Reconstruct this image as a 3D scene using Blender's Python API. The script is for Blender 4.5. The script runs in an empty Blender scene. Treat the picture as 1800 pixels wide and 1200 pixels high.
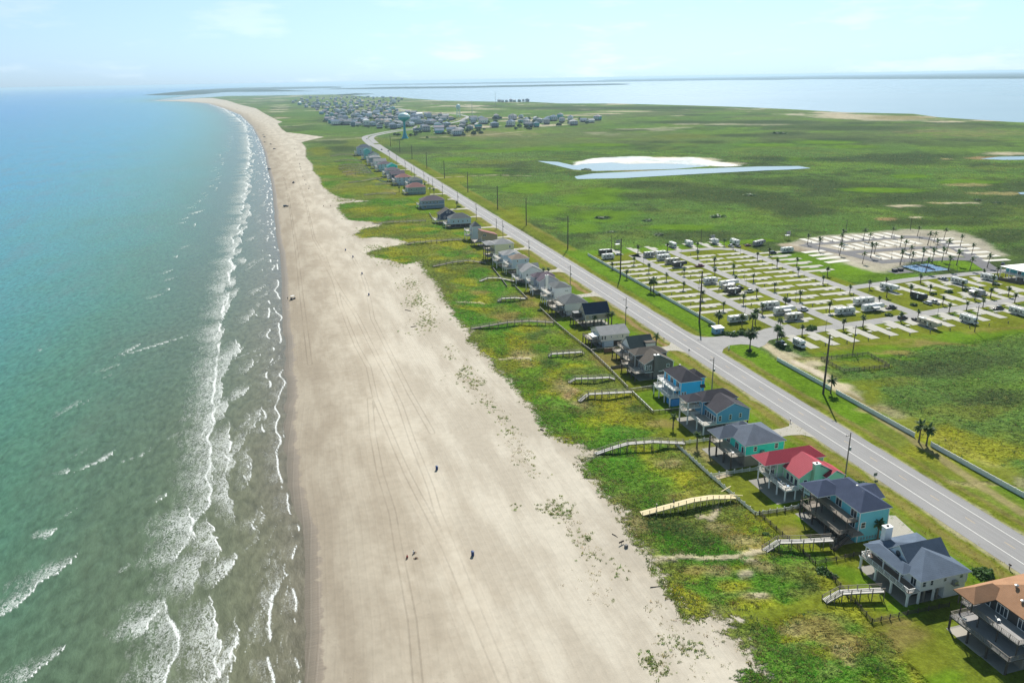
import bpy, math, random
import numpy as np
from mathutils import Matrix, Vector
random.seed(7); RNG = np.random.default_rng(7)
SC = bpy.context.scene
COL = SC.collection
rad = math.radians
# ------------------------------------------------------------------ camera, sky, sun, exposure
# world: X runs inland across the road, Y runs along the road away from the viewer, metres
CAM_H, FPX, PITCH, ROLL = 112.0, 1380.0, rad(18.47), rad(1.0)
ALONG = np.array([-.26743, .96358]); ACROSS = np.array([.96358, .26743])
def cam_axes():
    fw = np.array([0, math.cos(PITCH), -math.sin(PITCH)]); rt = np.array([1., 0, 0]); up = np.cross(rt, fw)
    r2 = rt*math.cos(ROLL)-up*math.sin(ROLL); u2 = up*math.cos(ROLL)+rt*math.sin(ROLL)
    tw = lambda v: np.array([v[:2].dot(ACROSS), v[:2].dot(ALONG), v[2]])
    return tw(fw), tw(r2), tw(u2)
FW, RT, UP = cam_axes()
def at(px, py, z=0.0):
    """a point of the ground (or of the level z) seen at this place of the survey photo"""
    d = FW*FPX+RT*(px-900)-UP*(py-600); t = (z-CAM_H)/d[2]
    return np.array([d[0]*t, d[1]*t])
cd = bpy.data.cameras.new('camera'); cam = bpy.data.objects.new('camera', cd); COL.objects.link(cam)
cd.sensor_width = 36; cd.lens = 36*FPX/1800; cd.clip_start = 1; cd.clip_end = 300000
cam.matrix_world = Matrix([[RT[0], UP[0], -FW[0], 0], [RT[1], UP[1], -FW[1], 0], [RT[2], UP[2], -FW[2], CAM_H], [0, 0, 0, 1]])
SC.camera = cam
SUN_EL, SUN_AZ = rad(42), rad(27)
W = bpy.data.worlds.new("World"); SC.world = W; W.use_nodes = True
wn = W.node_tree.nodes; wl = W.node_tree.links
bg = wn['Background']; sky = wn.new('ShaderNodeTexSky'); sky.sky_type = 'NISHITA'; sky.sun_disc = False
sky.sun_elevation = SUN_EL; sky.sun_rotation = SUN_AZ; sky.altitude = 50; sky.air_density = 1.0; sky.dust_density = .25; sky.ozone_density = 2.5
bg.inputs['Strength'].default_value = 0.085
# bright maritime haze: the sky texture keeps its shape, its colour is drawn towards pale blue, with thin cloud low down
bw = wn.new('ShaderNodeRGBToBW'); wl.new(sky.outputs[0], bw.inputs[0])
pw = wn.new('ShaderNodeMath'); pw.operation = 'POWER'; wl.new(bw.outputs[0], pw.inputs[0]); pw.inputs[1].default_value = 1.0
tcw = wn.new('ShaderNodeTexCoord'); sxyz = wn.new('ShaderNodeSeparateXYZ'); wl.new(tcw.outputs['Generated'], sxyz.inputs[0])
el_ = wn.new('ShaderNodeMapRange'); wl.new(sxyz.outputs[2], el_.inputs[0]); el_.inputs[1].default_value = 0.0; el_.inputs[2].default_value = .16
tn = wn.new('ShaderNodeMix'); tn.data_type = 'RGBA'; wl.new(el_.outputs[0], tn.inputs[0]); tn.inputs[6].default_value = (.585, .80, .98, 1); tn.inputs[7].default_value = (.74, 1.17, 1.60, 1)
mp = wn.new('ShaderNodeMapping'); mp.inputs['Scale'].default_value = (1, 1, 4.2); wl.new(tcw.outputs['Generated'], mp.inputs[0])
cn = wn.new('ShaderNodeTexNoise'); wl.new(mp.outputs[0], cn.inputs[0]); cn.inputs['Scale'].default_value = 7.5; cn.inputs['Detail'].default_value = 7; cn.inputs['Roughness'].default_value = .58
cm = wn.new('ShaderNodeMapRange'); cm.interpolation_type = 'SMOOTHSTEP'; wl.new(cn.outputs[0], cm.inputs[0]); cm.inputs[1].default_value = .50; cm.inputs[2].default_value = .68; cm.inputs[3].default_value = 0; cm.inputs[4].default_value = .30
cl_ = wn.new('ShaderNodeMix'); cl_.data_type = 'RGBA'; wl.new(cm.outputs[0], cl_.inputs[0]); wl.new(tn.outputs[2], cl_.inputs[6]); cl_.inputs[7].default_value = (1.05, 1.2, 1.32, 1)
vm = wn.new('ShaderNodeVectorMath'); vm.operation = 'SCALE'; wl.new(cl_.outputs[2], vm.inputs[0]); wl.new(pw.outputs[0], vm.inputs['Scale'])
fx = wn.new('ShaderNodeMix'); fx.data_type = 'RGBA'; fx.inputs[0].default_value = .94; wl.new(sky.outputs[0], fx.inputs[6]); wl.new(vm.outputs[0], fx.inputs[7]); wl.new(fx.outputs[2], bg.inputs[0])
sd = bpy.data.lights.new('sun', 'SUN'); sd.energy = 5.0; sd.angle = rad(.53); sd.color = (1, .955, .88)
so = bpy.data.objects.new('sun', sd); COL.objects.link(so); so.location = (200, 400, 400)
sv = Vector((math.sin(SUN_AZ)*math.cos(SUN_EL), math.cos(SUN_AZ)*math.cos(SUN_EL), math.sin(SUN_EL)))
so.rotation_euler = sv.to_track_quat('Z', 'Y').to_euler()
SC.view_settings.view_transform = 'Standard'; SC.view_settings.look = 'None'; SC.view_settings.exposure = 0.42; SC.view_settings.gamma = 1
try:
    SC.cycles.max_bounces = 6; SC.cycles.diffuse_bounces = 2; SC.cycles.glossy_bounces = 2; SC.cycles.volume_bounces = 0
    SC.cycles.transparent_max_bounces = 6; SC.cycles.use_denoising = True
except Exception: pass
# ------------------------------------------------------------------ helpers
class MB:
    """collects faces; build() links them as one mesh object"""
    def __init__(s): s.v = []; s.f = []; s.m = []
    def quad(s, pts, mi=0):
        b = len(s.v); s.v += [tuple(p) for p in pts]; s.f.append(tuple(range(b, b+len(pts)))); s.m.append(mi); return s
    def box(s, x0, x1, y0, y1, z0, z1, mi=0):
        b = len(s.v)
        s.v += [(x0, y0, z0), (x1, y0, z0), (x1, y1, z0), (x0, y1, z0), (x0, y0, z1), (x1, y0, z1), (x1, y1, z1), (x0, y1, z1)]
        for q in ((0, 3, 2, 1), (4, 5, 6, 7), (0, 1, 5, 4), (1, 2, 6, 5), (2, 3, 7, 6), (3, 0, 4, 7)):
            s.f.append(tuple(b+i for i in q)); s.m.append(mi)
        return s
    def hexa(s, bot, top, mi=0):
        b = len(s.v); s.v += [tuple(p) for p in bot]+[tuple(p) for p in top]; n = len(bot)
        s.f.append(tuple(b+i for i in reversed(range(n)))); s.m.append(mi)
        s.f.append(tuple(b+n+i for i in range(n))); s.m.append(mi)
        for i in range(n):
            j = (i+1) % n; s.f.append((b+i, b+j, b+n+j, b+n+i)); s.m.append(mi)
        return s
    def prism(s, pts, z0, z1, mi=0):
        return s.hexa([(x, y, z0) for x, y in pts], [(x, y, z1) for x, y in pts], mi)
    def profx(s, prof, x0, x1, mi=0):       # outline in (y,z) pushed along x
        n = len(prof); b = len(s.v)
        s.v += [(x0, y, z) for y, z in prof]+[(x1, y, z) for y, z in prof]
        s.f.append(tuple(b+i for i in range(n))); s.m.append(mi); s.f.append(tuple(b+n+i for i in reversed(range(n)))); s.m.append(mi)
        for i in range(n):
            j = (i+1) % n; s.f.append((b+j, b+i, b+n+i, b+n+j)); s.m.append(mi)
        return s
    def profy(s, prof, y0, y1, mi=0):       # outline in (x,z) pushed along y
        n = len(prof); b = len(s.v)
        s.v += [(x, y0, z) for x, z in prof]+[(x, y1, z) for x, z in prof]
        s.f.append(tuple(b+i for i in range(n))); s.m.append(mi); s.f.append(tuple(b+n+i for i in reversed(range(n)))); s.m.append(mi)
        for i in range(n):
            j = (i+1) % n; s.f.append((b+i, b+j, b+n+j, b+n+i)); s.m.append(mi)
        return s
    def bar(s, p, q, w, h=None, mi=0):
        h = h or w; p = Vector(p); q = Vector(q); d = (q-p)
        if d.length < 1e-6: return s
        d.normalize(); up = Vector((0, 0, 1)) if abs(d.z) < .98 else Vector((1, 0, 0))
        a = d.cross(up).normalized()*(w/2); c = a.cross(d).normalized()*(h/2)
        return s.hexa([p-a-c, p+a-c, p+a+c, p-a+c], [q-a-c, q+a-c, q+a+c, q-a+c], mi)
    def tube(s, pts, rads, n=6, mi=0, caps=True):
        b = len(s.v); k = len(pts); pts = [Vector(p) for p in pts]
        for i, p in enumerate(pts):
            d = (pts[min(i+1, k-1)]-pts[max(i-1, 0)]).normalized(); up = Vector((0, 0, 1)) if abs(d.z) < .9 else Vector((1, 0, 0))
            a = d.cross(up).normalized(); c = a.cross(d)
            for j in range(n):
                t = 2*math.pi*j/n; s.v.append(tuple(p+(a*math.cos(t)+c*math.sin(t))*rads[i]))
        for i in range(k-1):
            for j in range(n):
                e = (j+1) % n; s.f.append((b+i*n+j, b+i*n+e, b+(i+1)*n+e, b+(i+1)*n+j)); s.m.append(mi)
        if caps:
            s.f.append(tuple(b+j for j in reversed(range(n)))); s.m.append(mi); s.f.append(tuple(b+(k-1)*n+j for j in range(n))); s.m.append(mi)
        return s
    def lathe(s, prof, n=16, mi=0, cx=0, cy=0):
        b = len(s.v); k = len(prof)
        for r, z in prof:
            for j in range(n):
                t = 2*math.pi*j/n; s.v.append((cx+r*math.cos(t), cy+r*math.sin(t), z))
        for i in range(k-1):
            for j in range(n):
                e = (j+1) % n; s.f.append((b+i*n+j, b+i*n+e, b+(i+1)*n+e, b+(i+1)*n+j)); s.m.append(mi)
        s.f.append(tuple(b+j for j in reversed(range(n)))); s.m.append(mi); s.f.append(tuple(b+(k-1)*n+j for j in range(n))); s.m.append(mi)
        return s
    def build(s, name, mats, parent=None, smooth=False, bevel=0):
        me = bpy.data.meshes.new(name); me.from_pydata(s.v, [], s.f)
        for m in (mats if isinstance(mats, (list, tuple)) else [mats]): me.materials.append(m)
        me.polygons.foreach_set('material_index', s.m)
        if smooth: me.polygons.foreach_set('use_smooth', [True]*len(me.polygons))
        me.update(); o = bpy.data.objects.new(name, me); COL.objects.link(o)
        if parent: o.parent = parent
        if bevel:
            b = o.modifiers.new('edge', 'BEVEL'); b.width = bevel; b.segments = 2; b.limit_method = 'ANGLE'
        return o
def tag(o, label=None, cat=None, group=None, kind=None):
    if label: o['label'] = label
    if cat: o['category'] = cat
    if group: o['group'] = group
    if kind: o['kind'] = kind
    return o
def thing(name, label, cat, loc, rz=0, group=None):
    o = bpy.data.objects.new(name, None); COL.objects.link(o); o.location = loc; o.rotation_euler = (0, 0, rz); o.empty_display_size = .5
    return tag(o, label, cat, group)
def dup(root, loc, rz=0, label=None, scale=1):
    def cp(o, par):
        c = o.copy(); COL.objects.link(c); c.parent = par
        for ch in KIDS.get(o.name, ()): cp(ch, c)
        return c
    r = cp(root, None); r.location = loc; r.rotation_euler = (0, 0, rz); r.scale = (scale,)*3 if not isinstance(scale, tuple) else scale
    if label: r['label'] = label
    return r
KIDS = {}
def learn(*roots):          # remember children before copying
    for r in roots:
        KIDS[r.name] = list(r.children); learn(*r.children)
def npmesh(name, V, Fq, mat, parent=None, smooth=True, attrs=()):
    me = bpy.data.meshes.new(name); n, m = len(V), len(Fq); k = Fq.shape[1]
    me.vertices.add(n); me.vertices.foreach_set('co', np.asarray(V, np.float32).ravel())
    me.loops.add(m*k); me.loops.foreach_set('vertex_index', np.asarray(Fq, np.int32).ravel())
    me.polygons.add(m); me.polygons.foreach_set('loop_start', np.arange(0, m*k, k, dtype=np.int32))
    try: me.polygons.foreach_set('loop_total', np.full(m, k, np.int32))
    except Exception: pass
    me.update(calc_edges=True)
    if smooth: me.polygons.foreach_set('use_smooth', np.ones(m, bool))
    for nm, arr in attrs:
        if arr.ndim == 2:
            a = me.attributes.new(nm, 'FLOAT_COLOR', 'POINT'); c = np.ones((n, 4), np.float32); c[:, :3] = arr; a.data.foreach_set('color', c.ravel())
        else:
            a = me.attributes.new(nm, 'FLOAT', 'POINT'); a.data.foreach_set('value', np.asarray(arr, np.float32))
    me.materials.append(mat); o = bpy.data.objects.new(name, me); COL.objects.link(o)
    if parent: o.parent = parent
    return o
def gridfaces(nr, nc):
    i = np.arange(nr-1)[:, None]*nc+np.arange(nc-1)[None, :]; i = i.ravel()
    return np.stack([i, i+1, i+nc+1, i+nc], 1)
# smooth random fields
def hsh(ix, iy, seed):
    h = (ix.astype(np.int64)*374761393+iy.astype(np.int64)*668265263+seed*974711) & 0x7fffffff
    h = ((h ^ (h >> 13))*1274126177) & 0x7fffffff
    return ((h ^ (h >> 16)) & 0xffff)/65535.0
def vnoise(x, y, seed=0):
    ix = np.floor(x); iy = np.floor(y); fx = x-ix; fy = y-iy; fx = fx*fx*(3-2*fx); fy = fy*fy*(3-2*fy)
    a = hsh(ix, iy, seed); b = hsh(ix+1, iy, seed); c = hsh(ix, iy+1, seed); d = hsh(ix+1, iy+1, seed)
    return (a*(1-fx)+b*fx)*(1-fy)+(c*(1-fx)+d*fx)*fy
def fbm(x, y, seed=0, o=4):
    t = 0; a = .5
    for i in range(o): t = t+a*vnoise(x*2**i, y*2**i, seed+i*17); a *= .5
    return t
def seg_dist(X, Y, pts):
    d = np.full(X.shape, 1e9)
    for (x0, y0), (x1, y1) in zip(pts[:-1], pts[1:]):
        dx, dy = x1-x0, y1-y0; L = dx*dx+dy*dy+1e-9
        t = np.clip(((X-x0)*dx+(Y-y0)*dy)/L, 0, 1); d = np.minimum(d, (X-x0-t*dx)**2+(Y-y0-t*dy)**2)
    return np.sqrt(d)
def poly_sd(X, Y, pts):
    """signed distance, positive inside"""
    ins = np.zeros(X.shape, bool); n = len(pts)
    for i in range(n):
        (x0, y0), (x1, y1) = pts[i], pts[(i+1) % n]
        c = ((y0 > Y) != (y1 > Y)) & (X < (x1-x0)*(Y-y0)/((y1-y0) if y1 != y0 else 1e-9)+x0); ins ^= c
    d = seg_dist(X, Y, list(pts)+[pts[0]])
    return np.where(ins, d, -d)
def sstep(a, b, x):
    t = np.clip((x-a)/(b-a), 0, 1); return t*t*(3-2*t)
# ------------------------------------------------------------------ materials
class NT:
    def __init__(s, name):
        s.mat = bpy.data.materials.new(name); s.mat.use_nodes = True; s.t = s.mat.node_tree; s.n = s.t.nodes; s.l = s.t.links
        s.b = s.n['Principled BSDF']; s.out = s.n['Material Output']
    def node(s, t, **k):
        o = s.n.new(t)
        for a, v in k.items(): setattr(o, a, v)
        return o
    def link(s, a, b): s.l.new(a, b)
    def pos(s): return s.node('ShaderNodeNewGeometry').outputs['Position']
    def attr(s, nm, col=False):
        a = s.node('ShaderNodeAttribute'); a.attribute_name = nm; return a.outputs['Color' if col else 'Fac']
    def val(s, sock, v):
        if hasattr(v, 'type') and hasattr(v, 'links'): s.link(v, sock)
        else: sock.default_value = v
    def math(s, op, a, b=0.0, c=0.0, clamp=False):
        m = s.node('ShaderNodeMath', operation=op); m.use_clamp = clamp
        s.val(m.inputs[0], a); s.val(m.inputs[1], b)
        if op in ('MULTIPLY_ADD', 'SMOOTH_MIN'): s.val(m.inputs[2], c)
        return m.outputs[0]
    def map(s, v, a, b, c=0., d=1., smooth=True):
        m = s.node('ShaderNodeMapRange'); m.interpolation_type = 'SMOOTHSTEP' if smooth else 'LINEAR'
        s.val(m.inputs[0], v); s.val(m.inputs[1], a); s.val(m.inputs[2], b); s.val(m.inputs[3], c); s.val(m.inputs[4], d); return m.outputs[0]
    def scaled(s, vec, sc, rot=0):
        m = s.node('ShaderNodeMapping'); m.inputs['Scale'].default_value = sc; m.inputs['Rotation'].default_value = (0, 0, rot); s.link(vec, m.inputs[0]); return m.outputs[0]
    def noise(s, vec, scale=1., det=3., rough=.55, dist=0.):
        m = s.node('ShaderNodeTexNoise'); s.link(vec, m.inputs['Vector']); m.inputs['Scale'].default_value = scale
        m.inputs['Detail'].default_value = det; m.inputs['Roughness'].default_value = rough; m.inputs['Distortion'].default_value = dist
        return m.outputs['Fac']
    def mix(s, f, a, b, mode='MIX'):
        m = s.node('ShaderNodeMix'); m.data_type = 'RGBA'; m.blend_type = mode; m.clamp_factor = True
        s.val(m.inputs[0], f)
        for sk, v in ((m.inputs[6], a), (m.inputs[7], b)):
            if isinstance(v, (tuple, list)): sk.default_value = (*v[:3], 1)
            else: s.link(v, sk)
        return m.outputs[2]
    def mul(s, c, f):       # colour times scalar
        m = s.node('ShaderNodeVectorMath', operation='SCALE'); s.link(c, m.inputs[0]); s.val(m.inputs['Scale'], f); return m.outputs[0]
    def bump(s, h, strength=.5, dist=.1, normal=None):
        m = s.node('ShaderNodeBump'); s.link(h, m.inputs['Height']); s.val(m.inputs['Strength'], strength); m.inputs['Distance'].default_value = dist
        if normal is not None: s.link(normal, m.inputs['Normal'])
        return m.outputs[0]
    def done(s, col=None, rough=None, spec=None, normal=None):
        if col is not None: s.link(col, s.b.inputs['Base Color'])
        if rough is not None: s.val(s.b.inputs['Roughness'], rough)
        if spec is not None: s.val(s.b.inputs['Specular IOR Level'], spec)
        if normal is not None: s.link(normal, s.b.inputs['Normal'])
        return s.mat
MCACHE = {}
def pm(name, col, rough=.75, var=.18, sc=.35, fine=5., spec=.3, bump=0., metal=0., line=None):
    """painted / built surface with weathering; line=(axis, pitch, depth) gives boards or seams"""
    if name in MCACHE: return MCACHE[name]
    t = NT(name); p = t.pos()
    a = t.noise(p, sc, 3); b = t.noise(p, fine, 2)
    f = t.math('MULTIPLY_ADD', a, var*1.6, 1-var*.8); f = t.math('MULTIPLY_ADD', b, var*.9, t.math('SUBTRACT', f, var*.45))
    rgb = t.node('ShaderNodeRGB'); rgb.outputs[0].default_value = (*col, 1); c = rgb.outputs[0]
    nrm = None
    if line:
        sx = t.node('ShaderNodeSeparateXYZ'); t.link(p, sx.inputs[0]); fr = t.math('FRACT', t.math('MULTIPLY', sx.outputs[line[0]], 1/line[1]))
        g = t.map(t.math('ABSOLUTE', t.math('SUBTRACT', fr, .5)), .40, .48, 0, 1)
        f = t.math('MULTIPLY', f, t.math('MULTIPLY_ADD', g, -line[2], 1.))
        nrm = t.bump(t.math('SUBTRACT', 1., g), .35, .04)
    elif bump: nrm = t.bump(b, bump, .05)
    t.b.inputs['Metallic'].default_value = metal
    MCACHE[name] = t.done(t.mul(c, f), rough, spec, nrm); return MCACHE[name]
def glass(name='window_glass'):
    if name in MCACHE: return MCACHE[name]
    t = NT(name); p = t.pos(); n = t.noise(p, .7, 2)
    c = t.mix(n, (.015, .02, .028), (.07, .085, .10)); MCACHE[name] = t.done(c, .06, .6); return MCACHE[name]
GL = glass()
WHITE = pm('white_trim', (.78, .78, .76), .55, .10)
WOOD = pm('weathered_wood', (.24, .21, .175), .85, .35, .5, 4)
DKWOOD = pm('dark_stained_wood', (.085, .07, .06), .85, .35, .5, 4)
PALEWOOD = pm('pale_deck_boards', (.46, .42, .36), .85, .25, .5, 4, line=(1, .3, .3))
NEWWOOD = pm('new_yellow_lumber', (.66, .55, .32), .7, .2, .5, 4)
CONC = pm('concrete', (.38, .355, .30), .9, .18, .25, 3)
PADC = pm('pad_concrete', (.405, .39, .34), .9, .14, .15, 2)
RUBBER = pm('tyre_rubber', (.02, .02, .02), .8)
METAL = pm('grey_metal', (.35, .36, .37), .4, .15, metal=.6)
# ------------------------------------------------------------------ land and water
P_ = lambda pts: [tuple(at(*p)) for p in pts]
WATERLINE = [(534,1200),(531,1120),(530,1040),(533,1000),(531,960),(528,929),(523,900),(513,877),(508,850),(502,817),(503,794),(500,769),(500,742),(503,700),(500,660),(501,607),(497,566),(496,503),(493,451),(485,420),
 (481,360),(480,343),(476.7,318),(470,293),(465,268),(456.7,246.7),(443,221.7),(421.7,201.7),(391.7,190),(366.7,181.9),(332,178.9),(310,178),(275,177.6)]
WL = np.array(P_(WATERLINE)); WL = WL[np.argsort(WL[:, 1])]
SEA_Z = -.45
def wl_x(y): 
    x = np.interp(y, WL[:, 1], WL[:, 0]); k = (WL[3, 0]-WL[0, 0])/(WL[3, 1]-WL[0, 1])
    x = np.where(y < WL[0, 1], WL[0, 0]+(y-WL[0, 1])*k, x)
    return x+(fbm(y/9., y*0+3, 5, 3)-.44)*3.2*np.clip(1-y/1500, 0, 1)
yy = np.concatenate([np.arange(-200, 400, 3.), np.arange(400, WL[-1, 1], 40.)])
ISLAND = list(zip(wl_x(yy), yy))+P_([(275,177.4),(312,175.4),(345,172.4),(370,171),(400,169),(440,168.5),(480,168),(520,167.3),(587,166.2),(611,166.8),(655,171),(702,170.6),(720,173),(778,177),(876,179),(929,179),(989,182),(1080,182),(1200,185),(1300,188),(1400,192.5),(1487,197.5),(1607,200),(1650,206),(1775,214),(1800,215)])+[(3200,1400),(3200,-200)]
FARLAND = [P_(q) for q in (
 [(250,167.5),(290,163.5),(340,158.5),(420,155),(600,152.5),(600,154.5),(480,157.5),(560,160.5),(470,161.5),(400,162),(350,166.5),(290,168)],
 [(560,157.5),(700,154),(860,152),(1000,149.5),(1110,147.5),(1100,149.3),(960,152.3),(800,155.2),(640,157)],
 [(600,168.2),(660,165.6),(652,164.8),(612,165.2),(590,166.4)],
 [(640,150.5),(900,147),(1290,140.8),(1300,139.3),(900,145),(640,149.3)],
 [(1050,141.8),(1360,140.9),(1420,139.6),(1800,138.6),(2100,134.4),(2100,123.0),(1800,127.3),(1500,131.5),(1250,134.8),(1080,138)])]
PONDS = [P_(q) for q in (
 [(950,283),(985,284.5),(1012,290.5),(1040,287),(1075,285.5),(1100,288),(1150,287),(1190,288),(1215,290.5),(1240,291.6),(1180,296.5),(1050,299.7),(1012,297.5),(985,291)],
 [(1016,310),(1050,304.5),(1200,297.5),(1330,292.8),(1400,292),(1420,295.5),(1380,298),(1340,299.4),(1230,305),(1100,312.3),(1020,314)],
 [(1725,279),(1755,275.6),(1830,274),(1830,280),(1765,280.8)],[(1790,338),(1830,335),(1830,342),(1795,341)])]
VEG = P_([(370,172),(400,177),(421,184),(450,190.7),(466.7,200.7),(488,211.7),(496.7,214.5),(488,217.5),(495,226.7),(503,232.5),(525,235),(570,241),(530,250),(538,260),(538,276.7),(550,290),(550,301.7),(563,313),(565,326.7),(583,341.7),(600,349),(650,354.5),(607,357.5),(593,362),(598,373),(612,387),(640,390),(672,394),(665,399),(640,403),(623,413),
 (636,419),(680,418),(705,422),(716,428),(702,432.5),(671,437.7),(650,443),(645,447.5),(656,452),(675,457.5),(687.5,458.5),(712,466),(739.6,459.6),(741.7,470),(754,486.7),(769,499),(779,524),(791.7,541),(804,561.7),(814.6,576),(827,578),(825,599),(841.7,611.7),(854,628),(868.8,638.8),(866,648),(881,656),(900,671),(908,685),(921,698),(933,714.6),(944,727),(948,739.6),(958,752),(971,766.7),(987.5,775),(1002,781),(1023,785),(1042,797),(1017,806),(1033,829),(1037.5,844),(1058,856),(1065,871),(1079,883),(1092,896),(1104,906),(1100,919),(1104,931),(1112.5,942),(1121,954),(1129,967),(1142,971),(1152,981),(1170,982),(1148,992),(1154,1006),(1167,1021),(1179,1044),(1194,1058),(1202,1075),(1212.5,1090),(1229,1091),(1236,1077),(1243,1077),(1250,1084),(1283,1088),(1300,1091),(1285,1096),(1285,1106),(1280,1118),(1313,1128),(1308,1138),(1322,1155),(1333,1176),(1341,1185),(1312,1188),(1302,1200),(1310,1230),(1330,1300)])+[(600,-200),(60000,-200),(60000,60000),(-40000,60000)]
TRACKS = [P_(q) for q in (
 [(470,215),(492,245),(507,275),(520,305),(530,335),(540,365),(552,420),(571,451),(590,503),(598,534.6),(612.5,572),(627,607.5),(648,645),(660,700),(679,746),(700,796),(716.7,833),(733,864.6),(752,900),(785,965),(800,1000),(825,1060),(860,1140),(890,1210)],
 [(560,445),(600,514),(627,555),(656,614),(683,666),(704,712.5),(725,775),(737.5,806),(758,858),(769,896),(795,960),(821,1027),(846,1090),(880,1170),(900,1230)],
 [(523,240),(516,250),(522,275),(530,300),(546,332),(552,345),(580,352),(650,355)],
 [(607,439),(620,452),(636,480),(645,505),(648,520),(655,560),(670,590),(690,630),(720,690),(760,760)],
 [(650,700),(655,760),(668,830),(690,900),(700,960),(710,1010),(725,1090),(735,1200)],[(497,305),(505,335),(512,380),(520,430),(530,520),(545,640)])]
# colours of the things that grow or lie on the ground
CL = dict(S=(.55,.475,.37), L=(.100,.182,.013), O=(.138,.160,.018), B=(.205,.170,.055), Y=(.235,.235,.018), G=(.055,.155,.015), D=(.040,.080,.022),
          T=(.25,.215,.10), M=(.076,.150,.034), K=(.034,.060,.026), P=(.42,.36,.25), U=(.115,.15,.03), E=(.30,.20,.11), W=(.80,.78,.73), Q=(.385,.345,.28))
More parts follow.
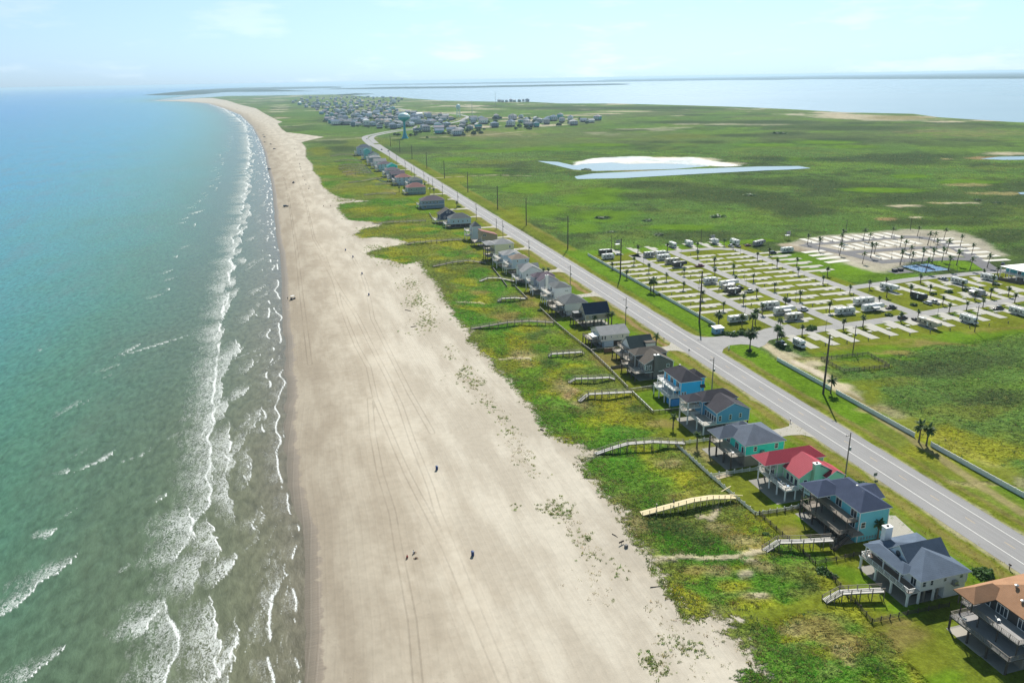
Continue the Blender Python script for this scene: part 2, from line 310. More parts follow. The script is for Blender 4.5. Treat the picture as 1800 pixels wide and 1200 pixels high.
# irregular patches: class, centre and radii as seen on the survey photo, softness
PATCH = [
 # lots and yards by the houses, near to far
 ('B',1585,1118,46,24),('O',1625,1150,50,40),('B',1570,1090,30,9),('L',1660,1195,40,18),('U',1475,1118,50,40),('B',1485,1140,36,20),('T',1440,1090,30,10),('T',1505,1165,26,10),('G',1565,1185,34,26),('U',1540,1145,24,30),('D',1450,1060,20,8),('D',1415,1045,16,7),('G',1500,1105,20,10),('L',1520,1012,55,16),('L',1480,1000,30,12),('L',1580,1065,40,16),('L',1560,1045,22,8),
 ('O',1400,920,40,14),('L',1420,912,22,10),('B',1385,932,24,8),('L',1430,975,28,8),('B',1440,980,14,5),('O',1330,868,46,24),('L',1370,882,22,10),('T',1240,800,46,18),('O',1275,825,40,14),('B',1262,812,20,6),
 ('O',1205,755,44,22),('O',1190,770,50,14),('L',1150,700,36,22),('L',1175,712,26,14),('O',1120,668,44,10),('B',1065,633,34,12),('O',1085,650,30,8),('B',1090,642,20,8),('L',1060,592,20,8),('O',1010,597,24,10),('L',985,572,26,10),
 ('B',958,560,24,10),('O',935,545,30,10),('L',925,548,22,8),('B',925,535,22,6),('B',930,519,16,8),('L',905,508,18,5),('L',880,470,18,8),('O',865,478,18,12),('O',870,492,16,6),('O',760,378,40,8),('L',745,372,26,5),('B',785,383,14,4),('O',700,345,20,6),('B',685,336,12,4),('L',735,349,26,4),('O',800,410,26,6),
 # dune grass and vines between beach and fences
 ('G',1100,830,54,22),('G',1150,850,60,22),('G',1070,860,26,18),('O',1205,830,30,20),('U',1180,805,40,14),('T',1175,815,26,10),('Y',1210,842,22,14),('G',1140,885,40,12),('O',1240,860,24,18),('U',1220,815,26,14),
 ('D',1190,930,46,20),('G',1165,948,36,18),('D',1150,922,26,12),('T',1120,925,22,18),('U',1140,955,24,14),('G',1200,960,50,16),('O',1290,915,36,18),('U',1280,900,30,14),('T',1265,925,24,10),('B',1290,940,28,8),('G',1330,930,14,8),('O',1350,935,24,14),('T',1310,950,34,12),('B',1320,965,34,8),('D',1240,950,26,10),
 ('U',1180,995,26,14),('O',1210,1010,30,12),('G',1230,1030,26,14),('G',1260,1055,40,12),('Y',1215,1060,30,24),('Y',1190,1040,14,16),('Y',1290,1030,30,12),('Y',1330,1065,50,14),('G',1250,1040,26,10),('T',1265,1005,26,10),('B',1225,1000,26,8),('T',1330,1050,26,8),('P',1335,1047,14,5),('P',1310,1010,14,7),('P',1320,990,16,6),('T',1345,1000,30,12),('U',1400,1005,40,22),('D',1370,1010,16,6),('D',1420,1030,22,10),('G',1440,985,26,12),('G',1390,985,26,10),('O',1300,1000,20,8),('U',1420,1045,40,10),
 ('Y',1380,1120,40,16),('Y',1400,1095,50,12),('T',1400,1108,36,14),('U',1460,1095,40,16),('B',1440,1110,40,18),('G',1360,1150,34,16),('G',1400,1185,60,22),('G',1350,1120,26,12),('G',1330,1190,20,12),('B',1480,1130,26,14),('G',1520,1170,26,20),('O',1440,1150,34,14),('T',1480,1145,18,10),('L',1530,1195,20,12),
 ('G',960,735,44,18),('G',1010,750,56,20),('L',1040,745,40,12),('G',1060,770,40,10),('Y',1075,720,30,8),('Y',1090,740,60,10),('Y',1060,705,18,6),('O',1120,730,40,14),('D',1120,722,24,8),('O',1150,750,40,8),('B',1160,745,30,8),('G',1000,715,24,10),('T',1020,710,18,8),('E',1000,690,14,10),('T',990,680,20,14),
 ('G',930,680,36,18),('G',960,705,36,12),('L',1000,640,40,10),('Y',1010,645,28,5),('G',1020,665,30,6),('G',935,655,30,14),('G',880,610,28,18),('L',868,600,20,14),('O',900,640,24,10),('T',920,625,20,10),('B',925,640,14,6),('Y',905,600,18,14),('O',940,600,24,14),('L',985,600,26,12),('D',935,590,22,10),('Y',925,578,24,8),('G',950,612,18,6),('D',965,640,20,8),
 ('O',880,560,28,10),('G',830,556,30,12),('G',850,566,22,8),('B',890,555,24,10),('U',880,545,20,8),('G',905,540,18,8),('G',815,520,18,8),('Y',850,530,18,6),('B',845,516,22,6),('Y',860,522,18,5),('G',875,520,14,6),('Y',815,493,22,6),('Y',830,500,16,5),('O',800,480,24,6),('G',845,478,22,8),('G',880,500,16,5),('Y',780,475,18,6),('U',815,470,24,6),
 ('Y',690,447,36,6),('G',670,452,18,3),('O',740,440,40,10),('G',790,447,20,6),('U',800,455,26,5),('Y',770,455,20,4),('O',700,405,40,8),('Y',750,403,30,4),('G',720,400,20,4),('G',815,410,20,4),('O',660,370,60,10),('Y',640,368,24,3),('G',607,364,12,3),('L',700,372,40,5),('Y',705,378,14,3),('G',600,345,24,5),('O',640,335,44,8),('Y',690,315,8,6),('O',600,300,40,10),('B',615,305,14,6),('G',575,325,16,6),
 ('U',640,250,60,8),('K',600,262,40,6),('O',560,265,20,8),('M',620,225,80,10),('M',540,200,50,6),('K',620,215,50,4),('K',585,250,30,4),
 # right hand field and marsh
 ('Y',1700,790,110,30),('Y',1640,760,60,14),('M',1620,690,120,26),('K',1700,640,110,26),('K',1640,650,60,12),('M',1760,660,50,16),('U',1580,672,40,10),('D',1660,628,80,10),('K',1740,700,70,16),('U',1700,720,80,14),('O',1530,690,30,26),('O',1500,640,60,8),('L',1480,672,20,8),('B',1640,605,60,5),('B',1570,618,40,4),('L',1560,628,50,5),('L',1700,590,100,7),
 ('P',1430,640,24,7),('P',1480,680,22,7),('T',1420,630,40,6),('T',1530,720,30,7),('O',1600,740,40,10),('O',1740,830,80,14),('T',1740,850,60,4),
 ('K',1250,340,90,14),('K',1150,325,90,8),('K',1330,345,60,10),('K',1130,345,60,6),('K',1400,370,40,14),('K',1350,320,90,8),('K',1420,372,60,8),('K',1560,352,70,8),('K',1640,345,60,7),('K',1500,330,80,8),('K',1440,322,60,8),('K',1680,372,90,10),('K',1600,390,60,8),('K',1760,410,60,10),('K',1700,390,60,8),('K',1760,420,50,8),('K',1790,440,40,10),
 ('L',1040,350,60,10),('L',1070,380,70,12),('L',1020,400,40,10),('M',1180,385,90,12),('L',1060,335,40,6),('L',1200,400,80,6),('M',1320,400,60,8),('L',1560,335,70,4),('L',1530,333,60,4),('L',1600,310,40,4),('L',1700,320,60,5),('M',1640,300,80,5),('L',1400,280,60,3),('L',1350,255,60,3),('L',1450,250,60,4),('L',1500,258,50,3),('K',1380,235,40,4),('K',1300,238,60,3),('K',1340,278,50,4),('K',1360,282,30,4),('K',1500,280,100,5),('K',1600,285,60,6),('K',1580,275,100,5),('K',1480,245,60,3),('U',1200,240,60,4),
 ('K',1240,250,40,3),('K',1160,250,30,3),('T',1700,325,40,3),('T',1760,340,60,3),('T',1650,357,20,2),('P',1590,362,30,2),('P',1680,357,45,1.6),('P',1610,382,12,2),('E',1560,385,20,3),('P',1770,270,40,3),('T',1665,280,12,1.5),('E',1740,278,40,3),
 ('P',1500,205,70,4),('P',1560,209,50,2.5),('P',1470,202,40,2.5),('P',1660,214,40,1.5),('P',1620,206,30,2),('P',1750,212,50,1.5),('P',1445,198,20,1.5),('T',1580,207,60,4),('P',1100,196,50,1.2),('P',1010,203,40,1.2),('P',900,207,50,1.2),('P',1060,200,40,1),('P',850,192,40,1),('K',1500,225,120,5),('K',1350,215,100,4),('K',1200,215,80,3),('K',1000,190,120,3),('K',1150,190,120,3),
 ('L',850,300,60,5),('L',800,280,40,4),('L',870,265,60,3),('L',960,262,70,3),('L',1050,255,60,3),('K',900,300,40,3),('U',860,285,40,4),('L',930,330,50,10),('L',950,370,50,12),('K',985,385,14,3),('K',1060,383,14,3),
 ('O',900,380,26,20),('O',800,315,30,10),
 # edges of the pond
 ('S',1120,279,40,3),('S',1225,281,40,4),('S',1270,288,34,3),('S',1040,284,24,2),('S',1180,278,40,2),('S',1060,291,30,1.2),('S',1150,290,50,1),('T',1150,300,140,1.5),('D',1010,305,14,4),('D',1000,295,10,3),
]
RECT = [  # class, x0,x1,y0,y1, softness, strength
 ('O',143,157,-40,700,1.5,.8),('L',142,149,90,420,1.5,.8),('B',150.5,153.5,60,700,1.0,.75),('E',151,152.6,290,345,1,.8),('E',150,152.5,390,420,1,.8),('B',147,148.6,100,330,.8,.5),
 ('O',170,175,0,520,1.2,.9),('L',175.5,187,0,520,1.2,.95),('K',174.3,175.3,0,300,.4,.55),('B',173.6,176,0,300,.6,.6),('B',176,184,100,200,3,.45),('O',172,186,500,1200,3,.8),('B',183,186,500,1100,1.5,.5),
 ('O',187,189.5,60,265,.8,.8),('L',187.5,191,60,265,1,.7),('P',194,199,262,275,2,.8),('P',191.5,196,60,265,1.2,.38),('T',190.5,198,60,265,2.5,.45),
 ('O',187,300,300,480,2,1),('O',209,400,296,356,2,1),('O',205,420,262,292,2,1),('L',190,420,256,266,2.5,.8),('B',215,420,268,270.5,1.2,.55),('B',217,420,300,302,1,.3),
 ('Q',322,440,400,470,3,.8),('L',296,336,376,440,4,.9),('L',300,345,360,398,3,.8),('L',376,400,362,392,2,.95),('L',187,330,478,492,3,.9),('E',322,338,440,470,4,.35),('P',154.9,158,-60,1230,.45,.6),('P',168,170.9,-60,1230,.45,.55),('L',348,420,405,428,3,.0)]
POLYS = [('M', P_([(1572,630),(1577,623),(1615,615),(1673,605),(1727,597),(1830,581),(1830,742),(1700,728),(1647,709),(1615,699),(1583,685),(1553,669),(1538,660),(1567,656),(1612,653),(1601,645),(1583,637)]), .9),('W', P_([(1008,289),(1012,285),(1047,278),(1105,275),(1135,275),(1155,277.7),(1217,276.2),(1250,282.5),(1304,291),(1285,292.6),(1240,292),(1175,297),(1050,300),(1015,298)]), 4.),
 ('Q', P_([(1390,428),(1420,418),(1480,411),(1600,403),(1680,405),(1722,420),(1745,436),(1765,447),(1740,456),(1690,452),(1600,458),(1560,480),(1520,474)]), 4.)]
PATHS = [('P',P_([(1342,604),(1365,620),(1400,640),(1440,656),(1470,676),(1500,700)]),2.6),('T',P_([(1490,693),(1560,742),(1640,796),(1740,862),(1800,902)]),1.6),('S',P_([(1395,636),(1430,650),(1450,664)]),1.5),('P',P_([(1150,984),(1183,981),(1200,976),(1229,981),(1258,984),(1300,981),(1340,970)]),1.0),('O',P_([(1290,1088),(1340,1083),(1400,1070),(1450,1056)]),2.6),('P',P_([(1228,907),(1250,912),(1262,895)]),.9),
 ('P',P_([(762,313),(800,311),(860,308),(930,309)]),1.5),('P',P_([(805,531),(830,532),(850,534)]),.8),('P',P_([(880,632),(905,629),(930,632)]),.8),('S',P_([(1045,797),(1020,805)]),2.),
 ('P',P_([(740,242),(800,240),(870,236),(920,231)]),4),('P',P_([(960,222),(1000,214),(1040,213)]),3),('P',P_([(720,222),(790,214),(830,204)]),3)]
# ---- the grid: a fan that opens from behind the viewer, so cells grow with distance
f2 = FW[:2]/np.linalg.norm(FW[:2]); r2 = np.array([f2[1], -f2[0]])
r = 120+82*np.exp(np.arange(0, 1)); r = [200.]
while r[-1] < 46000: r.append(r[-1]*(1.0038 if r[-1] < 1500 else 1.0060))
r = np.array(r); kk = np.linspace(-.86, .86, 760)
X = (-120*f2[0]+r[:, None]*f2[0]+(r[:, None]*kk)*r2[0]); Y = (-120*f2[1]+r[:, None]*f2[1]+(r[:, None]*kk)*r2[1])
NR, NC = X.shape; X = X.ravel(); Y = Y.ravel()
near = Y < 9000
isl = np.full(X.shape, -1e4)
isl[near] = poly_sd(X[near], Y[near], ISLAND)
farl = np.full(X.shape, -1e4); fm = Y > 3500
for q in FARLAND: farl[fm] = np.maximum(farl[fm], poly_sd(X[fm], Y[fm], q))
vegd = np.full(X.shape, 400.); m = (Y < 7500) & (X < 900)
vegd[m] = np.clip(poly_sd(X[m], Y[m], VEG), -400, 400)
pond = np.full(X.shape, -1e3); m = (Y > 500) & (Y < 1600) & (X > 100) & (X < 1500)
for q in PONDS: pond[m] = np.maximum(pond[m], poly_sd(X[m], Y[m], q))
trk = np.full(X.shape, 99.); m = (X < 110) & (Y < 2200)
for q in TRACKS: trk[m] = np.minimum(trk[m], seg_dist(X[m], Y[m], q))
# ---- what grows where
n1 = fbm(X/34, Y/34, 1, 4); n2 = fbm(X/11, Y/11, 2, 4); n3 = fbm(X/150, Y/150, 3, 4); n4 = fbm(X/420, Y/420, 4, 3)
C = {k: np.array(v) for k, v in CL.items()}
def lerp(a, b, t): return a*(1-t[:, None])+b*t[:, None]
dune = (X < 135) & (Y < 1700)
tint = np.tile(C['M'], (X.size, 1))
mk = sstep(.45-.035*sstep(700, 1600, Y), .58, n3*.62+n2*.2+n1*.12+.02); tint = lerp(tint, C['U'], sstep(.46, .62, fbm(X/60+3, Y/60, 14, 4))*.55); tint = lerp(tint, C['K'], mk*.92); tint = lerp(tint, np.array([.125, .15, .065]), sstep(800, 1700, Y)*.55*sstep(.40, .56, fbm(X/260, Y/200, 15, 4)))
tint = lerp(tint, np.array([.105, .190, .030]), sstep(.47, .60, fbm(X/70+40, Y/70, 9, 5))*.85*(1-mk*.7)); tint = lerp(tint, C['T'], sstep(.56, .70, n4*.7+n2*.3)*.45)
tint = lerp(tint, C['S'], sstep(.55, .63, fbm(X/160+9, Y/130+7, 12, 5)*.8+n2*.14)*sstep(1350, 2000, Y)*.75)
d = tint.copy(); dn = np.tile(C['U'], (X.size, 1)); dn = lerp(dn, C['G'], sstep(.42, .56, n1)); dn = lerp(dn, C['Y'], sstep(.54, .66, fbm(X/22+9, Y/22, 6, 4))*.8); dn = lerp(dn, C['T'], sstep(.55, .68, n2)*.3)
w = sstep(1500, 900, Y)*sstep(158, 118, X); tint = lerp(tint, dn, w)
LX = np.array([(110.5,96.9),(111.2,114.3),(113.4,133.6),(112.7,136.7),(112.4,160.5),(110.8,183.3),(110.7,205.6),(114.8,230.4),(115.5,253.6),(117,323.5),(117.5,369),(117.5,414.3),(116.9,461.9),(118.7,494.1),(119.8,590.2),(117.7,676),(115.9,808.4),(110.6,882.3),(105.7,1100.6)])
lotx = np.interp(Y, LX[:, 1], LX[:, 0]); ld = X-lotx+(fbm(X/4, Y/4, 66, 3)-.44)*3; lot = sstep(-1.2, 1.2, ld)*sstep(158, 154, X)*sstep(1400, 1300, Y); tint = lerp(tint, C['O'], lot*.85)
lush = np.clip(1-lot*.75, 0, 1)
WX = X+(fbm(X/7, Y/7, 31, 3)-.44)*9; WY = Y+(fbm(X/7+50, Y/7, 32, 3)-.44)*9
for c, x0, x1, y0, y1, so_, st in RECT:
    k = sstep(-so_, so_, WX*.35+X*.65-x0)*sstep(-so_, so_, x1-WX*.35-X*.65)*sstep(-so_, so_, WY-y0)*sstep(-so_, so_, y1-WY)*st
    tint = lerp(tint, C[c], k); lush = lush*(1-.8*k)
for c, cx, cy, rx, ry in PATCH:
    o = at(cx, cy); a = at(cx+rx, cy)-o; b = (at(cx, cy-ry)-at(cx, cy+ry))/2
    det = a[0]*b[1]-a[1]*b[0]; R = max(np.linalg.norm(a), np.linalg.norm(b))*1.5
    i = np.nonzero((abs(X-o[0]) < R) & (abs(Y-o[1]) < R))[0]
    if not len(i): continue
    big = min(1., max(np.linalg.norm(a), np.linalg.norm(b))/14); s_ = 1+2.2*sstep(500, 2000, o[1])
    px = X[i]+(WX[i]-X[i])*1.6*big*s_-o[0]; py = Y[i]+(WY[i]-Y[i])*1.6*big*s_-o[1]
    q = np.sqrt(((px*b[1]-py*b[0])/det)**2+((a[0]*py-a[1]*px)/det)**2)
    k = sstep(1.35, .5, q)*(.78 if c in 'YG' else .88)
    tint[i] = lerp(tint[i], C[c], k)
    if c in 'LO': lush[i] *= 1-.75*k*(X[i] > lotx[i]-1)
    if c in 'GDTUYKM': lush[i] = np.maximum(lush[i], k)
    if c in 'SPQ': lush[i] *= 1-.9*k
for c, pts, so_ in POLYS:
    i = np.nonzero((X > 100) & (X < 1500) & (Y > 250) & (Y < 1700))[0]; k = sstep(-so_, so_, poly_sd(WX[i], WY[i], pts))*.9; tint[i] = lerp(tint[i], C[c]*.9 if c == 'M' else C[c], k*(.45 if c == 'M' else 1)); lush[i] = np.maximum(lush[i], k*1.1) if c == 'M' else lush[i]*(1-.9*k)
for c, pts, wd in PATHS:
    i = np.nonzero((X > -200) & (X < 1500) & (Y < 4000))[0]; dd = seg_dist(WX[i]*.3+X[i]*.7, WY[i]*.3+Y[i]*.7, pts); k = sstep(wd*1.5, wd*.6, dd)*.9
    tint[i] = lerp(tint[i], C[c], k); lush[i] *= 1-.85*k
wk = sstep(.45, .6, fbm(X/40, Y/70, 91, 4))[:, None]*((abs(tint-C['W']).sum(1) < .35)[:, None]); tint = tint*(1-wk*.6)+np.array([.46, .54, .58])*wk*.6
tint = np.where((farl > 0)[:, None], np.array([.018, .036, .030]), tint)
tint *= (.66+.68*fbm(X/10+3, Y/10, 21, 5))[:, None]*(.85+.3*n3)[:, None]
bank = sstep(-9, -1, pond)*sstep(30, 0, abs(pond))*.0
inw = np.maximum(isl, farl)
Z = np.clip(inw*.03, -1.5, .45)+SEA_Z
Z = np.where(pond > -6, np.minimum(Z, -np.clip((pond+6)*.15, 0, 1.4)), Z)
flat = sstep(2, -6, X-lotx)*sstep(1500, 1100, Y)
Z += sstep(-6, 12, vegd)*flat*(fbm(X/9, Y/9, 41, 4)-.36)*2.0*sstep(-2, 14, isl)+sstep(-14, 0, vegd)*sstep(6, 0, vegd)*flat*(.25+.5*fbm(X/7, Y/7, 43, 3))*sstep(6, 20, isl)
wild = np.clip(lush, 0, 1)*sstep(188, 200, X)*~((X < 450) & (Y > 262) & (Y < 494))*sstep(5, 30, isl)*(pond < -12)
Z += wild*(fbm(X/6, Y/6, 44, 3)-.44)*1.1*sstep(1600, 900, Y)
Z += (fbm(X/14, Y/14, 45, 3)-.44)*.18*sstep(0, -20, vegd)*sstep(10, 30, isl)*flat
Z += sstep(0, 300, farl)*(8+10*fbm(X/600, Y/600, 50, 3))
T = NT('ground'); p = T.pos()
tc = T.attr('tint', True); vd = T.attr('vegd'); wd = T.attr('wetd'); tk = T.attr('trk'); lu = T.attr('lush')
a1 = T.noise(p, .13, 4, .6); a2 = T.noise(p, .62, 4, .62); a3 = T.noise(p, 2.2, 3, .6); a4 = T.noise(p, .022, 4)
hf = T.math('ADD', T.math('MULTIPLY', a2, .95), T.math('MULTIPLY', a3, .75))
f = T.math('MULTIPLY_ADD', T.math('SUBTRACT', hf, .85), T.math('MULTIPLY_ADD', lu, 2.5, .8), 1.0)
f = T.math('MAXIMUM', T.math('MULTIPLY', f, T.math('MULTIPLY_ADD', a1, .7, .65)), .22)
veg = T.mul(tc, f)
veg = T.mix(T.map(T.math('MULTIPLY', a3, lu), .44, .60, 0, .40), veg, T.mix(.5, veg, (.26, .25, .07)))
veg = T.mix(T.map(a2, .52, .66, 0, .35), veg, T.mul(T.mix(.35, tc, (.20, .26, .02)), 1.15))
# sand
sp = T.scaled(p, (1, .22, 1), rad(-12)); s1 = T.noise(sp, .09, 5, .6); s2 = T.noise(p, .5, 4); s3 = T.noise(p, 3.0, 3, .65); s4 = T.noise(T.scaled(p, (1.0, .05, 1), rad(-6)), .8, 3)
sf = T.math('MULTIPLY_ADD', s1, .20, .81); sf = T.math('MULTIPLY_ADD', s3, .16, T.math('SUBTRACT', sf, .02)); sf = T.math('MULTIPLY_ADD', T.map(s2, .35, .62), .07, sf); sf = T.math('MULTIPLY_ADD', s4, .07, T.math('SUBTRACT', sf, .035))
spk = T.map(T.noise(p, 1.3, 2, .7), .66, .74, 0, .28); sf = T.math('SUBTRACT', sf, T.math('MULTIPLY', spk, T.map(a1, .45, .6)))
band = T.map(tk, 1.2, 4.2, 1, 0); rut = T.map(T.math('ABSOLUTE', T.math('SUBTRACT', T.math('PINGPONG', tk, 1.9), .95)), .10, .34, 1, 0)
sf = T.math('MULTIPLY_ADD', band, .05, sf); sf = T.math('SUBTRACT', sf, T.math('MULTIPLY', T.math('MULTIPLY', rut, T.map(tk, 1.7, 2.3, 1, 0)), T.math('MULTIPLY', T.map(a4, .35, .55, .25, 1), .20)))
sand = T.mul(T.mix(T.map(s1, .40, .62), (.425, .378, .305), (.50, .455, .375)), sf)
wz = T.math('ADD', wd, T.math('MULTIPLY', T.math('SUBTRACT', T.noise(T.scaled(p, (.6, 1, 1)), .28, 4, .6), .5), 5.2))
damp = T.map(T.math('ADD', wd, T.math('MULTIPLY', T.math('SUBTRACT', a1, .5), 26)), 4, 40, .78, 1, True)
sand = T.mix(T.map(T.math('ADD', wd, T.math('MULTIPLY', T.math('SUBTRACT', a1, .5), 34)), 8, 62, 1, 0), sand, T.mix(1.0, sand, (.92, .885, .845), 'MULTIPLY')); sand = T.mul(sand, damp)
wet = T.map(wz, 3.3, 4.1, 1, 0)
rip = T.math('MULTIPLY_ADD', T.noise(T.scaled(p, (.25, 3, 1), rad(14)), 1.0, 2), .5, .75)
sand = T.mix(wet, sand, T.mul(T.mix(T.map(wd, 0, 4), (.15, .128, .096), (.235, .195, .15)), rip))
sm = T.map(T.math('ADD', vd, T.math('ADD', T.math('MULTIPLY', T.math('SUBTRACT', a2, .5), 11), T.math('MULTIPLY', T.math('SUBTRACT', a1, .5), 9))), -1.2, 1.0)
far_sand = T.math('MULTIPLY', sm, 1.0)
col = T.mix(far_sand, sand, veg)
hb = T.math('MULTIPLY', T.math('ADD', T.math('MULTIPLY', a2, 1.6), T.math('MULTIPLY', a3, .5)), T.math('MULTIPLY', T.math('MULTIPLY_ADD', lu, .9, .07), far_sand))
hb = T.math('ADD', hb, T.math('MULTIPLY', T.math('ADD', s3, T.math('MULTIPLY', rut, -.5)), .05))
nb = T.bump(hb, .85, .85)
GROUND = T.done(col, T.math('SUBTRACT', .95, T.math('MULTIPLY', wet, .45)), T.math('MULTIPLY', wet, .16), nb)
ground = npmesh('ground', np.stack([X, Y, Z], 1), gridfaces(NR, NC)[:, ::-1], GROUND, attrs=[('tint', tint), ('vegd', vegd), ('wetd', np.clip(np.maximum(isl, farl), -50, 400)), ('trk', trk), ('lush', np.clip(lush, 0, 1))])
tag(ground, kind='structure')
ISLD, XG, YG, ZG, RG = isl, X, Y, Z, r
# height of the ground at a point (for things that stand in the dunes)
from mathutils.bvhtree import BVHTree
_m = (Y < 1900) & (X > -260) & (X < 700)
def ground_z(pts):
    pts = np.atleast_2d(pts); out = []
    for x, y in pts:
        h = ground.ray_cast(Vector((x, y, 60)), Vector((0, 0, -1)))
        out.append(h[1].z if h[0] else 0.)
    return np.array(out)
# ------------------------------------------------------------------ sea
BRK = np.array([(at(x, y)) for x, y in [(386,186),(405,200),(428,218),(437,250),(436,290),(429,340),(420,400),(412,440),(403,480),(400,520),(394,560),(386,610),(378,650),(368,700),(378,740),(362,790),(352,840),(352,880),(340,940),(322,980),(305,1020),(308,1080),(318,1140),(305,1200)]])
BRK = BRK[np.argsort(BRK[:, 1])]
def brk_w(y): return np.interp(y, BRK[:, 1], wl_x(BRK[:, 1])-BRK[:, 0])
OUT = np.array([at(x, y) for x, y in [(372,186),(398,198),(407,220),(403,245),(392,270),(380,300),(372,330),(335,375),(300,455),(260,530),(235,600),(190,640),(150,690)]]); OUT = OUT[np.argsort(OUT[:, 1])]
def out_w(y): return np.interp(y, OUT[:, 1], wl_x(OUT[:, 1])-OUT[:, 0])
w = np.concatenate([np.arange(-9, 0, 1.), np.arange(0, 95, .5), 95+np.cumsum(np.linspace(.6, 3.0, 120))]); 
while w[-1] < 60000: w = np.append(w, w[-1]+max(3., (w[-1]-250)*.06))
ys = [20.]
while ys[-1] < 60000: ys.append(ys[-1]+max(.75, (ys[-1]+40)*.0056))
ys = np.array(ys); xw = np.where(ys > WL[-1, 1], WL[-1, 0], wl_x(ys))
SW = np.repeat(w[None, :], len(ys), 0); SY = np.repeat(ys[:, None], len(w), 1); SX = xw[:, None]-SW
NRs, NCs = SX.shape; SW = SW.ravel(); SY = SY.ravel(); SX = SX.ravel()
foam = np.zeros(SW.shape); lace = np.zeros(SW.shape)
def lobe(yc, lw, Lh, D, slope, amp=1., lacef=.5):
    i0, i1 = np.searchsorted(ys, [yc-Lh*1.05, yc+Lh*1.05]); 
    if i1 <= i0: return
    i = np.arange(i0*NCs, i1*NCs); i = i[(SW[i] > lw-40) & (SW[i] < lw+D*2.4+60)]
    t = (SY[i]-yc)/Lh; h = np.sqrt(np.clip(1-t*t, 0, 1)); jag = (fbm(SY[i]/3., SY[i]*0+yc, 61, 3)-.44)*3.2
    lead = lw+slope*(SY[i]-yc)-2.5*h+jag; q = (SW[i]-lead)/(D*h+.01)
    qd = (SW[i]-lead); k = np.where((qd > -.3) & (abs(t) < 1), np.exp(-np.clip(qd, 0, 99)/(.45+yc/1400))*amp*(h**.5), 0); foam[i] = np.maximum(foam[i], k)
    q2 = qd/(D*2.1*h+.01); lace[i] = np.maximum(lace[i], np.where((q2 > 0) & (abs(t) < 1), np.clip(1-q2, 0, 1)**1.1*min(1, lacef*1.6)*np.clip(1-t*t, 0, 1)**1.1, 0))
rr = random.Random(11)
y = 40.
while y < 4300:
    sc_ = 1+y/900
    bw = float(brk_w(y)); Lh = rr.uniform(9, 20)*sc_**.6
    if rr.random() < .78: lobe(y, bw+rr.uniform(-6, 5), Lh, rr.uniform(3.5, 8), rr.uniform(-.16, .12), rr.uniform(.7, 1))
    if rr.random() < .5: lobe(y+rr.uniform(-5, 5), bw+rr.uniform(-20, -7), rr.uniform(6, 16), rr.uniform(1.2, 4), rr.uniform(-.35, 0), rr.uniform(.5, .9), .35)
    if rr.random() < .35: lobe(y+rr.uniform(-5, 5), bw+rr.uniform(-34, -18), rr.uniform(5, 12), rr.uniform(.8, 2), rr.uniform(-.5, .1), rr.uniform(.4, .8), .2)
    if rr.random() < (.95 if y > 700 else .15): lobe(y+rr.uniform(-9, 9), float(out_w(y))+rr.uniform(-8, 8), rr.uniform(3, 9)*sc_**.6, rr.uniform(1.5, 4.5), rr.uniform(-.6, .1), rr.uniform(.6, 1), .3)
    y += rr.uniform(7, 13)*sc_**.75
for px, py, Lh, D, sl, lf in [(8,1062,10,4,-.5,.5),(76,935,3,3.5,-.3,.6),(104,828,2.5,3,0,.4),(165,808,7,2,-.7,.7),(230,800,6,.9,-.9,.5),(223,612,8,2.2,-.5,.5),(265,606,14,2.4,-1.2,.8),(290,508,5,2,0,.4),(307,450,5,2.5,0,.4),(345,372,14,4,-.5,.5),(240,1095,6,5,-.4,.6),(140,705,7,1,-.6,.3),(130,795,4,.9,-.5,.3),(80,1005,8,6,-.7,.45),(40,1180,8,5,-.7,.4),(215,1075,4,1.4,-.4,.3),(200,1000,4,1.0,-.5,.3),(270,875,3,1.8,-.2,.3),(295,765,4,1.2,-.5,.3),(320,730,5,1.4,-.6,.3),(215,1190,4,.9,-.3,.2),(240,1160,8,1.0,-.3,.2),(260,985,5,1.0,-.5,.3),(60,615,6,.8,-.4,.4),(180,660,4,1,-.5,.3),(100,905,5,.8,-.5,.2),(370,1170,10,3,-.3,.6),(384,1000,8,4,-.35,.7),(400,620,9,2.2,-.7,.5),(428,620,11,1.2,-.8,.4),(418,690,9,2.5,-.4,.6),(455,985,8,1.2,-.45,.2),(460,1000,7,1.0,-.4,.2),(440,1060,14,1.0,-.15,.2),(447,1100,10,1.0,-.1,.2),(480,1050,12,.8,-.15,.1),(425,1110,9,.8,-.1,.1),(465,1150,8,.9,-.1,.1),(430,950,7,1.0,-.4,.2),(470,930,9,.8,-.5,.1),(485,960,8,.8,-.4,.1)]:
    q = at(px, py); lobe(float(q[1]), float(wl_x(q[1])-q[0]), Lh, D, sl, 1. if D > 1.6 else .62, lf)
m0 = brk_w(SY)+(fbm(SY/22, SY*0+1, 95, 3)-.44)*11; on_ = sstep(.20, .34, fbm(SY/30+3, SY*0, 96, 3)); dd = SW-m0
foam = np.maximum(foam, np.exp(-(dd/(.35+SY/1100+.5*fbm(SY/5, SY*0, 97, 3)))**2)*(.62+.5*fbm(SY/4+9, SY*0, 98, 3))*on_); lace = np.maximum(lace, np.where(dd > 0, np.clip(1-dd/(10+SY/90), 0, 1), 0)*.62*on_)
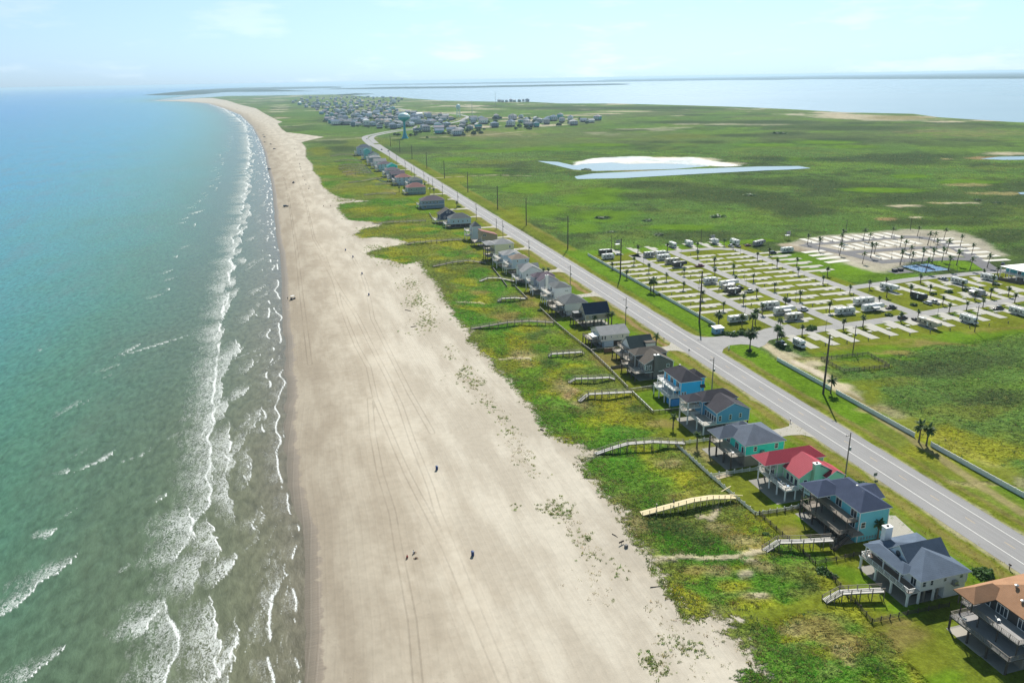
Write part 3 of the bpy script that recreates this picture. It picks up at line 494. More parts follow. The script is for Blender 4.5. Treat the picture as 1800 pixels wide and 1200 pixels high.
# thin lines of spent wash
for base, amp, th, sd_, on in ((1.6, 2.6, .36, 71, .34), (6.0, 3.2, .42, 72, .42), (11.5, 4, .30, 73, .56)):
    mline = base+(fbm(SY/19, SY*0+sd_, sd_, 2)-.37)*2.6*amp; thk = th*(1+SY/700)
    k = np.exp(-((SW-mline)/thk)**2)*sstep(on, on+.1, fbm(SY/9+5, SY*0, sd_+5, 3)); foam = np.maximum(foam, k*.95)
    dd = SW-mline; lace = np.maximum(lace, np.where((dd > 0) & (dd < 6), .34*(1-dd/6), 0)*sstep(on, on+.15, fbm(SY/9+5, SY*0, sd_+5, 3)))
foam[SW < -.6] = 0
SZ = np.full(SW.shape, SEA_Z)
ph = (SW+ .45*SY*0+ (fbm(SY/60, SW/60, 81, 2)-.4)*30)
SZ += np.sin(ph/2.6)*.10*sstep(3, 40, SW)*sstep(300, 150, SW)*sstep(500, 200, SY)+foam*.16*sstep(5, 20, SW)
S_ = NT('sea_water'); p = S_.pos()
of = S_.attr('offshore'); fo = S_.attr('foam'); la = S_.attr('lace')
wv = S_.noise(S_.scaled(p, (1, .42, 1), rad(-24)), .55, 4, .62, .2); wv2 = S_.noise(S_.scaled(p, (1, .5, 1), rad(20)), 1.3, 3, .6); big = S_.noise(p, .006, 4, .55); mid = S_.noise(S_.scaled(p, (1, .3, 1), rad(-18)), .035, 4, .6)
ofn = S_.math('MULTIPLY', of, S_.math('MULTIPLY_ADD', S_.math('ADD', big, mid), .75, .25))
ramp = S_.node('ShaderNodeValToRGB'); S_.link(S_.math('MULTIPLY', ofn, 1/1000.), ramp.inputs[0])
el = ramp.color_ramp.elements
el[0].position = 0; el[0].color = (.165, .15, .11, 1); el[1].position = 1; el[1].color = (.016, .20, .46, 1)
for q, c in ((.012, (.15, .155, .10)), (.03, (.105, .14, .085)), (.055, (.085, .145, .09)), (.085, (.07, .18, .115)), (.12, (.06, .205, .165)), (.17, (.052, .23, .235)), (.30, (.030, .235, .345))):
    e = ramp.color_ramp.elements.new(q); e.color = (*c, 1)
wc = S_.mul(ramp.outputs[0], S_.math('MULTIPLY_ADD', wv, 1.3, .25))
wc = S_.mix(S_.map(mid, .5, .68, 0, .5), wc, S_.mix(.5, wc, (.12, .13, .08)))
lac = S_.noise(S_.scaled(p, (1, .6, 1), rad(-24)), 1.0, 5, .66, 1.6); lac2 = S_.noise(S_.scaled(p, (1.2, .4, 1), rad(25)), .55, 4, .62, .8); lac3 = S_.noise(S_.scaled(p, (1, .7, 1), rad(-20)), 3.2, 3, .65, .4)
fm1 = S_.map(S_.math('ADD', fo, S_.math('MULTIPLY', S_.math('SUBTRACT', lac3, .5), 1.3)), .50, .85, 0, .9)
rdg = S_.math('SUBTRACT', 1., S_.math('MULTIPLY', S_.math('ABSOLUTE', S_.math('SUBTRACT', S_.math('ADD', S_.math('MULTIPLY', lac, .8), S_.math('MULTIPLY', lac3, .2)), .5)), 8.5))
cov = S_.math('ADD', S_.math('MULTIPLY', la, 1.0), S_.math('MULTIPLY', S_.math('SUBTRACT', lac2, .5), 1.0)); th = S_.math('SUBTRACT', .98, cov)
fm2 = S_.math('MULTIPLY', S_.map(S_.math('SUBTRACT', rdg, th), 0, .6, 0, .62), S_.map(la, .02, .14))
cap = S_.math('MULTIPLY', S_.map(S_.noise(S_.scaled(p, (1, .38, 1), rad(-30)), .20, 4, .72), .735, .78), S_.map(of, 60, 900, .9, .35))
fmx = S_.math('MAXIMUM', S_.math('MAXIMUM', fm1, fm2), cap)
wc = S_.mix(fmx, wc, (.80, .82, .80))
wb = S_.math('ADD', S_.math('MULTIPLY', wv, 1.0), S_.math('MULTIPLY', wv2, .22)); wb = S_.math('ADD', wb, S_.math('MULTIPLY', fmx, .3))
nb = S_.bump(wb, .55, .5)
S_.b.inputs['IOR'].default_value = 1.33
SEA = S_.done(wc, S_.math('MULTIPLY_ADD', fmx, .55, .24), S_.math('MULTIPLY_ADD', fmx, -.15, .22), nb)
sea = npmesh('sea', np.stack([SX, SY, SZ], 1), gridfaces(NRs, NCs), SEA, attrs=[('offshore', np.clip(SW, 0, 4000)), ('foam', foam), ('lace', lace)])
tag(sea, kind='structure')
B_ = NT('bay_water'); p = B_.pos(); n = B_.noise(B_.scaled(p, (1, .4, 1), rad(30)), .02, 4); n5 = B_.noise(p, .0012, 3)
c = B_.mix(n5, (.17, .25, .28), (.24, .31, .33)); B_.b.inputs['IOR'].default_value = 1.33
BAYM = B_.done(c, .25, .35, B_.bump(B_.noise(B_.scaled(p, (1, .5, 1)), .5, 3), .25, .3))
bx = np.array([-60000, -20000, -6000, -2000, -600, 0, 600, 1200, 2400, 5000, 9000, 20000, 60000.]); by = np.array([1250, 1800, 2600, 4000, 6000, 9000, 14000, 24000, 40000, 62000.])
GX, GY = np.meshgrid(bx, by); bay = npmesh('bay_water', np.stack([GX.ravel(), GY.ravel(), np.full(GX.size, SEA_Z-.012)], 1), gridfaces(len(by), len(bx)), BAYM); tag(bay, kind='structure')
for q in PONDS:
    c = np.mean(q, 0); pts = [(c[0]+(x-c[0])*1.05, c[1]+(y-c[1])*1.05, -.28) for x, y in q]
    o = MB().quad(pts).build('pond_water', BAYM); tag(o, kind='structure')
# ------------------------------------------------------------------ haze: one closed box of even air round the scene
hz = MB().box(-64000, 64000, -400, 64000, -3.2, 116).build('haze', bpy.data.materials.new('air')); tag(hz, kind='stuff')
am = hz.data.materials[0]; am.use_nodes = True; at_ = am.node_tree; at_.nodes.remove(at_.nodes['Principled BSDF'])
pv = at_.nodes.new('ShaderNodeVolumePrincipled'); pv.inputs['Density'].default_value = 5.0e-5; pv.inputs['Color'].default_value = (.60, .83, 1, 1); pv.inputs['Anisotropy'].default_value = .25
at_.links.new(pv.outputs[0], at_.nodes['Material Output'].inputs['Volume'])
# ------------------------------------------------------------------ roads, streets, pads
def ribbon_mb(pts, wd, z, mb=None, th=0):
    mb = mb or MB(); pts = [np.array(p, float) for p in pts]; L, R_ = [], []
    for i, p in enumerate(pts):
        d = pts[min(i+1, len(pts)-1)]-pts[max(i-1, 0)]; d = d/np.linalg.norm(d); n = np.array([d[1], -d[0]]); ww = wd[i] if isinstance(wd, (list, tuple)) else wd
        L.append(p-n*ww/2); R_.append(p+n*ww/2)
    for i in range(len(pts)-1): mb.quad([(*L[i], z), (*R_[i], z), (*R_[i+1], z), (*L[i+1], z)])
    return mb
def smooth_line(pts, n=6):
    pts = [np.array(p, float) for p in pts]; out = []
    for i in range(len(pts)-1):
        p0, p1, p2, p3 = pts[max(i-1, 0)], pts[i], pts[i+1], pts[min(i+2, len(pts)-1)]
        for k in range(n):
            t = k/n; out.append(.5*(2*p1+(p2-p0)*t+(2*p0-5*p1+4*p2-p3)*t*t+(3*p1-p0-3*p2+p3)*t**3))
    return out+[pts[-1]]
def asphalt(name, col, streak=True):
    t = NT(name); p = t.pos(); a = t.noise(p, .09, 4); b = t.noise(p, 4., 2); s = t.noise(t.scaled(p, (1, .012, 1)), .95, 3, .6) if streak else t.noise(p, .3, 3); cr = t.noise(p, .7, 4, .7, .6)
    f = t.math('MULTIPLY_ADD', a, .30, .70); f = t.math('MULTIPLY_ADD', b, .14, f); f = t.math('MULTIPLY_ADD', s, .42, t.math('SUBTRACT', f, .13))
    f = t.math('SUBTRACT', f, t.math('MULTIPLY', t.map(t.math('ABSOLUTE', t.math('SUBTRACT', cr, .5)), .0, .012, 1, 0), .08))
    rgb = t.node('ShaderNodeRGB'); rgb.outputs[0].default_value = (*col, 1); return t.done(t.mul(rgb.outputs[0], f), .85, .25)
ROADM = asphalt('road_asphalt', (.262, .256, .252)); STM = asphalt('street_asphalt', (.285, .278, .268), False); NEWASP = asphalt('new_asphalt', (.12, .117, .122), False)
def st(o): return tag(o, kind='structure')
RX0, RX1 = 156., 170.3
mb = MB()
for y in range(-60, 1240, 50): mb.quad([(RX0, y, .03), (RX1, y, .03), (RX1, y+50, .03), (RX0, y+50, .03)])
st(mb.build('road', ROADM))
W_L = P_([(655,256),(648,251),(642.5,245.5),(641.5,241.5),(646,239),(655,236.8),(680,231.7),(705,228),(730,226),(760,222.3),(785,218),(806,213.5),(818,208.5),(822,205),(805,201.5),(780,199.6),(745,198.6),(722,195.5),(700,190.5)])
W_R = P_([(661,252),(655,246.5),(652.5,243.5),(655,240.5),(661,238.2),(680,234.2),(705,230.2),(730,227.8)])
far_road = [(163.1, 1235), (163.3, 1300)]+[tuple(np.array(W_L[0])*.5+np.array(W_R[0])*.5)]
st(ribbon_mb(far_road, [14.3, 15, 20], .034).build('road', ROADM))
st(ribbon_mb(smooth_line(W_L), 13, .038).build('road', ROADM)); st(ribbon_mb(smooth_line(W_R), 11, .042).build('road', ROADM))
LINEW = pm('road_paint_white', (.74, .73, .68), .7, .25, .5, 3); LINEY = pm('road_paint_yellow', (.47, .36, .22), .8, .35, .5, 3)
mb = MB()
for x in (160.0, 167.1):
    for y in range(-60, 1200, 60): mb.quad([(x-.09, y, .034), (x+.09, y, .034), (x+.09, y+60, .034), (x-.09, y+60, .034)])
st(mb.build('road_edge_line', LINEW))
mb = MB(); y = -30.5
while y < 620: mb.quad([(163.45, y, .034), (163.65, y, .034), (163.65, y+3.2, .034), (163.45, y+3.2, .034)]); y += 12.19
st(mb.build('road_centre_line', LINEY))
# sandy shoulder strips where asphalt meets grass
SHO = pm('sandy_shoulder', (.36, .31, .22), .95, .45, .4, 2)
E_ = P_([(1212,584),(1224,590),(1240,592.5),(1256,592),(1275,590),(1300,587.5),(1332,582),(1345,577.5),(1385,570),(1420,587),(1373,593),(1352,598),(1345,606),(1334,611),(1318,605.8),(1302,605),(1282,607),(1272,613),(1269,620),(1285,633)])
E_[0] = (169.5, E_[0][1]); E_[-1] = (169.5, E_[-1][1])
st(MB().quad([(x, y, .039) for x, y in reversed(E_)]).build('park_entry_street', STM))
for pts, wd, z in (([(214.5, 300), (214.5, 458), (217, 466), (224, 470), (250, 471.5), (272, 471.5), (283, 466), (288.3, 456), (288.5, 372), (288.5, 300)], 6.6, .046), ([(243.3, 297), (243.3, 470)], 6.2, .050),
                   ([(208, 293.5), (219, 294.2), (273, 297.2), (302, 300.6), (352, 304.8), (400, 309.5), (470, 314)], 7.2, .054), ([(289, 352.5), (320, 355.5), (342, 357.5), (380, 357), (409, 355.3), (470, 352)], 6.8, .058)):
    st(ribbon_mb(smooth_line(pts, 4), wd, z).build('park_street', STM))
for pts, wd, z in (([(338, 462), (342, 446), (347, 428), (350, 410), (351, 399)], 9, .070), ([(348, 399.5), (372, 397.5), (398, 391.5), (409, 386)], 8.5, .074), ([(394, 356), (401, 370), (410, 386), (423, 412), (431, 434), (433, 446), (428, 456), (418, 461), (400, 461.5), (342, 461.5)], 9.5, .078), ([(346, 430), (372, 428.5), (400, 426.5), (424, 422)], 8, .082)):
    st(ribbon_mb(smooth_line(pts, 4), wd, z).build('new_loop_street', NEWASP))
DIRT = pm('dirt_track', (.42, .35, .25), .95, .45, .25, 1.5)
def pad_mesh(L, Wd, side):
    mb = MB(); hw = Wd/2
    pts = [(-L/2, -hw), (L/2, -hw), (L/2, hw), (-L/2, hw)]; mb.prism(pts, -.1, .09)
    if side: mb.prism([(-L*.08, -hw-2.2 if side < 0 else hw), (L*.26, -hw-2.2 if side < 0 else hw), (L*.26, -hw if side < 0 else hw+2.2), (-L*.08, -hw if side < 0 else hw+2.2)], -.1, .086)
    return mb
PADW = pm('bright_new_concrete', (.60, .575, .51), .9, .12, .15, 2)
_p = pad_mesh(19.2, 3.7, -1).build('parking_pad', PADC); _q = pad_mesh(17, 4.7, 0).build('parking_pad', PADW); _r = pad_mesh(19, 4.6, 1).build('parking_pad', PADC)
used = set()
def pad(x, y, rz=0, k=0):
    src = (_p, _q, _r)[k]
    if k in used: o = src.copy(); COL.objects.link(o)
    else: o = src; used.add(k)
    o.location = (x, y, 0); o.rotation_euler = (0, 0, rz); return st(o)
for i in range(12): pad(199.3, 454.5-10.75*i)
for i in range(15): pad(227.3, 461-10.75*i)
for i in range(14): pad(255.8, 453-10.75*i)
for i in range(14): pad(277.3, 453-10.75*i)
for i in range(6): pad(301.5, 447-10.75*i)
for x in (208, 221.5, 235, 251, 264, 275, 284): pad(x, 484, rad(90))
for i, x in enumerate((211, 222, 233, 244, 255, 266.5, 278, 289, 300, 311, 322, 333, 344)):  pad(x, 282+.085*(x-214), rad(90), 2)
for x in (306, 317, 328, 339, 350, 361, 372, 383): pad(x, 341.5, rad(90), 2)
for x in (317, 328, 339.5, 351, 362, 373): pad(x, 316+.03*(x-317), rad(90), 2)
for i in range(9): pad(350+8.6*i, 471.5-.5*i*.5, rad(90), 1)
for i in range(8): pad(356+8.2*i, 444.5, rad(90), 1)
for i in range(7): pad(359+8.2*i, 413-.9*i, rad(90), 1)
for i in range(4): pad(331-1.5*i, 440-10*i, rad(4), 1)
for i in range(7): pad(441-4*i*.9, 446-11*i, rad(-8), 1)
# driveways from the road to each house: x of the house end, y, width
for y, xh, wd in ((203.5, 141, 5.5), (292, 140, 5.5), (386, 139, 6), (446, 139, 5.5), (516, 138, 5.5), (562, 137, 4.5), (606, 140, 5), (660, 131, 4.5), (706, 139, 6), (770, 150, 4.5), (812, 140, 5), (860, 146, 4.5), (905, 140, 4.5), (980, 138, 4.5), (1060, 138, 4.5), (1130, 138, 4.5)):
    hw = wd/2; pts = [(xh, y-hw), (150, y-hw), (153.5, y-hw-.8), (156.4, y-hw-4.5), (156.4, y+hw+4.5), (153.5, y+hw+.8), (150, y+hw), (xh, y+hw)]
    st(MB().prism(pts, -.1, .045).build('driveway', CONC))
for q in ([(1554,905),(1574,906),(1628,955),(1600,962),(1574,944),(1547,950)], [(1385,806),(1402,815),(1372,830),(1362,822)], [(1236,690),(1250,694),(1256,700),(1240,703)], [(1425,828),(1440,832),(1455,842),(1446,846)]):
    st(MB().prism(P_(q)[::-1], -.1, .060).build('concrete_apron', CONC))
# ------------------------------------------------------------------ houses
def siding(name, c): return pm('siding_'+name, c, .6, .10, .25, 3, line=(2, .22, .22))
def shingle(name, c): return pm('shingles_'+name, tuple(q*.85 for q in c), 1., .30, .45, 3.5, .08, line=(2, .16, .16))
SD = dict(white=siding('white', (.82, .82, .80)), cream=siding('cream', (.74, .71, .64)), charcoal=siding('charcoal', (.062, .060, .058)), aqua=siding('aqua', (.15, .52, .60)), mint=siding('mint', (.40, .66, .44)),
          teal=siding('teal', (.04, .70, .60)), steel=siding('steel_blue', (.13, .36, .54)), sky=siding('bright_blue', (.045, .52, .86)), taupe=siding('taupe', (.165, .145, .125)), beige=siding('beige', (.47, .40, .30)), pale=siding('pale_blue', (.50, .60, .68)),
          lav=siding('lavender', (.53, .53, .60)), yellow=siding('yellow', (.72, .68, .40)), tan=siding('tan', (.40, .32, .22)), navy=siding('navy', (.045, .06, .11)), slate=siding('slate', (.22, .30, .38)), grey=siding('grey', (.40, .42, .43)), seafoam=siding('seafoam', (.12, .48, .50)), green=siding('sage', (.30, .42, .36)))
RF = dict(brown=shingle('brown', (.43, .245, .145)), blue=shingle('blue', (.145, .185, .245)), navy=shingle('navy', (.085, .105, .165)), red=pm('red_metal_roof', (.42, .05, .075), .6, .14, .3, 2, .2, line=(0, .45, .35)), greyblue=shingle('greyblue', (.165, .19, .235)), dark=shingle('dark', (.085, .08, .09)), brownish=shingle('weathered', (.165, .145, .125)),
          green=shingle('dark_green', (.075, .10, .10)), light=shingle('light_grey', (.36, .36, .36)), deep=shingle('deep_navy', (.035, .055, .095)), grey=shingle('grey', (.19, .20, .20)), purple=shingle('purple', (.18, .145, .17)), tan=shingle('tan', (.34, .27, .22)), rust=shingle('rust', (.36, .19, .17)), white=pm('white_metal_roof', (.70, .70, .68), .45, .12), teal=shingle('teal', (.09, .32, .36)))
def roof_mb(v, mb=None):
    x0, x1, y0, y1, z0, zE, kind, rise = v[:8]; oh = v[8] if len(v) > 8 else .55; th = .2; mb = mb or MB()
    a, b, c, d = x0-oh, x1+oh, y0-oh, y1+oh; z = zE
    E0 = [(a, c, z), (b, c, z), (b, d, z), (a, d, z)]; lo = [(x, y, q-th) for x, y, q in E0]
    if kind == 'flat': mb.box(a, b, c, d, z-th, z+.15); return mb
    if kind == 'shed': 
        t = [(a, c, z+rise), (b, c, z), (b, d, z), (a, d, z+rise)]; mb.hexa([(x, y, q-th) for x, y, q in t], t); return mb
    if kind == 'hip':
        L, S = b-a, d-c
        if L >= S: i = min(S/2, L/2-.01); R0, R1 = (a+i, (c+d)/2, z+rise), (b-i, (c+d)/2, z+rise)
        else: i = L/2; R0, R1 = ((a+b)/2, c+i, z+rise), ((a+b)/2, d-i, z+rise)
        if L >= S: fs = [[E0[0], E0[1], R1, R0], [E0[1], E0[2], R1], [E0[2], E0[3], R0, R1], [E0[3], E0[0], R0]]
        else: fs = [[E0[0], E0[1], R0], [E0[1], E0[2], R1, R0], [E0[2], E0[3], R1], [E0[3], E0[0], R0, R1]]
    elif kind == 'gx':
        m = (c+d)/2; R0, R1 = (a, m, z+rise), (b, m, z+rise); fs = [[E0[0], E0[1], R1, R0], [E0[2], E0[3], R0, R1]]
        mb.quad([E0[0], R0, E0[3], lo[3], (a, m, z+rise-th), lo[0]][::-1], 1); mb.quad([E0[1], R1, E0[2], lo[2], (b, m, z+rise-th), lo[1]], 1)
        fs2 = [[lo[1], lo[0], (a, m, z+rise-th), (b, m, z+rise-th)], [lo[3], lo[2], (b, m, z+rise-th), (a, m, z+rise-th)]]
    else:  # gy
        m = (a+b)/2; R0, R1 = (m, c, z+rise), (m, d, z+rise); fs = [[E0[1], E0[2], R1, R0], [E0[3], E0[0], R0, R1]]
        mb.quad([E0[0], R0, E0[1], lo[1], (m, c, z+rise-th), lo[0]], 1); mb.quad([E0[3], R1, E0[2], lo[2], (m, d, z+rise-th), lo[3]][::-1], 1)
        fs2 = [[lo[2], lo[1], (m, c, z+rise-th), (m, d, z+rise-th)], [lo[0], lo[3], (m, d, z+rise-th), (m, c, z+rise-th)]]
    for f in fs: mb.quad(f)
    if kind == 'hip': mb.quad(lo[::-1], 1)
    else:
        for f in fs2: mb.quad(f, 1)
    for i in range(4):
        j = (i+1) % 4
        if kind == 'gx' and i in (1, 3) or kind == 'gy' and i in (0, 2): continue
        mb.quad([lo[i], lo[j], E0[j], E0[i]], 1)
    return mb
SHADED_SLAB = pm('shaded_slab_concrete', (.27, .26, .23), .95, .25, .3, 3)  # concrete with the shade under the houses put into its colour
def window_at(root, face, v, pos, z, w=1.0, h=1.4, door=False, trim=WHITE):
    """face n = near gable side (-y), s = sea side (-x); pos along the wall; the pane is a sub-part"""
    x0, x1, y0, y1 = v[:4]; fr = MB(); gl = MB(); t = .07
    nb = max(1, round(w/.95))
    def bx(m, a, b, c, d, o0, o1):
        if face == 'n': m.box(a, b, y0-o1, y0-o0, c, d)
        else: m.box(x0-o1, x0-o0, a, b, c, d)
    a, b = pos-w/2, pos+w/2
    bx(fr, a-t, a+t, z-t, z+h+t, 0, .06); bx(fr, b-t, b+t, z-t, z+h+t, 0, .06); bx(fr, a+t, b-t, z+h-t, z+h+t, 0, .057); bx(fr, a+t, b-t, z-t-.02, z+t, 0, .08)
    for i in range(1, nb): q = a+(b-a)*i/nb; bx(fr, q-t*.7, q+t*.7, z+t, z+h-t, 0, .05)
    if not door: bx(fr, a+t, b-t, z+h*.5-.035, z+h*.5+.035, 0, .045)
    bx(gl, a+t*.5, b-t*.5, z+t*.5, z+h-t*.5, -.02, .02)
    f = fr.build('glass_door' if door else 'window', trim, root); gl.build('pane', GL, f); return f
def railing(root, pts, z, mat, h=1.0, name='railing', ends=True):
    mb = MB()
    for p, q in zip(pts[:-1], pts[1:]):
        p3 = (*p, 0); q3 = (*q, 0); L = math.dist(p, q); n = max(1, int(L/1.9))
        P = Vector((p[0], p[1], z if len(p) < 3 else p[2])); Q = Vector((q[0], q[1], z if len(q) < 3 else q[2]))
        up = Vector((0, 0, 1))
        mb.bar(P+up*h, Q+up*h, .14, .06); mb.bar(P+up*(h*.62), Q+up*(h*.62), .05, .05); mb.bar(P+up*(h*.32), Q+up*(h*.32), .05, .05); mb.bar(P+up*.1, Q+up*.1, .05, .06)
        for i in range(n+1):
            c = P.lerp(Q, i/n); mb.bar(c, c+up*h, .1, .1)
        m = max(1, int(L/.42))
        for i in range(m):
            c = P.lerp(Q, (i+.5)/m); mb.bar(c+up*.13, c+up*(h-.04), .035, .035)
    return mb.build(name, mat, root)
def steps(root, p, q, w, mat, rail=True, n=None):
    """a straight stair from p (top) to q (foot)"""
    P, Q = Vector(p), Vector(q); n = n or max(3, int((P.z-Q.z)/.2)); d = (Q-P); d2 = Vector((d.x, d.y, 0)).normalized(); sd_ = Vector((d2.y, -d2.x, 0))*(w/2); mb = MB()
    for i in range(n):
        c = P.lerp(Q, (i+.5)/n); mb.bar(c-sd_, c+sd_, .3, .06)
    for s in (-1, 1): mb.bar(P+sd_*s-Vector((0, 0, .12)), Q+sd_*s-Vector((0, 0, .12)), .06, .28)
    o = mb.build('stairs', mat, root)
    if rail:
        mb = MB(); up = Vector((0, 0, .95))
        for s in (-1, 1):
            mb.bar(P+sd_*s+up, Q+sd_*s+up, .12, .06, 0); mb.bar(P+sd_*s+up*.5, Q+sd_*s+up*.5, .05, .05)
            for i in range(5): c = P.lerp(Q, i/4)+sd_*s; mb.bar(c-Vector((0, 0, .1)), c+up, .09, .09)
        mb.build('stair_railing', mat, root)
    return o
def house(label, x, y, vols, wall, roof, floor=3.2, decks=(), posts=(), encl=(), chim=None, wins=(), stair=(), rail=WHITE, deckm=PALEWOOD, postm=None, trim=WHITE, rz=0, vents=(), ac=None, lower=None, name='stilt_house', fascia=None, slab=True, pilings=True, furn=()):
    r = thing(name, label, 'house', (x, y, 0), rz, 'houses on stilts along the beach road'); postm = postm or WOOD
    wm = MB(); X0 = min(v[0] for v in vols); X1 = max(v[1] for v in vols); Y0 = min(v[2] for v in vols); Y1 = max(v[3] for v in vols)
    for v in vols:
        x0, x1, y0, y1, z0, zE, k, rise = v[:8]
        if z0 is None: continue
        wm.box(x0, x1, y0, y1, z0, zE-.21)
        if k == 'gx':
            pr = [(y0, zE-.21), (y1, zE-.21), ((y0+y1)/2, zE-.26+rise*(y1-y0)/(y1-y0+1.1))]
            wm.profx(pr, x0+.003, x1-.003)
        elif k == 'gy':
            pr = [(x0, zE-.21), (x1, zE-.21), ((x0+x1)/2, zE-.26+rise*(x1-x0)/(x1-x0+1.1))]
            wm.profy(pr, y0+.003, y1-.003)
        elif k == 'shed': wm.profy([(x0, zE-.21), (x1, zE-.21), (x0, zE-.24+rise)], y0+.003, y1-.003)
    wm.build('wall', SD[wall], r)
    tm = MB()
    for v in vols:
        if v[4] is None: continue
        x0, x1, y0, y1, z0, zE = v[:6]
        for cx, cy in ((x0, y0), (x1, y0), (x0, y1)): tm.box(cx-.09, cx+.09, cy-.09, cy+.09, z0+.01, zE-.23)
        tm.box(x0-.03, x1+.03, y0-.03, y1+.03, z0-.28, z0-.005)
    tm.build('corner_trim', trim, r)
    for i, v in enumerate(vols):
        rm = RF[v[9]] if len(v) > 9 else RF[roof]
        roof_o = roof_mb(v).build('roof', [rm, fascia or WHITE], r)
        if i == 0:
            for vx, vy, vz in vents: MB().lathe([(.22, vz-.35), (.22, vz+.12), (.42, vz+.14), (.42, vz+.3), (.1, vz+.42)], 8, 0, vx, vy).build('roof_vent', METAL if rail is not DKWOOD else DKWOOD, roof_o)
    low = min(v[4] for v in vols if v[4] is not None)
    if low > 1 and pilings:
        nx = max(2, round((X1-X0)/4)+1); ny = max(2, round((Y1-Y0)/4.5)+1)
        src = MB().box(-.16, .16, -.16, .16, -.3, low-.29).build('piling', postm, r); first = True
        for i in range(nx):
            for j in range(ny):
                px_, py_ = X0+.25+(X1-X0-.5)*i/(nx-1), Y0+.25+(Y1-Y0-.5)*j/(ny-1)
                if any(e[0]-.2 < px_ < e[1]+.2 and e[2]-.2 < py_ < e[3]+.2 for e in encl): continue
                if not any(v[4] is not None and v[0]-.1 <= px_ <= v[1]+.1 and v[2]-.1 <= py_ <= v[3]+.1 for v in vols): continue
                if first: o = src; first = False
                else: o = src.copy(); COL.objects.link(o); o.parent = r
                o.location = (px_, py_, 0)
        if first: bpy.data.objects.remove(src)
    if slab: MB().box(X0-(1.2 if decks else .3), X1+.3, Y0+.1, Y1-.1, -.2, .05).build('ground_slab', SHADED_SLAB, r)
    for e in encl: MB().box(e[0], e[1], e[2], e[3], -.2, (e[4] if len(e) > 4 and e[4] else low-.3)).build('ground_enclosure', (SD.get(e[5]) or e[5]) if len(e) > 5 else SD[wall], r)
    if lower: lower(r)
    for d in decks:
        x0, x1, y0, y1, z = d[:5]; sides = d[5] if len(d) > 5 else 'snf'
        mb = MB(); mb.box(x0, x1, y0, y1, z-.08, z); mb.box(x0+.02, x1-.02, y0+.02, y1-.02, z-.34, z-.085, 1)
        mb.build('deck', [deckm, rail if rail is WHITE else postm], r)
        pts = []
        if 'n' in sides: pts += [(x1, y0+.08), (x0+.08, y0+.08)]
        else: pts += [(x0+.08, y0+.08)]
        if 's' in sides or 'f' in sides: pts += [(x0+.08, y1-.08)]
        if 'f' in sides: pts += [(x1, y1-.08)]
        if sides: railing(r, pts, z, rail)
    src = None
    for p in posts:
        px_, py_, z0, z1 = p[:4]; wd = p[4] if len(p) > 4 else .17
        MB().box(px_-wd, px_+wd, py_-wd, py_+wd, z0, z1).build('post', rail if rail is WHITE else postm, r)
    if chim:
        cx, cy, w, d, z0, zt = chim[:6]; mb = MB(); mb.box(cx-w/2, cx+w/2, cy-d/2, cy+d/2, z0, zt)
        c = mb.build('chimney', SD[chim[6]] if len(chim) > 6 else SD[wall], r)
        m2 = MB(); m2.box(cx-w/2-.12, cx+w/2+.12, cy-d/2-.12, cy+d/2+.12, zt+.004, zt+.16); m2.box(cx-.25, cx+.25, cy-.2, cy+.2, zt+.164, zt+.4, 1); m2.build('chimney_cap', [WHITE, DKWOOD], c)
    for wv in wins:
        f, vi, pos, z = wv[:4]; w = wv[4] if len(wv) > 4 else 1.0; h = wv[5] if len(wv) > 5 else 1.4
        window_at(r, f, vols[vi], pos, z, w, h, h > 1.9, trim)
    for s in stair: steps(r, s[0], s[1], s[2] if len(s) > 2 else 1.2, postm if rail is not WHITE else WHITE)
    if ac:
        ax, ay, az = ac; o = MB().box(ax-.5, ax+.5, ay-.45, ay+.45, az, az+.9).build('air_conditioner', METAL, r, bevel=.04)
        MB().box(ax-.7, ax+.7, ay-.6, ay+.5, az-.12, az-.005).build('bracket', WOOD, o)
    return r
def autowins(v, floors, face='n', n=3, w=.95, h=1.35, dz=.95, vi=0):
    a, b = (v[0], v[1]) if face == 'n' else (v[2], v[3]); out = []
    for z in floors:
        for i in range(n): out.append((face, vi, a+(b-a)*(i+.75)/(n+.5), z+dz, w, h))
    return out
# 1 brown roof, charcoal walls, two covered decks
v = [(0, 12, 0, 14.5, 0, 9.2, 'hip', 3.0), (-5.6, 3, 10.2, 14.5, None, 9.2, 'hip', 1.9, .5), (6, 14, 2, 8, 0, 8.6, 'gx', 2.)]
H = house('charcoal house with tan brown hip roof and two long sea decks at lower right', 131.5, 94.5, v, 'charcoal', 'brown', decks=[(-6.6, 0, -.3, 14.3, 3.3), (-4.4, 0, .2, 14.3, 6.3)], rail=WOOD, deckm=pm('grey_deck_boards', (.34, .33, .32), .85, .25, .5, 4, line=(1, .3, .3)), postm=DKWOOD, fascia=pm('brown_fascia', (.12, .08, .06)),
  posts=[(-6.4, yy_, -.2, 3.0) for yy_ in (0, 4.7, 9.4, 14.1)]+[(-4.2, yy_, 3.3, 6.0, .1) for yy_ in (.4, 5, 9.6, 14.1)]+[(-5.2, 10.8, 6.3, 9.0, .11), (-5.2, 14.1, 6.3, 9.0, .11)], encl=[(0, 12, 0, 14.5, 3.0)],
  wins=[('s', 0, 3.2, 6.35, 2.6, 2.15), ('s', 0, 8.3, 6.35, 2.6, 2.15), ('s', 0, 12.3, 6.35, 2.2, 2.1), ('s', 0, 2, 3.35, 2.0, 2.1), ('s', 0, 6.2, 3.35, 2, 2.1), ('n', 0, 2.1, 4.1, 1.5, 1.7), ('n', 0, 6, 7.0, 1.2, 1.5)], vents=[(2.2, 6.2, 10.6), (4, 9.5, 11.6)], chim=None)
MB().box(-6.9, .3, 5.5, 13.9, -.15, .075).build('patio', CONC, H)
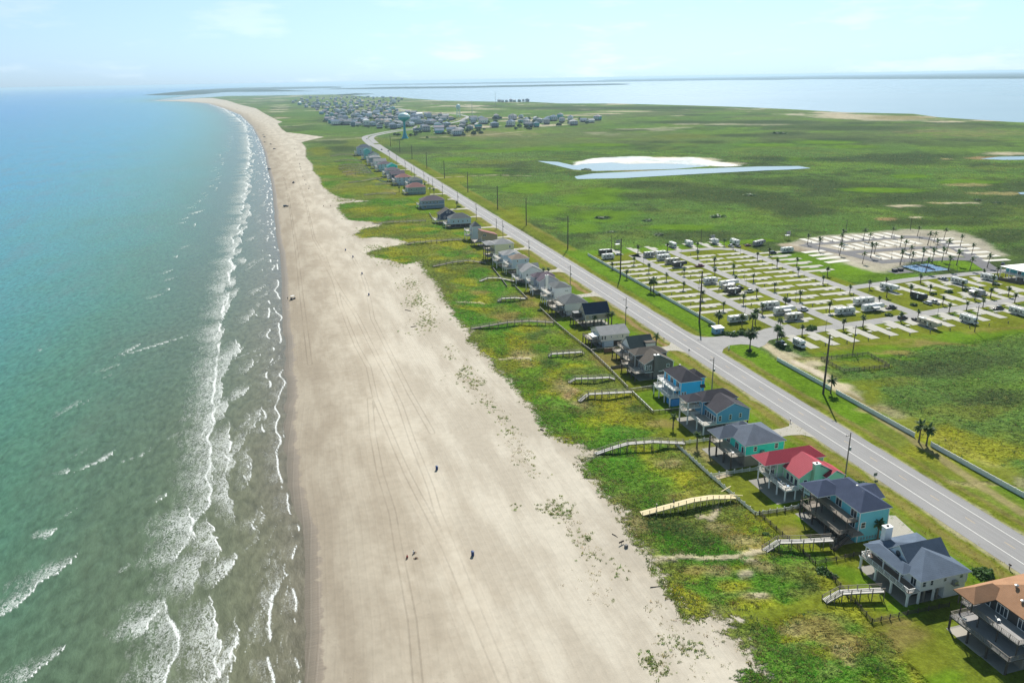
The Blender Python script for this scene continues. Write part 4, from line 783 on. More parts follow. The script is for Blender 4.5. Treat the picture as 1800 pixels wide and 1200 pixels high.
MB().box(-2.2, 0-.02, .3, 2.6, 0, 2.4).build('ground_enclosure', WOOD, H)
# 2 white house with blue roof and white posts
v = [(0, 12.6, 0, 15.5, 3.4, 6.1, 'hip', 2.7, .6), (-2.2, 2, 3.2, 15.5, None, 6.1, 'hip', 1.2, .2), (1.2, 12, 5.0, 11.8, None, 6.35, 'gx', 3.3, .35)]
H = house('white house with slate blue roof, big gable and white railed deck', 125, 117.4, v, 'white', 'blue', decks=[(-3.2, 0, -.2, 15.2, 3.45)], posts=[(-3, yy_, -.2, 3.1, .2) for yy_ in (0, 5, 10, 15)]+[(-2, yy_, 3.45, 6, .12) for yy_ in (4.0, 9.2, 15)]+[(0.1, 0.1, -.2, 3.1, .2), (4.0, .1, -.2, 3.1, .2)],
  encl=[(6.8, 12.5, .06, 12, 3.1), (0.6, 6.5, 2.5, 10, 3.1, DKWOOD)], chim=(3.4, 15.2, 2.0, 1.3, 3.4, 10.0), wins=[('n', 0, 1, 4.2, .95, 1.3), ('n', 0, 3.0, 4.2, .8, 1.3), ('n', 0, 6.6, 4.5, .8, .9), ('n', 0, 11, 4.5, .9, 1.2), ('s', 0, 2, 3.5, 1.6, 2.0), ('s', 0, 6.2, 3.5, 2.6, 2.0), ('s', 0, 12, 3.5, 2.6, 2.0)], ac=(9, -.5, 3.6), deckm=pm('brown_deck_boards', (.24, .185, .15), .85, .25, .5, 4, line=(1, .3, .3)))
for p in [(-3, 0), (-3, 5), (-3, 10), (-3, 15)]:
    mb = MB(); mb.bar((p[0], p[1], 2.2), (p[0]+.9, p[1], 3.1), .14, .14); mb.bar((p[0], p[1]-.0, 2.2), (p[0], p[1]+.9, 3.1), .14, .14); mb.build('brace', WHITE, H)
gm = MB(); gm.profx([(5.0, 6.2), (11.8, 6.2), (8.4, 9.45)], 1.0, 1.3); gb = gm.build('gable_wall', SD['aqua'] if 0 else SD['pale'], H); MB().lathe([(.7, 0), (.7, .12)], 14).build('round_vent', GL, gb); gb.children[0].matrix_local = Matrix.Translation((.99, 8.4, 7.5)) @ Matrix.Rotation(rad(-90), 4, 'Y')
# 3 aqua house with navy roof
v = [(0, 8.6, 0, 15.5, 0, 8.8, 'hip', 3.0), (-5.2, 3, 9.6, 16.6, None, 8.8, 'hip', 2.2, .5), (6, 11, 5.5, 12.5, 0, 8.2, 'gx', 1.9)]
H = house('aqua blue house with navy hip roof and dark timber decks', 128.4, 141.8, v, 'aqua', 'navy', decks=[(-5.6, 0, 0, 16, 3.3), (-3.2, 0, 0.4, 15.5, 6.0)], rail=WOOD, postm=DKWOOD, deckm=pm('mixed_deck_boards', (.29, .25, .21), .85, .35, .4, 4, line=(1, .3, .3)), encl=[(-.4, 0.02, .05, 4, 2.6)],
  posts=[(-5.4, yy_, -.2, 3.0) for yy_ in (.2, 5.4, 10.6, 15.8)]+[(-3, yy_, 3.3, 5.7, .11) for yy_ in (.6, 5.5, 10.4, 15.3)]+[(-4.9, 10.2, 3.3, 8.6, .12), (-4.9, 16.2, 3.3, 8.6, .12)], wins=[('n', 0, 1.3, 3.9, 1.3, 1.6), ('s', 0, 2.2, 6.05, 2.2, 2.1), ('s', 0, 8, 6.05, 2.2, 2.1), ('s', 0, 12.5, 6.05, 2.2, 2.1), ('s', 0, 2.2, 3.35, 1.8, 2.1), ('s', 0, 7, 3.35, 1.8, 2.1)],
  stair=[((-3.0, -.9, 3.3), (-7.8, -.9, .1), 1.5)], vents=[(4.2, 4.6, 11.2), (4.4, 7.2, 11.4)])
MB().box(-3.2, .4, -1.7, -.02, 3.05, 3.3).build('deck', WOOD, H)
mb = MB()
for i in range(9): mb.box(1+.85*i, 1.5+.85*i, -.05, -.01, .5, 1.3)
mb.build('lattice_vents', pm('lattice', (.20, .30, .33), .8), H)
# 4 mint house with red roof
v = [(0, 11.5, 0, 7.2, 3.2, 6.5, 'gy', 3.6, .5), (-2, 13, 7.4, 13.4, 3.2, 7.5, 'hip', 1.0, .1), (-6, 13, 7.4, 13.4, None, 7.7, 'hip', 2.4, .55), (7.8, 13.5, -1.3, 4, 3.2, 6.0, 'gy', 1.9, .4)]
PINK = RF['red']
H = house('mint green house with red metal roof, tall chimney and white porch', 127.4, 165, v, 'mint', 'red', decks=[(-4.4, 0, -.4, 7.4, 3.25), (-4.4, -2, 7.4, 13.2, 3.25), (-4.4, -2, 8, 13.2, 5.9)], posts=[(-4.2, yy_, -.2, 3.0, .16) for yy_ in (-.2, 3.6, 7.4, 13)]+[(-4.2, 7.6, 3.3, 7.6, .11), (-4.2, 13, 3.3, 7.6, .11), (-1, -.2, -.2, 3, .15), (2, 0, -.2, 3, .15)],
  chim=(4.6, -.62, 1.7, 1.2, 3.2, 10.4), wins=[('n', 0, 2.0, 4.0, 1.1, 1.5), ('s', 0, 1.3, 3.35, 1.3, 2.1), ('s', 0, 3.2, 3.35, 1.3, 2.1), ('s', 0, 5.1, 3.35, 1.3, 2.1), ('s', 1, 9.5, 3.35, 1.6, 2.1), ('s', 1, 12, 3.35, 1.2, 2.1), ('s', 1, 10.5, 6.1, 1.8, 1.2)], stair=[((0.2, -1.1, 3.2), (5.4, -1.9, .1), 1.2)])
def deck_chair(lb, root_xy, z, rz, m):
    r = thing('deck_chair', lb, 'chair', (root_xy[0], root_xy[1], z), rz, 'chairs on the house decks'); MB().box(-.35, .35, -.35, .35, .38, .45).build('seat', m, r); MB().hexa([(-.35, .3, .45), (.35, .3, .45), (.35, .36, .45), (-.35, .36, .45)], [(-.35, .55, 1.1), (.35, .55, 1.1), (.35, .61, 1.1), (-.35, .61, 1.1)]).build('backrest', m, r)
    for a in (-.3, .3):
        for b in (-.3, .3): MB().box(a-.04, a+.04, b-.04, b+.04, 0, .378).build('leg', m, r)
CHB = pm('chair_blue', (.30, .45, .62), .6, .1)
for lb, xy, z, rz, m in (('pale blue chair on the mint house deck, nearest the steps', (125, 166.4), 3.25, 1.2, CHB), ('white chair on the mint house deck', (124.6, 168.2), 3.25, 1.5, WHITE), ('pale blue chair at the far end of the mint house deck', (124.9, 170.2), 3.25, 1.4, CHB), ('white chair on the top deck of the bright blue house, near end', (125.6, 240), 6.2, 1.3, WHITE), ('white chair on the top deck of the bright blue house, far end', (125.5, 242.2), 6.2, 1.6, WHITE), ('white chair on the lower deck of the charcoal house', (126.5, 106.6), 3.3, 1.9, WHITE), ('white chair on the upper deck of the charcoal house', (129.3, 101.5), 6.3, 1.2, WHITE), ('white chair on the teal house deck', (120.6, 188), 3.95, 1.2, WHITE), ('white chair on the far end of the white house deck', (123.2, 131.3), 3.45, .8, WHITE)): deck_chair(lb, xy, z, rz, m)
# 5 teal house
v = [(0, 13.2, 0, 13.0, 3.9, 7.2, 'hip', 3.3), (-4.8, 4, 6.8, 13.0, None, 7.2, 'hip', 2.4, .5), (3, 9, 10, 15, 3.9, 7.0, 'hip', 2.0)]
H = house('bright teal house with grey blue hip roof over open timber stilts', 123.4, 185.8, v, 'teal', 'greyblue', decks=[(-4.6, 0, 0, 13.2, 3.95)], rail=WOOD, postm=DKWOOD, posts=[(-4.4, yy_, -.2, 3.6, .2) for yy_ in (.2, 4.4, 8.8, 13)]+[(-4.4, 7.2, 4, 7, .12), (-4.4, 12.8, 4, 7, .12)], encl=[(0, 5.2, .05, 7, 3.6, WOOD), (5.3, 13, 4, 12.5, 3.6, DKWOOD)],
  wins=[('n', 0, 3.4, 4.8, 1.0, 1.5), ('n', 0, 10.6, 4.8, 1.1, 1.6), ('s', 0, 1.4, 4.0, 1.2, 2.1), ('s', 0, 4.6, 4.0, 2.0, 2.1), ('s', 0, 9.6, 4, 2, 2.1)], ac=(5.6, -.55, 4.1))
steps(H, (3.8, 1.2, 3.6), (-.6, 1.2, .1), 1.1, WOOD)
# 6 steel blue house
v = [(0, 12, 0, 9, 3.4, 7.3, 'gy', 2.9, .4), (-1, 12, 8, 15, 3.4, 8.3, 'hip', 2.4, .5), (-6, 1, 9, 15, None, 8.3, 'hip', 1.6, .4)]
H = house('steel blue house with dark roof reaching over a far porch on tall posts', 127.4, 209.5, v, 'steel', 'dark', decks=[(-4.8, 0, -.2, 9, 3.45), (-5.8, -1, 9, 15, 3.45), (-5.8, -1, 9, 15, 6.0)], posts=[(-4.6, 0, -.2, 3.2), (-4.6, 4.5, -.2, 3.2), (-5.6, 9.2, -.2, 8.1, .18), (-5.6, 14.8, -.2, 8.1, .18)], postm=DKWOOD,
  wins=[('n', 0, 1.2, 4.2, .9, 1.9), ('n', 0, 5.0, 4.3, .9, 1.8), ('n', 0, 8.7, 4.6, .9, 1.5)]+[('s', 0, 1+1.5*i, 3.5, 1.2, 2.1) for i in range(5)]+[('s', 1, 11, 6.1, 1.6, 2), ('s', 1, 13.5, 3.5, 1.6, 2)])
# 7 bright blue three storey
v = [(0, 8, 0, 13, 3.2, 9.0, 'hip', 3.0), (6.5, 11, 3, 9.5, 3.2, 8.7, 'hip', 2.0)]
H = house('bright sky blue three storey house with white decks and dark hip roof', 127, 234, v, 'sky', 'dark', decks=[(-4.2, 0, 0, 13.2, 3.4), (-3.0, 0, 0, 13.0, 6.2)], deckm=pm('white_deck', (.66, .66, .64), .7, .12), posts=[(-4.0, yy_, -.2, 3.1, .17) for yy_ in (.2, 4.4, 8.8, 13)]+[(-2.8, yy_, 3.4, 5.9, .11) for yy_ in (.2, 4.4, 8.8, 12.8)],
  encl=[(0, 8, 0, 13, 3.19, pm('white_vertical_boards', (.70, .74, .74), .6, .1, line=(0, .5, .25))), (-3.2, -.02, .1, 4.2, 2.6, pm('blue_ground_room', (.06, .28, .62), .6, .1))], wins=[('n', 0, .8, 4.0, .7, 1.1), ('n', 0, 1.8, 4.0, .7, 1.1), ('s', 0, 2.4, 6.25, 2.2, 2.1), ('s', 0, 7, 6.25, 2.2, 2.1), ('s', 0, 11, 6.25, 1.6, 2.1), ('s', 0, 2.4, 3.45, 1.8, 2.1), ('s', 0, 8, 3.45, 2.2, 2.1)], vents=[(4, 9, 11.8)], pilings=False)
mb = MB(); mb.hexa([(7.6, -.9, 6.2), (9.4, -.9, 6.2), (9.4, 0, 6.5), (7.6, 0, 6.5)], [(7.6, -.9, 6.3), (9.4, -.9, 6.3), (9.4, 0, 7.2), (7.6, 0, 7.2)]); mb.build('awning', RF['dark'], H)
# 8 taupe with chimney
v = [(0, 12, 0, 7.5, 3.3, 6.6, 'gy', 3.4, .45), (-1, 12.5, 7, 13, 3.3, 8.2, 'hip', 1.9, .5)]
H = house('dark taupe house with brown grey roof and broad chimney on its gable', 125.5, 260.6, v, 'taupe', 'brownish', decks=[(-4.2, 0, -.3, 7.2, 3.35), (-4.4, -1, 7.2, 13, 3.35), (-4, -1, 8, 13, 6.0)], rail=WOOD, postm=DKWOOD, posts=[(-4, yy_, -.2, 3.1) for yy_ in (0, 3.5, 7.2, 12.8)]+[(-3.8, 8.2, 6, 8, .1), (-3.8, 12.8, 6, 8, .1)], chim=(4.4, -.6, 1.9, 1.2, 3.3, 10.2), encl=[(3, 12, 2, 12, 3.0, WOOD)],
  wins=[('n', 0, 2.3, 4.2, 1.1, 1.7), ('n', 0, 9.8, 4.5, 1.1, 1.3), ('n', 0, .7, 4.2, 1.0, 1.7), ('s', 0, 2, 3.45, 1.6, 2.1), ('s', 0, 5, 3.45, 1.6, 2.1), ('s', 1, 10, 6.2, 2, 1.5)])
# 9 dark green gable
v = [(0, 10.5, 0, 9, 3.1, 6.0, 'gx', 4.0, .4), (7, 11, -.2, 4.2, 3.1, 7.9, 'flat', .2, .3, 'brownish')]
H = house('white walled house with steep dark green roof and boxy white dormer', 128.5, 281, v, 'white', 'green', decks=[(-4.4, 0, 0, 9, 3.2), (-2.6, 0, 1, 8, 5.6)], rail=WOOD, postm=DKWOOD, posts=[(-4.2, yy_, -.2, 2.9) for yy_ in (.2, 4.5, 8.8)], encl=[(0, 9, 3, 8.8, 2.8, WOOD)], wins=[('s', 0, 3, 3.3, 1.6, 2.1), ('s', 0, 6.5, 3.3, 1.6, 2.1)])
# 10 cream bungalow
v = [(0, 13, 0, 11.5, 3.1, 5.8, 'gx', 2.4, .5)]
H = house('long cream house with pale grey roof and half roofed timber deck', 124, 302, v, 'cream', 'light', decks=[(-4.4, 0, 0, 11, 3.15)], rail=DKWOOD, postm=DKWOOD, posts=[(-4.2, yy_, -.2, 2.9) for yy_ in (.2, 3.8, 7.4, 10.8)], encl=[(1.5, 6, .1, 8, 2.6, 'pale'), (6.2, 13, 1.5, 11, 2.7, DKWOOD)], wins=[('n', 0, .6, 3.7, .9, 1.6), ('n', 0, 2.0, 3.7, .8, 1.6), ('n', 0, 4.9, 4.2, .6, .8), ('n', 0, 7.6, 4.2, .5, .6), ('n', 0, 10.2, 3.9, .7, 1.2), ('s', 0, 3, 3.2, 2, 2.0), ('s', 0, 8, 3.2, 2, 2.0)])
MB().hexa([(-3.6, 1, 5.0), (-.3, 1, 5.35), (-.3, 6, 5.35), (-3.6, 6, 5.0)], [(-3.6, 1, 5.1), (-.3, 1, 5.45), (-.3, 6, 5.45), (-3.6, 6, 5.1)]).build('awning', WHITE, H)
for yy_ in (1.2, 5.8): MB().bar((-3.4, yy_, 3.15), (-3.4, yy_, 5.0), .1).build('post', WHITE, H)
# 11 navy gable on beige
v = [(0, 12.2, 0, 8.5, 3.2, 5.9, 'gx', 4.6, .4)]
H = house('beige stilt house under a steep midnight blue gable roof', 128.6, 333, v, 'beige', 'deep', decks=[(-4.6, 0, .5, 8.4, 3.25)], rail=DKWOOD, postm=DKWOOD, posts=[(-4.4, .7, -.2, 3), (-4.4, 4.5, -.2, 3), (-4.4, 8.2, -.2, 3)], wins=[('n', 0, 2.3, 4.1, .8, 1.0), ('n', 0, 3.4, 4.1, .8, 1.0), ('s', 0, 3, 3.3, 1.6, 2.1)], stair=[((-2.2, .4, 3.2), (-1.0, -4.4, .1), 1.4)])
MB().box(-4.0, -.4, 4.4, 8, 5.7, 5.9).build('porch_roof', RF['light'], H); MB().box(-3.9, -.5, 4.5, 7.9, 3.3, 5.69).build('screen_room', DKWOOD, H)
# 12 grey hip with roof deck
v = [(0, 11.5, 0, 12.5, 3.3, 6.6, 'hip', 3.4, .5)]
house('white house with wide grey hip roof and bright open upper deck', 125, 351.5, v, 'white', 'grey', decks=[(-5, 0, .2, 12, 3.4), (-3.6, 0, .2, 9, 6.1)], rail=WOOD, postm=DKWOOD, deckm=PALEWOOD, posts=[(-4.8, yy_, -.2, 3.1) for yy_ in (.4, 6, 11.8)]+[(-3.4, .4, 3.4, 5.8, .1), (-3.4, 8.8, 3.4, 5.8, .1)], wins=[('s', 0, 2, 3.5, 1.6, 2.1), ('s', 0, 6, 3.5, 1.6, 2.1)], encl=[(2, 11, 2, 12, 3)])
# 13 tall white
v = [(0, 9.2, 0, 10.5, 3.3, 9.1, 'hip', 2.2, .3)]
house('tall white block house with low grey roof and stacked sea decks', 126.8, 373, v, 'white', 'grey', decks=[(-4.4, 0, 0, 10.4, 3.4), (-4.2, 0, .1, 10.2, 6.5)], deckm=PALEWOOD, posts=[(-4.2, yy_, -.2, 3.1, .17) for yy_ in (.2, 3.5, 7, 10.2)]+[(-4.0, .3, 3.4, 6.2, .11), (-4.0, 10, 3.4, 6.2, .11)], wins=[('s', 0, 3, 3.5, 2, 2.1), ('s', 0, 7.5, 3.5, 2, 2.1), ('s', 0, 5, 6.6, 2.4, 2.1), ('n', 0, 6.6, 7.0, 1.8, .5)], encl=[(2.5, 9, 1, 10, 3)])
# 14 lavender with chimney
v = [(0, 11, 0, 8, 3.3, 7.2, 'gy', 3.2, .4), (-1, 11, 7, 13, 3.3, 8.2, 'hip', 1.9, .5)]
house('lavender grey house with purple roof and slim white chimney', 126, 396, v, 'lav', 'purple', decks=[(-4, 0, 0, 8, 3.4), (-4, -1, 8, 13, 6)], posts=[(-3.8, .2, -.2, 3.1), (-3.8, 4, -.2, 3.1), (-3.8, 12.6, -.2, 5.7)], chim=(4, -.5, 1.6, 1.0, 3.3, 10.6, 'white'), wins=autowins(v[0], [3.5], n=2)+[('s', 0, 2, 3.5, 1.6, 2.1), ('s', 0, 5.5, 3.5, 1.6, 2.1)], encl=[(3, 11, 1, 12, 3)])
# 15
v = [(0, 12, 0, 9, 3.3, 6.8, 'gy', 3.6, .4), (0, 12, 8, 13, 3.3, 7.6, 'gx', 2.0, .4)]
house('white house with broad silver grey gable beside the purple roofed one', 124, 421, v, 'white', 'light', decks=[(-4.2, 0, 0, 9, 3.4)], posts=[(-4, .2, -.2, 3.1), (-4, 8.6, -.2, 3.1)], wins=autowins(v[0], [3.5], n=3)+[('s', 0, 2.5, 3.5, 1.6, 2.1)], encl=[(3, 12, 1, 9, 3)])
# 16
v = [(0, 10.5, 0, 9, 3.3, 9.0, 'hip', 2.3, .4)]
house('narrow pale blue house with tan hip roof and pair of stacked windows', 125, 447, v, 'pale', 'tan', decks=[(-4, 0, 0, 9, 3.4), (-3.4, 0, 0, 9, 6.2)], posts=[(-3.8, .2, -.2, 6, .14), (-3.8, 4.5, -.2, 3.1), (-3.8, 8.7, -.2, 6, .14)], wins=[('n', 0, 3.4, 4.2, .9, 1.3), ('n', 0, 3.4, 7, .9, 1.3), ('n', 0, 8.5, 7, .9, 1.2), ('s', 0, 3, 3.5, 1.6, 2.1)])
# 16b
v = [(0, 11.5, 0, 10.5, 3.3, 8.2, 'hip', 2.2, .4), (3, 10, -1, 4, 3.3, 8.3, 'gy', 1.6, .3)]
house('pale blue house with grey roof and small tan dormer behind the narrow one', 124, 464, v, 'pale', 'light', decks=[(-4.4, 0, 0, 10.4, 3.4), (-4.0, 0, 0, 10, 6.2)], posts=[(-4.2, .2, -.2, 6, .14), (-4.2, 10, -.2, 6, .14)], wins=autowins(v[0], [3.5, 6.3], n=2)+[('s', 0, 3, 3.5, 1.6, 2.1), ('s', 0, 7, 6.3, 1.6, 2.1)])
# 17 yellow
v = [(0, 12.5, 0, 11, .5, 11.2, 'hip', 2.6, .5), (-5.6, 1, 0, 11, None, 11.2, 'hip', 1.4, .4)]
house('tall pale yellow house with grey hip roof and three dark porches', 124, 484, v, 'yellow', 'light', decks=[(-5.2, 0, 0, 11, 3.4), (-5.2, 0, 0, 11, 7.2)], rail=WOOD, postm=DKWOOD, posts=[(-5, .2, -.2, 10.9, .18), (-5, 5.5, -.2, 10.9, .18), (-5, 10.8, -.2, 10.9, .18)], wins=[('n', 0, 10, 8.2, 1, 1.6), ('s', 0, 3, 3.5, 2, 2.1), ('s', 0, 7.5, 7.3, 2, 2.1)], slab=False)
# 18 tan shed roof
v = [(0, 11.5, 0, 10, 3.3, 7.8, 'shed', 3.6, .4)]
house('modern tan house with slanting rust coloured shed roof', 127, 533, v, 'tan', 'rust', floor=3.3, decks=[(-5.5, 0, 0, 10, 3.4)], rail=WOOD, postm=DKWOOD, posts=[(-5.2, .2, -.2, 3.1), (-5.2, 5, -.2, 3.1), (-5.2, 9.7, -.2, 3.1)], wins=[('n', 0, 2.2, 7.3, 2.2, 1.5), ('n', 0, 1.5, 4, 2.4, .9), ('s', 0, 4, 3.5, 2.6, 2.1)])
# 19
v = [(0, 6.5, 0, 8, .5, 10.2, 'hip', 3.2, .3)]
house('slim pale blue tower house with grey peaked roof and two balconies', 126, 557, v, 'pale', 'grey', decks=[(-4.5, 0, 0, 8, 3.6), (-4.5, 0, 0, 8, 7.2)], posts=[(-4.3, .2, -.2, 6.9, .14), (-4.3, 7.8, -.2, 6.9, .14)], wins=[('s', 0, 4, 7.3, 2, 2.1), ('n', 0, 4.4, 5, .9, 1.3)], slab=False)
# 20, 21
v = [(0, 17, 0, 11, 3.0, 7.2, 'hip', 3.6, .5)]
house('white house with grey hip roof partly masking a dark gabled one', 121, 614, v, 'pale', 'grey', decks=[(-4, 0, 0, 10, 3.1)], posts=[(-3.8, .2, -.2, 2.8), (-3.8, 9.7, -.2, 2.8)], wins=autowins(v[0], [3.2], n=4)+[('s', 0, 3, 3.2, 2, 2.1)], encl=[(2, 17, 2, 10, 2.8, DKWOOD)])
v = [(0, 14, 0, 11, 3.0, 7.4, 'gy', 4.6, .5)]
house('charcoal navy house with wide front gable and two lit white windows', 117, 636, v, 'navy', 'brownish', decks=[(-4.5, 0, 0, 10, 3.1)], posts=[(-4.2, .2, -.2, 2.8), (-4.2, 9.7, -.2, 2.8)], wins=[('n', 0, 6, 8.6, 1.0, 1.6), ('n', 0, 8.2, 8.6, 1.0, 1.6), ('n', 0, 4, 4.2, 1.4, 1.6)], rail=WHITE)
# 22
v = [(0, 21, 0, 13, 0, 7.4, 'hip', 3.6, .8)]
H = house('isolated slate blue two storey house with purple brown hip roof', 116, 719, v, 'slate', 'purple', wins=[('n', 0, 1.6+3.2*i, 4.7, 1.8, 1.7) for i in range(5)]+[('n', 0, 3, 1, 2, 1.6)], slab=False, decks=[(-3, 0, 0, 13, 3.4)], posts=[(-2.8, .2, -.2, 3.1), (-2.8, 12.7, -.2, 3.1)])
MB().box(-1, 20, -2.0, -.02, 3.45, 3.75).build('balcony_band', WHITE, H)
FARH = [  # label, x, y, wx, wy, floor, eave, roofkind, rise, wall, roof, storeys
 ('sage green house with dull red hip roof and dormer strip', 118, 819, 19, 14, 3, 7.2, 'hip', 4.2, 'green', 'rust'),
 ('deep blue house with small grey roof behind the dull red roof', 128, 868, 14, 12, 3, 8.4, 'hip', 3.2, 'slate', 'grey'),
 ('pale blue house with brick brown roof and white stair frame', 118, 900, 17, 14, 3, 8.6, 'hip', 3.6, 'pale', 'rust'),
 ('navy and white house with grey gable facing the beach', 117, 938, 16, 14, 3, 8.2, 'gx', 3.6, 'navy', 'purple'),
 ('lilac grey house with flat looking purple hip roof', 117, 985, 17, 14, 3, 8.4, 'hip', 3.0, 'lav', 'purple'),
 ('teal walled cottage roof peeking between grey neighbours', 124, 1022, 12, 12, 3, 9.5, 'gy', 3.4, 'teal', 'teal'),
 ('long pale blue house with lilac hip roof', 116, 1055, 18, 14, 3, 9, 'hip', 3.2, 'pale', 'purple'),
 ('white fronted pale house with double decks on the sea side', 115, 1095, 16, 12, 3, 9.4, 'gx', 3.2, 'white', 'light'),
 ('tall blue house with white topped porch', 114, 1140, 15, 14, 3, 10.5, 'hip', 3.0, 'slate', 'light'),
 ('dark roofed white gable house near the end of the row', 118, 1190, 15, 14, 3, 10, 'gy', 4.0, 'white', 'deep'),
 ('narrow turquoise tower house near the end of the row', 115, 1232, 9, 10, 1, 13, 'gy', 3.0, 'seafoam', 'teal'),
 ('large pale blue grey mansion ending the beachfront row', 111, 1300, 23, 16, 2.5, 12, 'hip', 5.0, 'pale', 'greyblue')]
for lb, x, y, wx, wy, fl, ev, k, ri, wa, ro in FARH:
    v = [(0, wx, 0, wy, fl, ev, k, ri, .6)]; fls = [fl+.3] if ev-fl < 4.6 else [fl+.3, fl+3.2]
    house(lb, x, y, v, wa, ro, decks=[(-3.6, 0, 0, wy, f_+.05-.2) for f_ in fls], posts=[(-3.4, .2, -.2, fls[-1]-.5, .17), (-3.4, wy/2, -.2, fls[-1]-.5, .17), (-3.4, wy-.2, -.2, fls[-1]-.5, .17)], wins=autowins(v[0], fls, n=3, w=1.3, h=1.5)+[('s', 0, wy*.3, f_, 2, 2.1) for f_ in fls], encl=[(2, wx, 1, wy-1, fl-.3)] if fl > 2 else ())
# ------------------------------------------------------------------ boardwalks over the dunes
def boardwalk(label, pts, w=1.5, mat=WOOD, rail=True, step=2.6, foot=None, both=True, deckmat=None, railh=1.0):
    P = [Vector((*at(x, y, z), z)) for x, y, z in pts]; o0 = P[len(P)//2]; base = Vector((o0.x, o0.y, 0))
    r = thing('boardwalk', label, 'boardwalk', base, 0, 'boardwalks across the dunes'); P = [p-base for p in P]
    dk = MB(); rl = MB(); post = MB().box(-.08, .08, -.08, .08, -1, 0).build('post', mat, r); first = True
    for i, (a, b) in enumerate(zip(P[:-1], P[1:])):
        d = b-a; L = d.length; h = Vector((d.x, d.y, 0)).normalized(); s = Vector((h.y, -h.x, 0))*(w/2); steep = abs(d.z)/max(L, .01) > .22
        n = max(1, int(L/.32)) if steep else max(1, int(L/1.2))
        for k in range(n):
            c0 = a.lerp(b, k/n); c1 = a.lerp(b, (k+1)/n)
            if steep: m = (c0+c1)/2; dk.bar(m-s, m+s, .26, .06)
            else: dk.hexa([c0-s-Vector((0, 0, .1)), c0+s-Vector((0, 0, .1)), c1+s-Vector((0, 0, .1)), c1-s-Vector((0, 0, .1))], [c0-s, c0+s, c1+s, c1-s])
        for q in (-1, 1):
            dk.bar(a+s*q-Vector((0, 0, .16)), b+s*q-Vector((0, 0, .16)), .07, .26, 1)
            if rail and (both or q > 0):
                for hh, tk in ((railh, .13), (railh*.55, .07)): rl.bar(a+s*q+Vector((0, 0, hh)), b+s*q+Vector((0, 0, hh)), tk, .06)
        m = max(1, round(L/step))
        for k in range(m+(1 if i == len(P)-2 else 0)):
            c = a.lerp(b, k/m)
            for q in (-1, 1):
                if first: o = post; first = False
                else: o = post.copy(); COL.objects.link(o); o.parent = r
                zt = c.z+(railh+.05 if rail and (both or q > 0) else -.05); o.location = c+s*q; o.location.z = zt; o.scale = (1, 1, zt+1.2)
    dk.build('deck', [deckmat or PALEWOOD, mat], r)
    if rail: rl.build('railing', mat, r)
    return r
SUNWOOD = pm('bleached_boards', (.56, .54, .50), .8, .2, .6, 4)
boardwalk('grey timber beach stair from the white house yard, nearest of the boardwalks', [(1449,1056,.3),(1478,1040,2.0),(1510,1038,2.1),(1552,1036,2.2)], 1.7, deckmat=SUNWOOD)
boardwalk('grey timber walkway with beach stair beside the aqua house', [(1343,968,.3),(1369,951,2.2),(1410,950,2.4),(1463,947,2.4)], 1.8, deckmat=SUNWOOD)
NB = boardwalk('new yellow lumber boardwalk still being built', [(1127,902,.5),(1176,889,1.6),(1217,878,2.5),(1250,873,2.3),(1291,872,1.2)], 2.2, NEWWOOD, True, 2.0, deckmat=NEWWOOD, both=False)
boardwalk('long weathered boardwalk ending at the white picket corner', [(1046,797,.5),(1075,787,1.5),(1103,779,2.3),(1147,775.5,2.6),(1203,778,1.6)], 1.6, deckmat=SUNWOOD)
boardwalk('weathered boardwalk with a bent beach stair by the bright blue house', [(1018,705,.3),(1034,692,1.8),(1070,690,2.0),(1110,688,1.6)], 1.6, deckmat=SUNWOOD)
boardwalk('short weathered boardwalk below the taupe house', [(1000,672,.3),(1011,665,1.5),(1045,664,1.7),(1071,662.5,1.4),(1081,666,.6)], 1.5, deckmat=SUNWOOD)
boardwalk('short pale boardwalk below the cream bungalow', [(964,626.5,.3),(969,621.5,1.5),(1000,619.5,1.6),(1022,618,1.4),(1026,620.5,.6)], 1.5, deckmat=SUNWOOD)
boardwalk('long brown boardwalk arching past the grey hip roofed house', [(828,577,.5),(860,571.5,1.6),(892,566,2.4),(930,563.5,2.5),(973,566,1.6)], 1.7, deckmat=WOOD, step=4)
boardwalk('low boardwalk with pale planks below the tall white house', [(876,530,.3),(881,524.5,1.5),(905,523,1.7),(924,524.5,1.0)], 1.6, deckmat=SUNWOOD)
boardwalk('pale angled boardwalk through the yellow grass', [(843,494,.3),(857,488.5,1.4),(876,488,1.5),(905,494,.5)], 1.5, deckmat=SUNWOOD)
boardwalk('grey boardwalk towards the tall yellow house', [(761,468,.5),(796,460.5,2.0),(823,458,2.1),(854,461.5,1.2)], 1.6, deckmat=WOOD, step=4)
boardwalk('grey boardwalk towards the slim tower house', [(712,430,.5),(729,426,1.6),(796,421.2,1.7),(817,420.5,1.2)], 1.6, deckmat=WOOD, step=4)
boardwalk('grey boardwalk over the blown out sand near the navy gable house', [(655,393,.5),(680,390.5,1.7),(748,387.5,1.4)], 1.6, deckmat=WOOD, step=5)
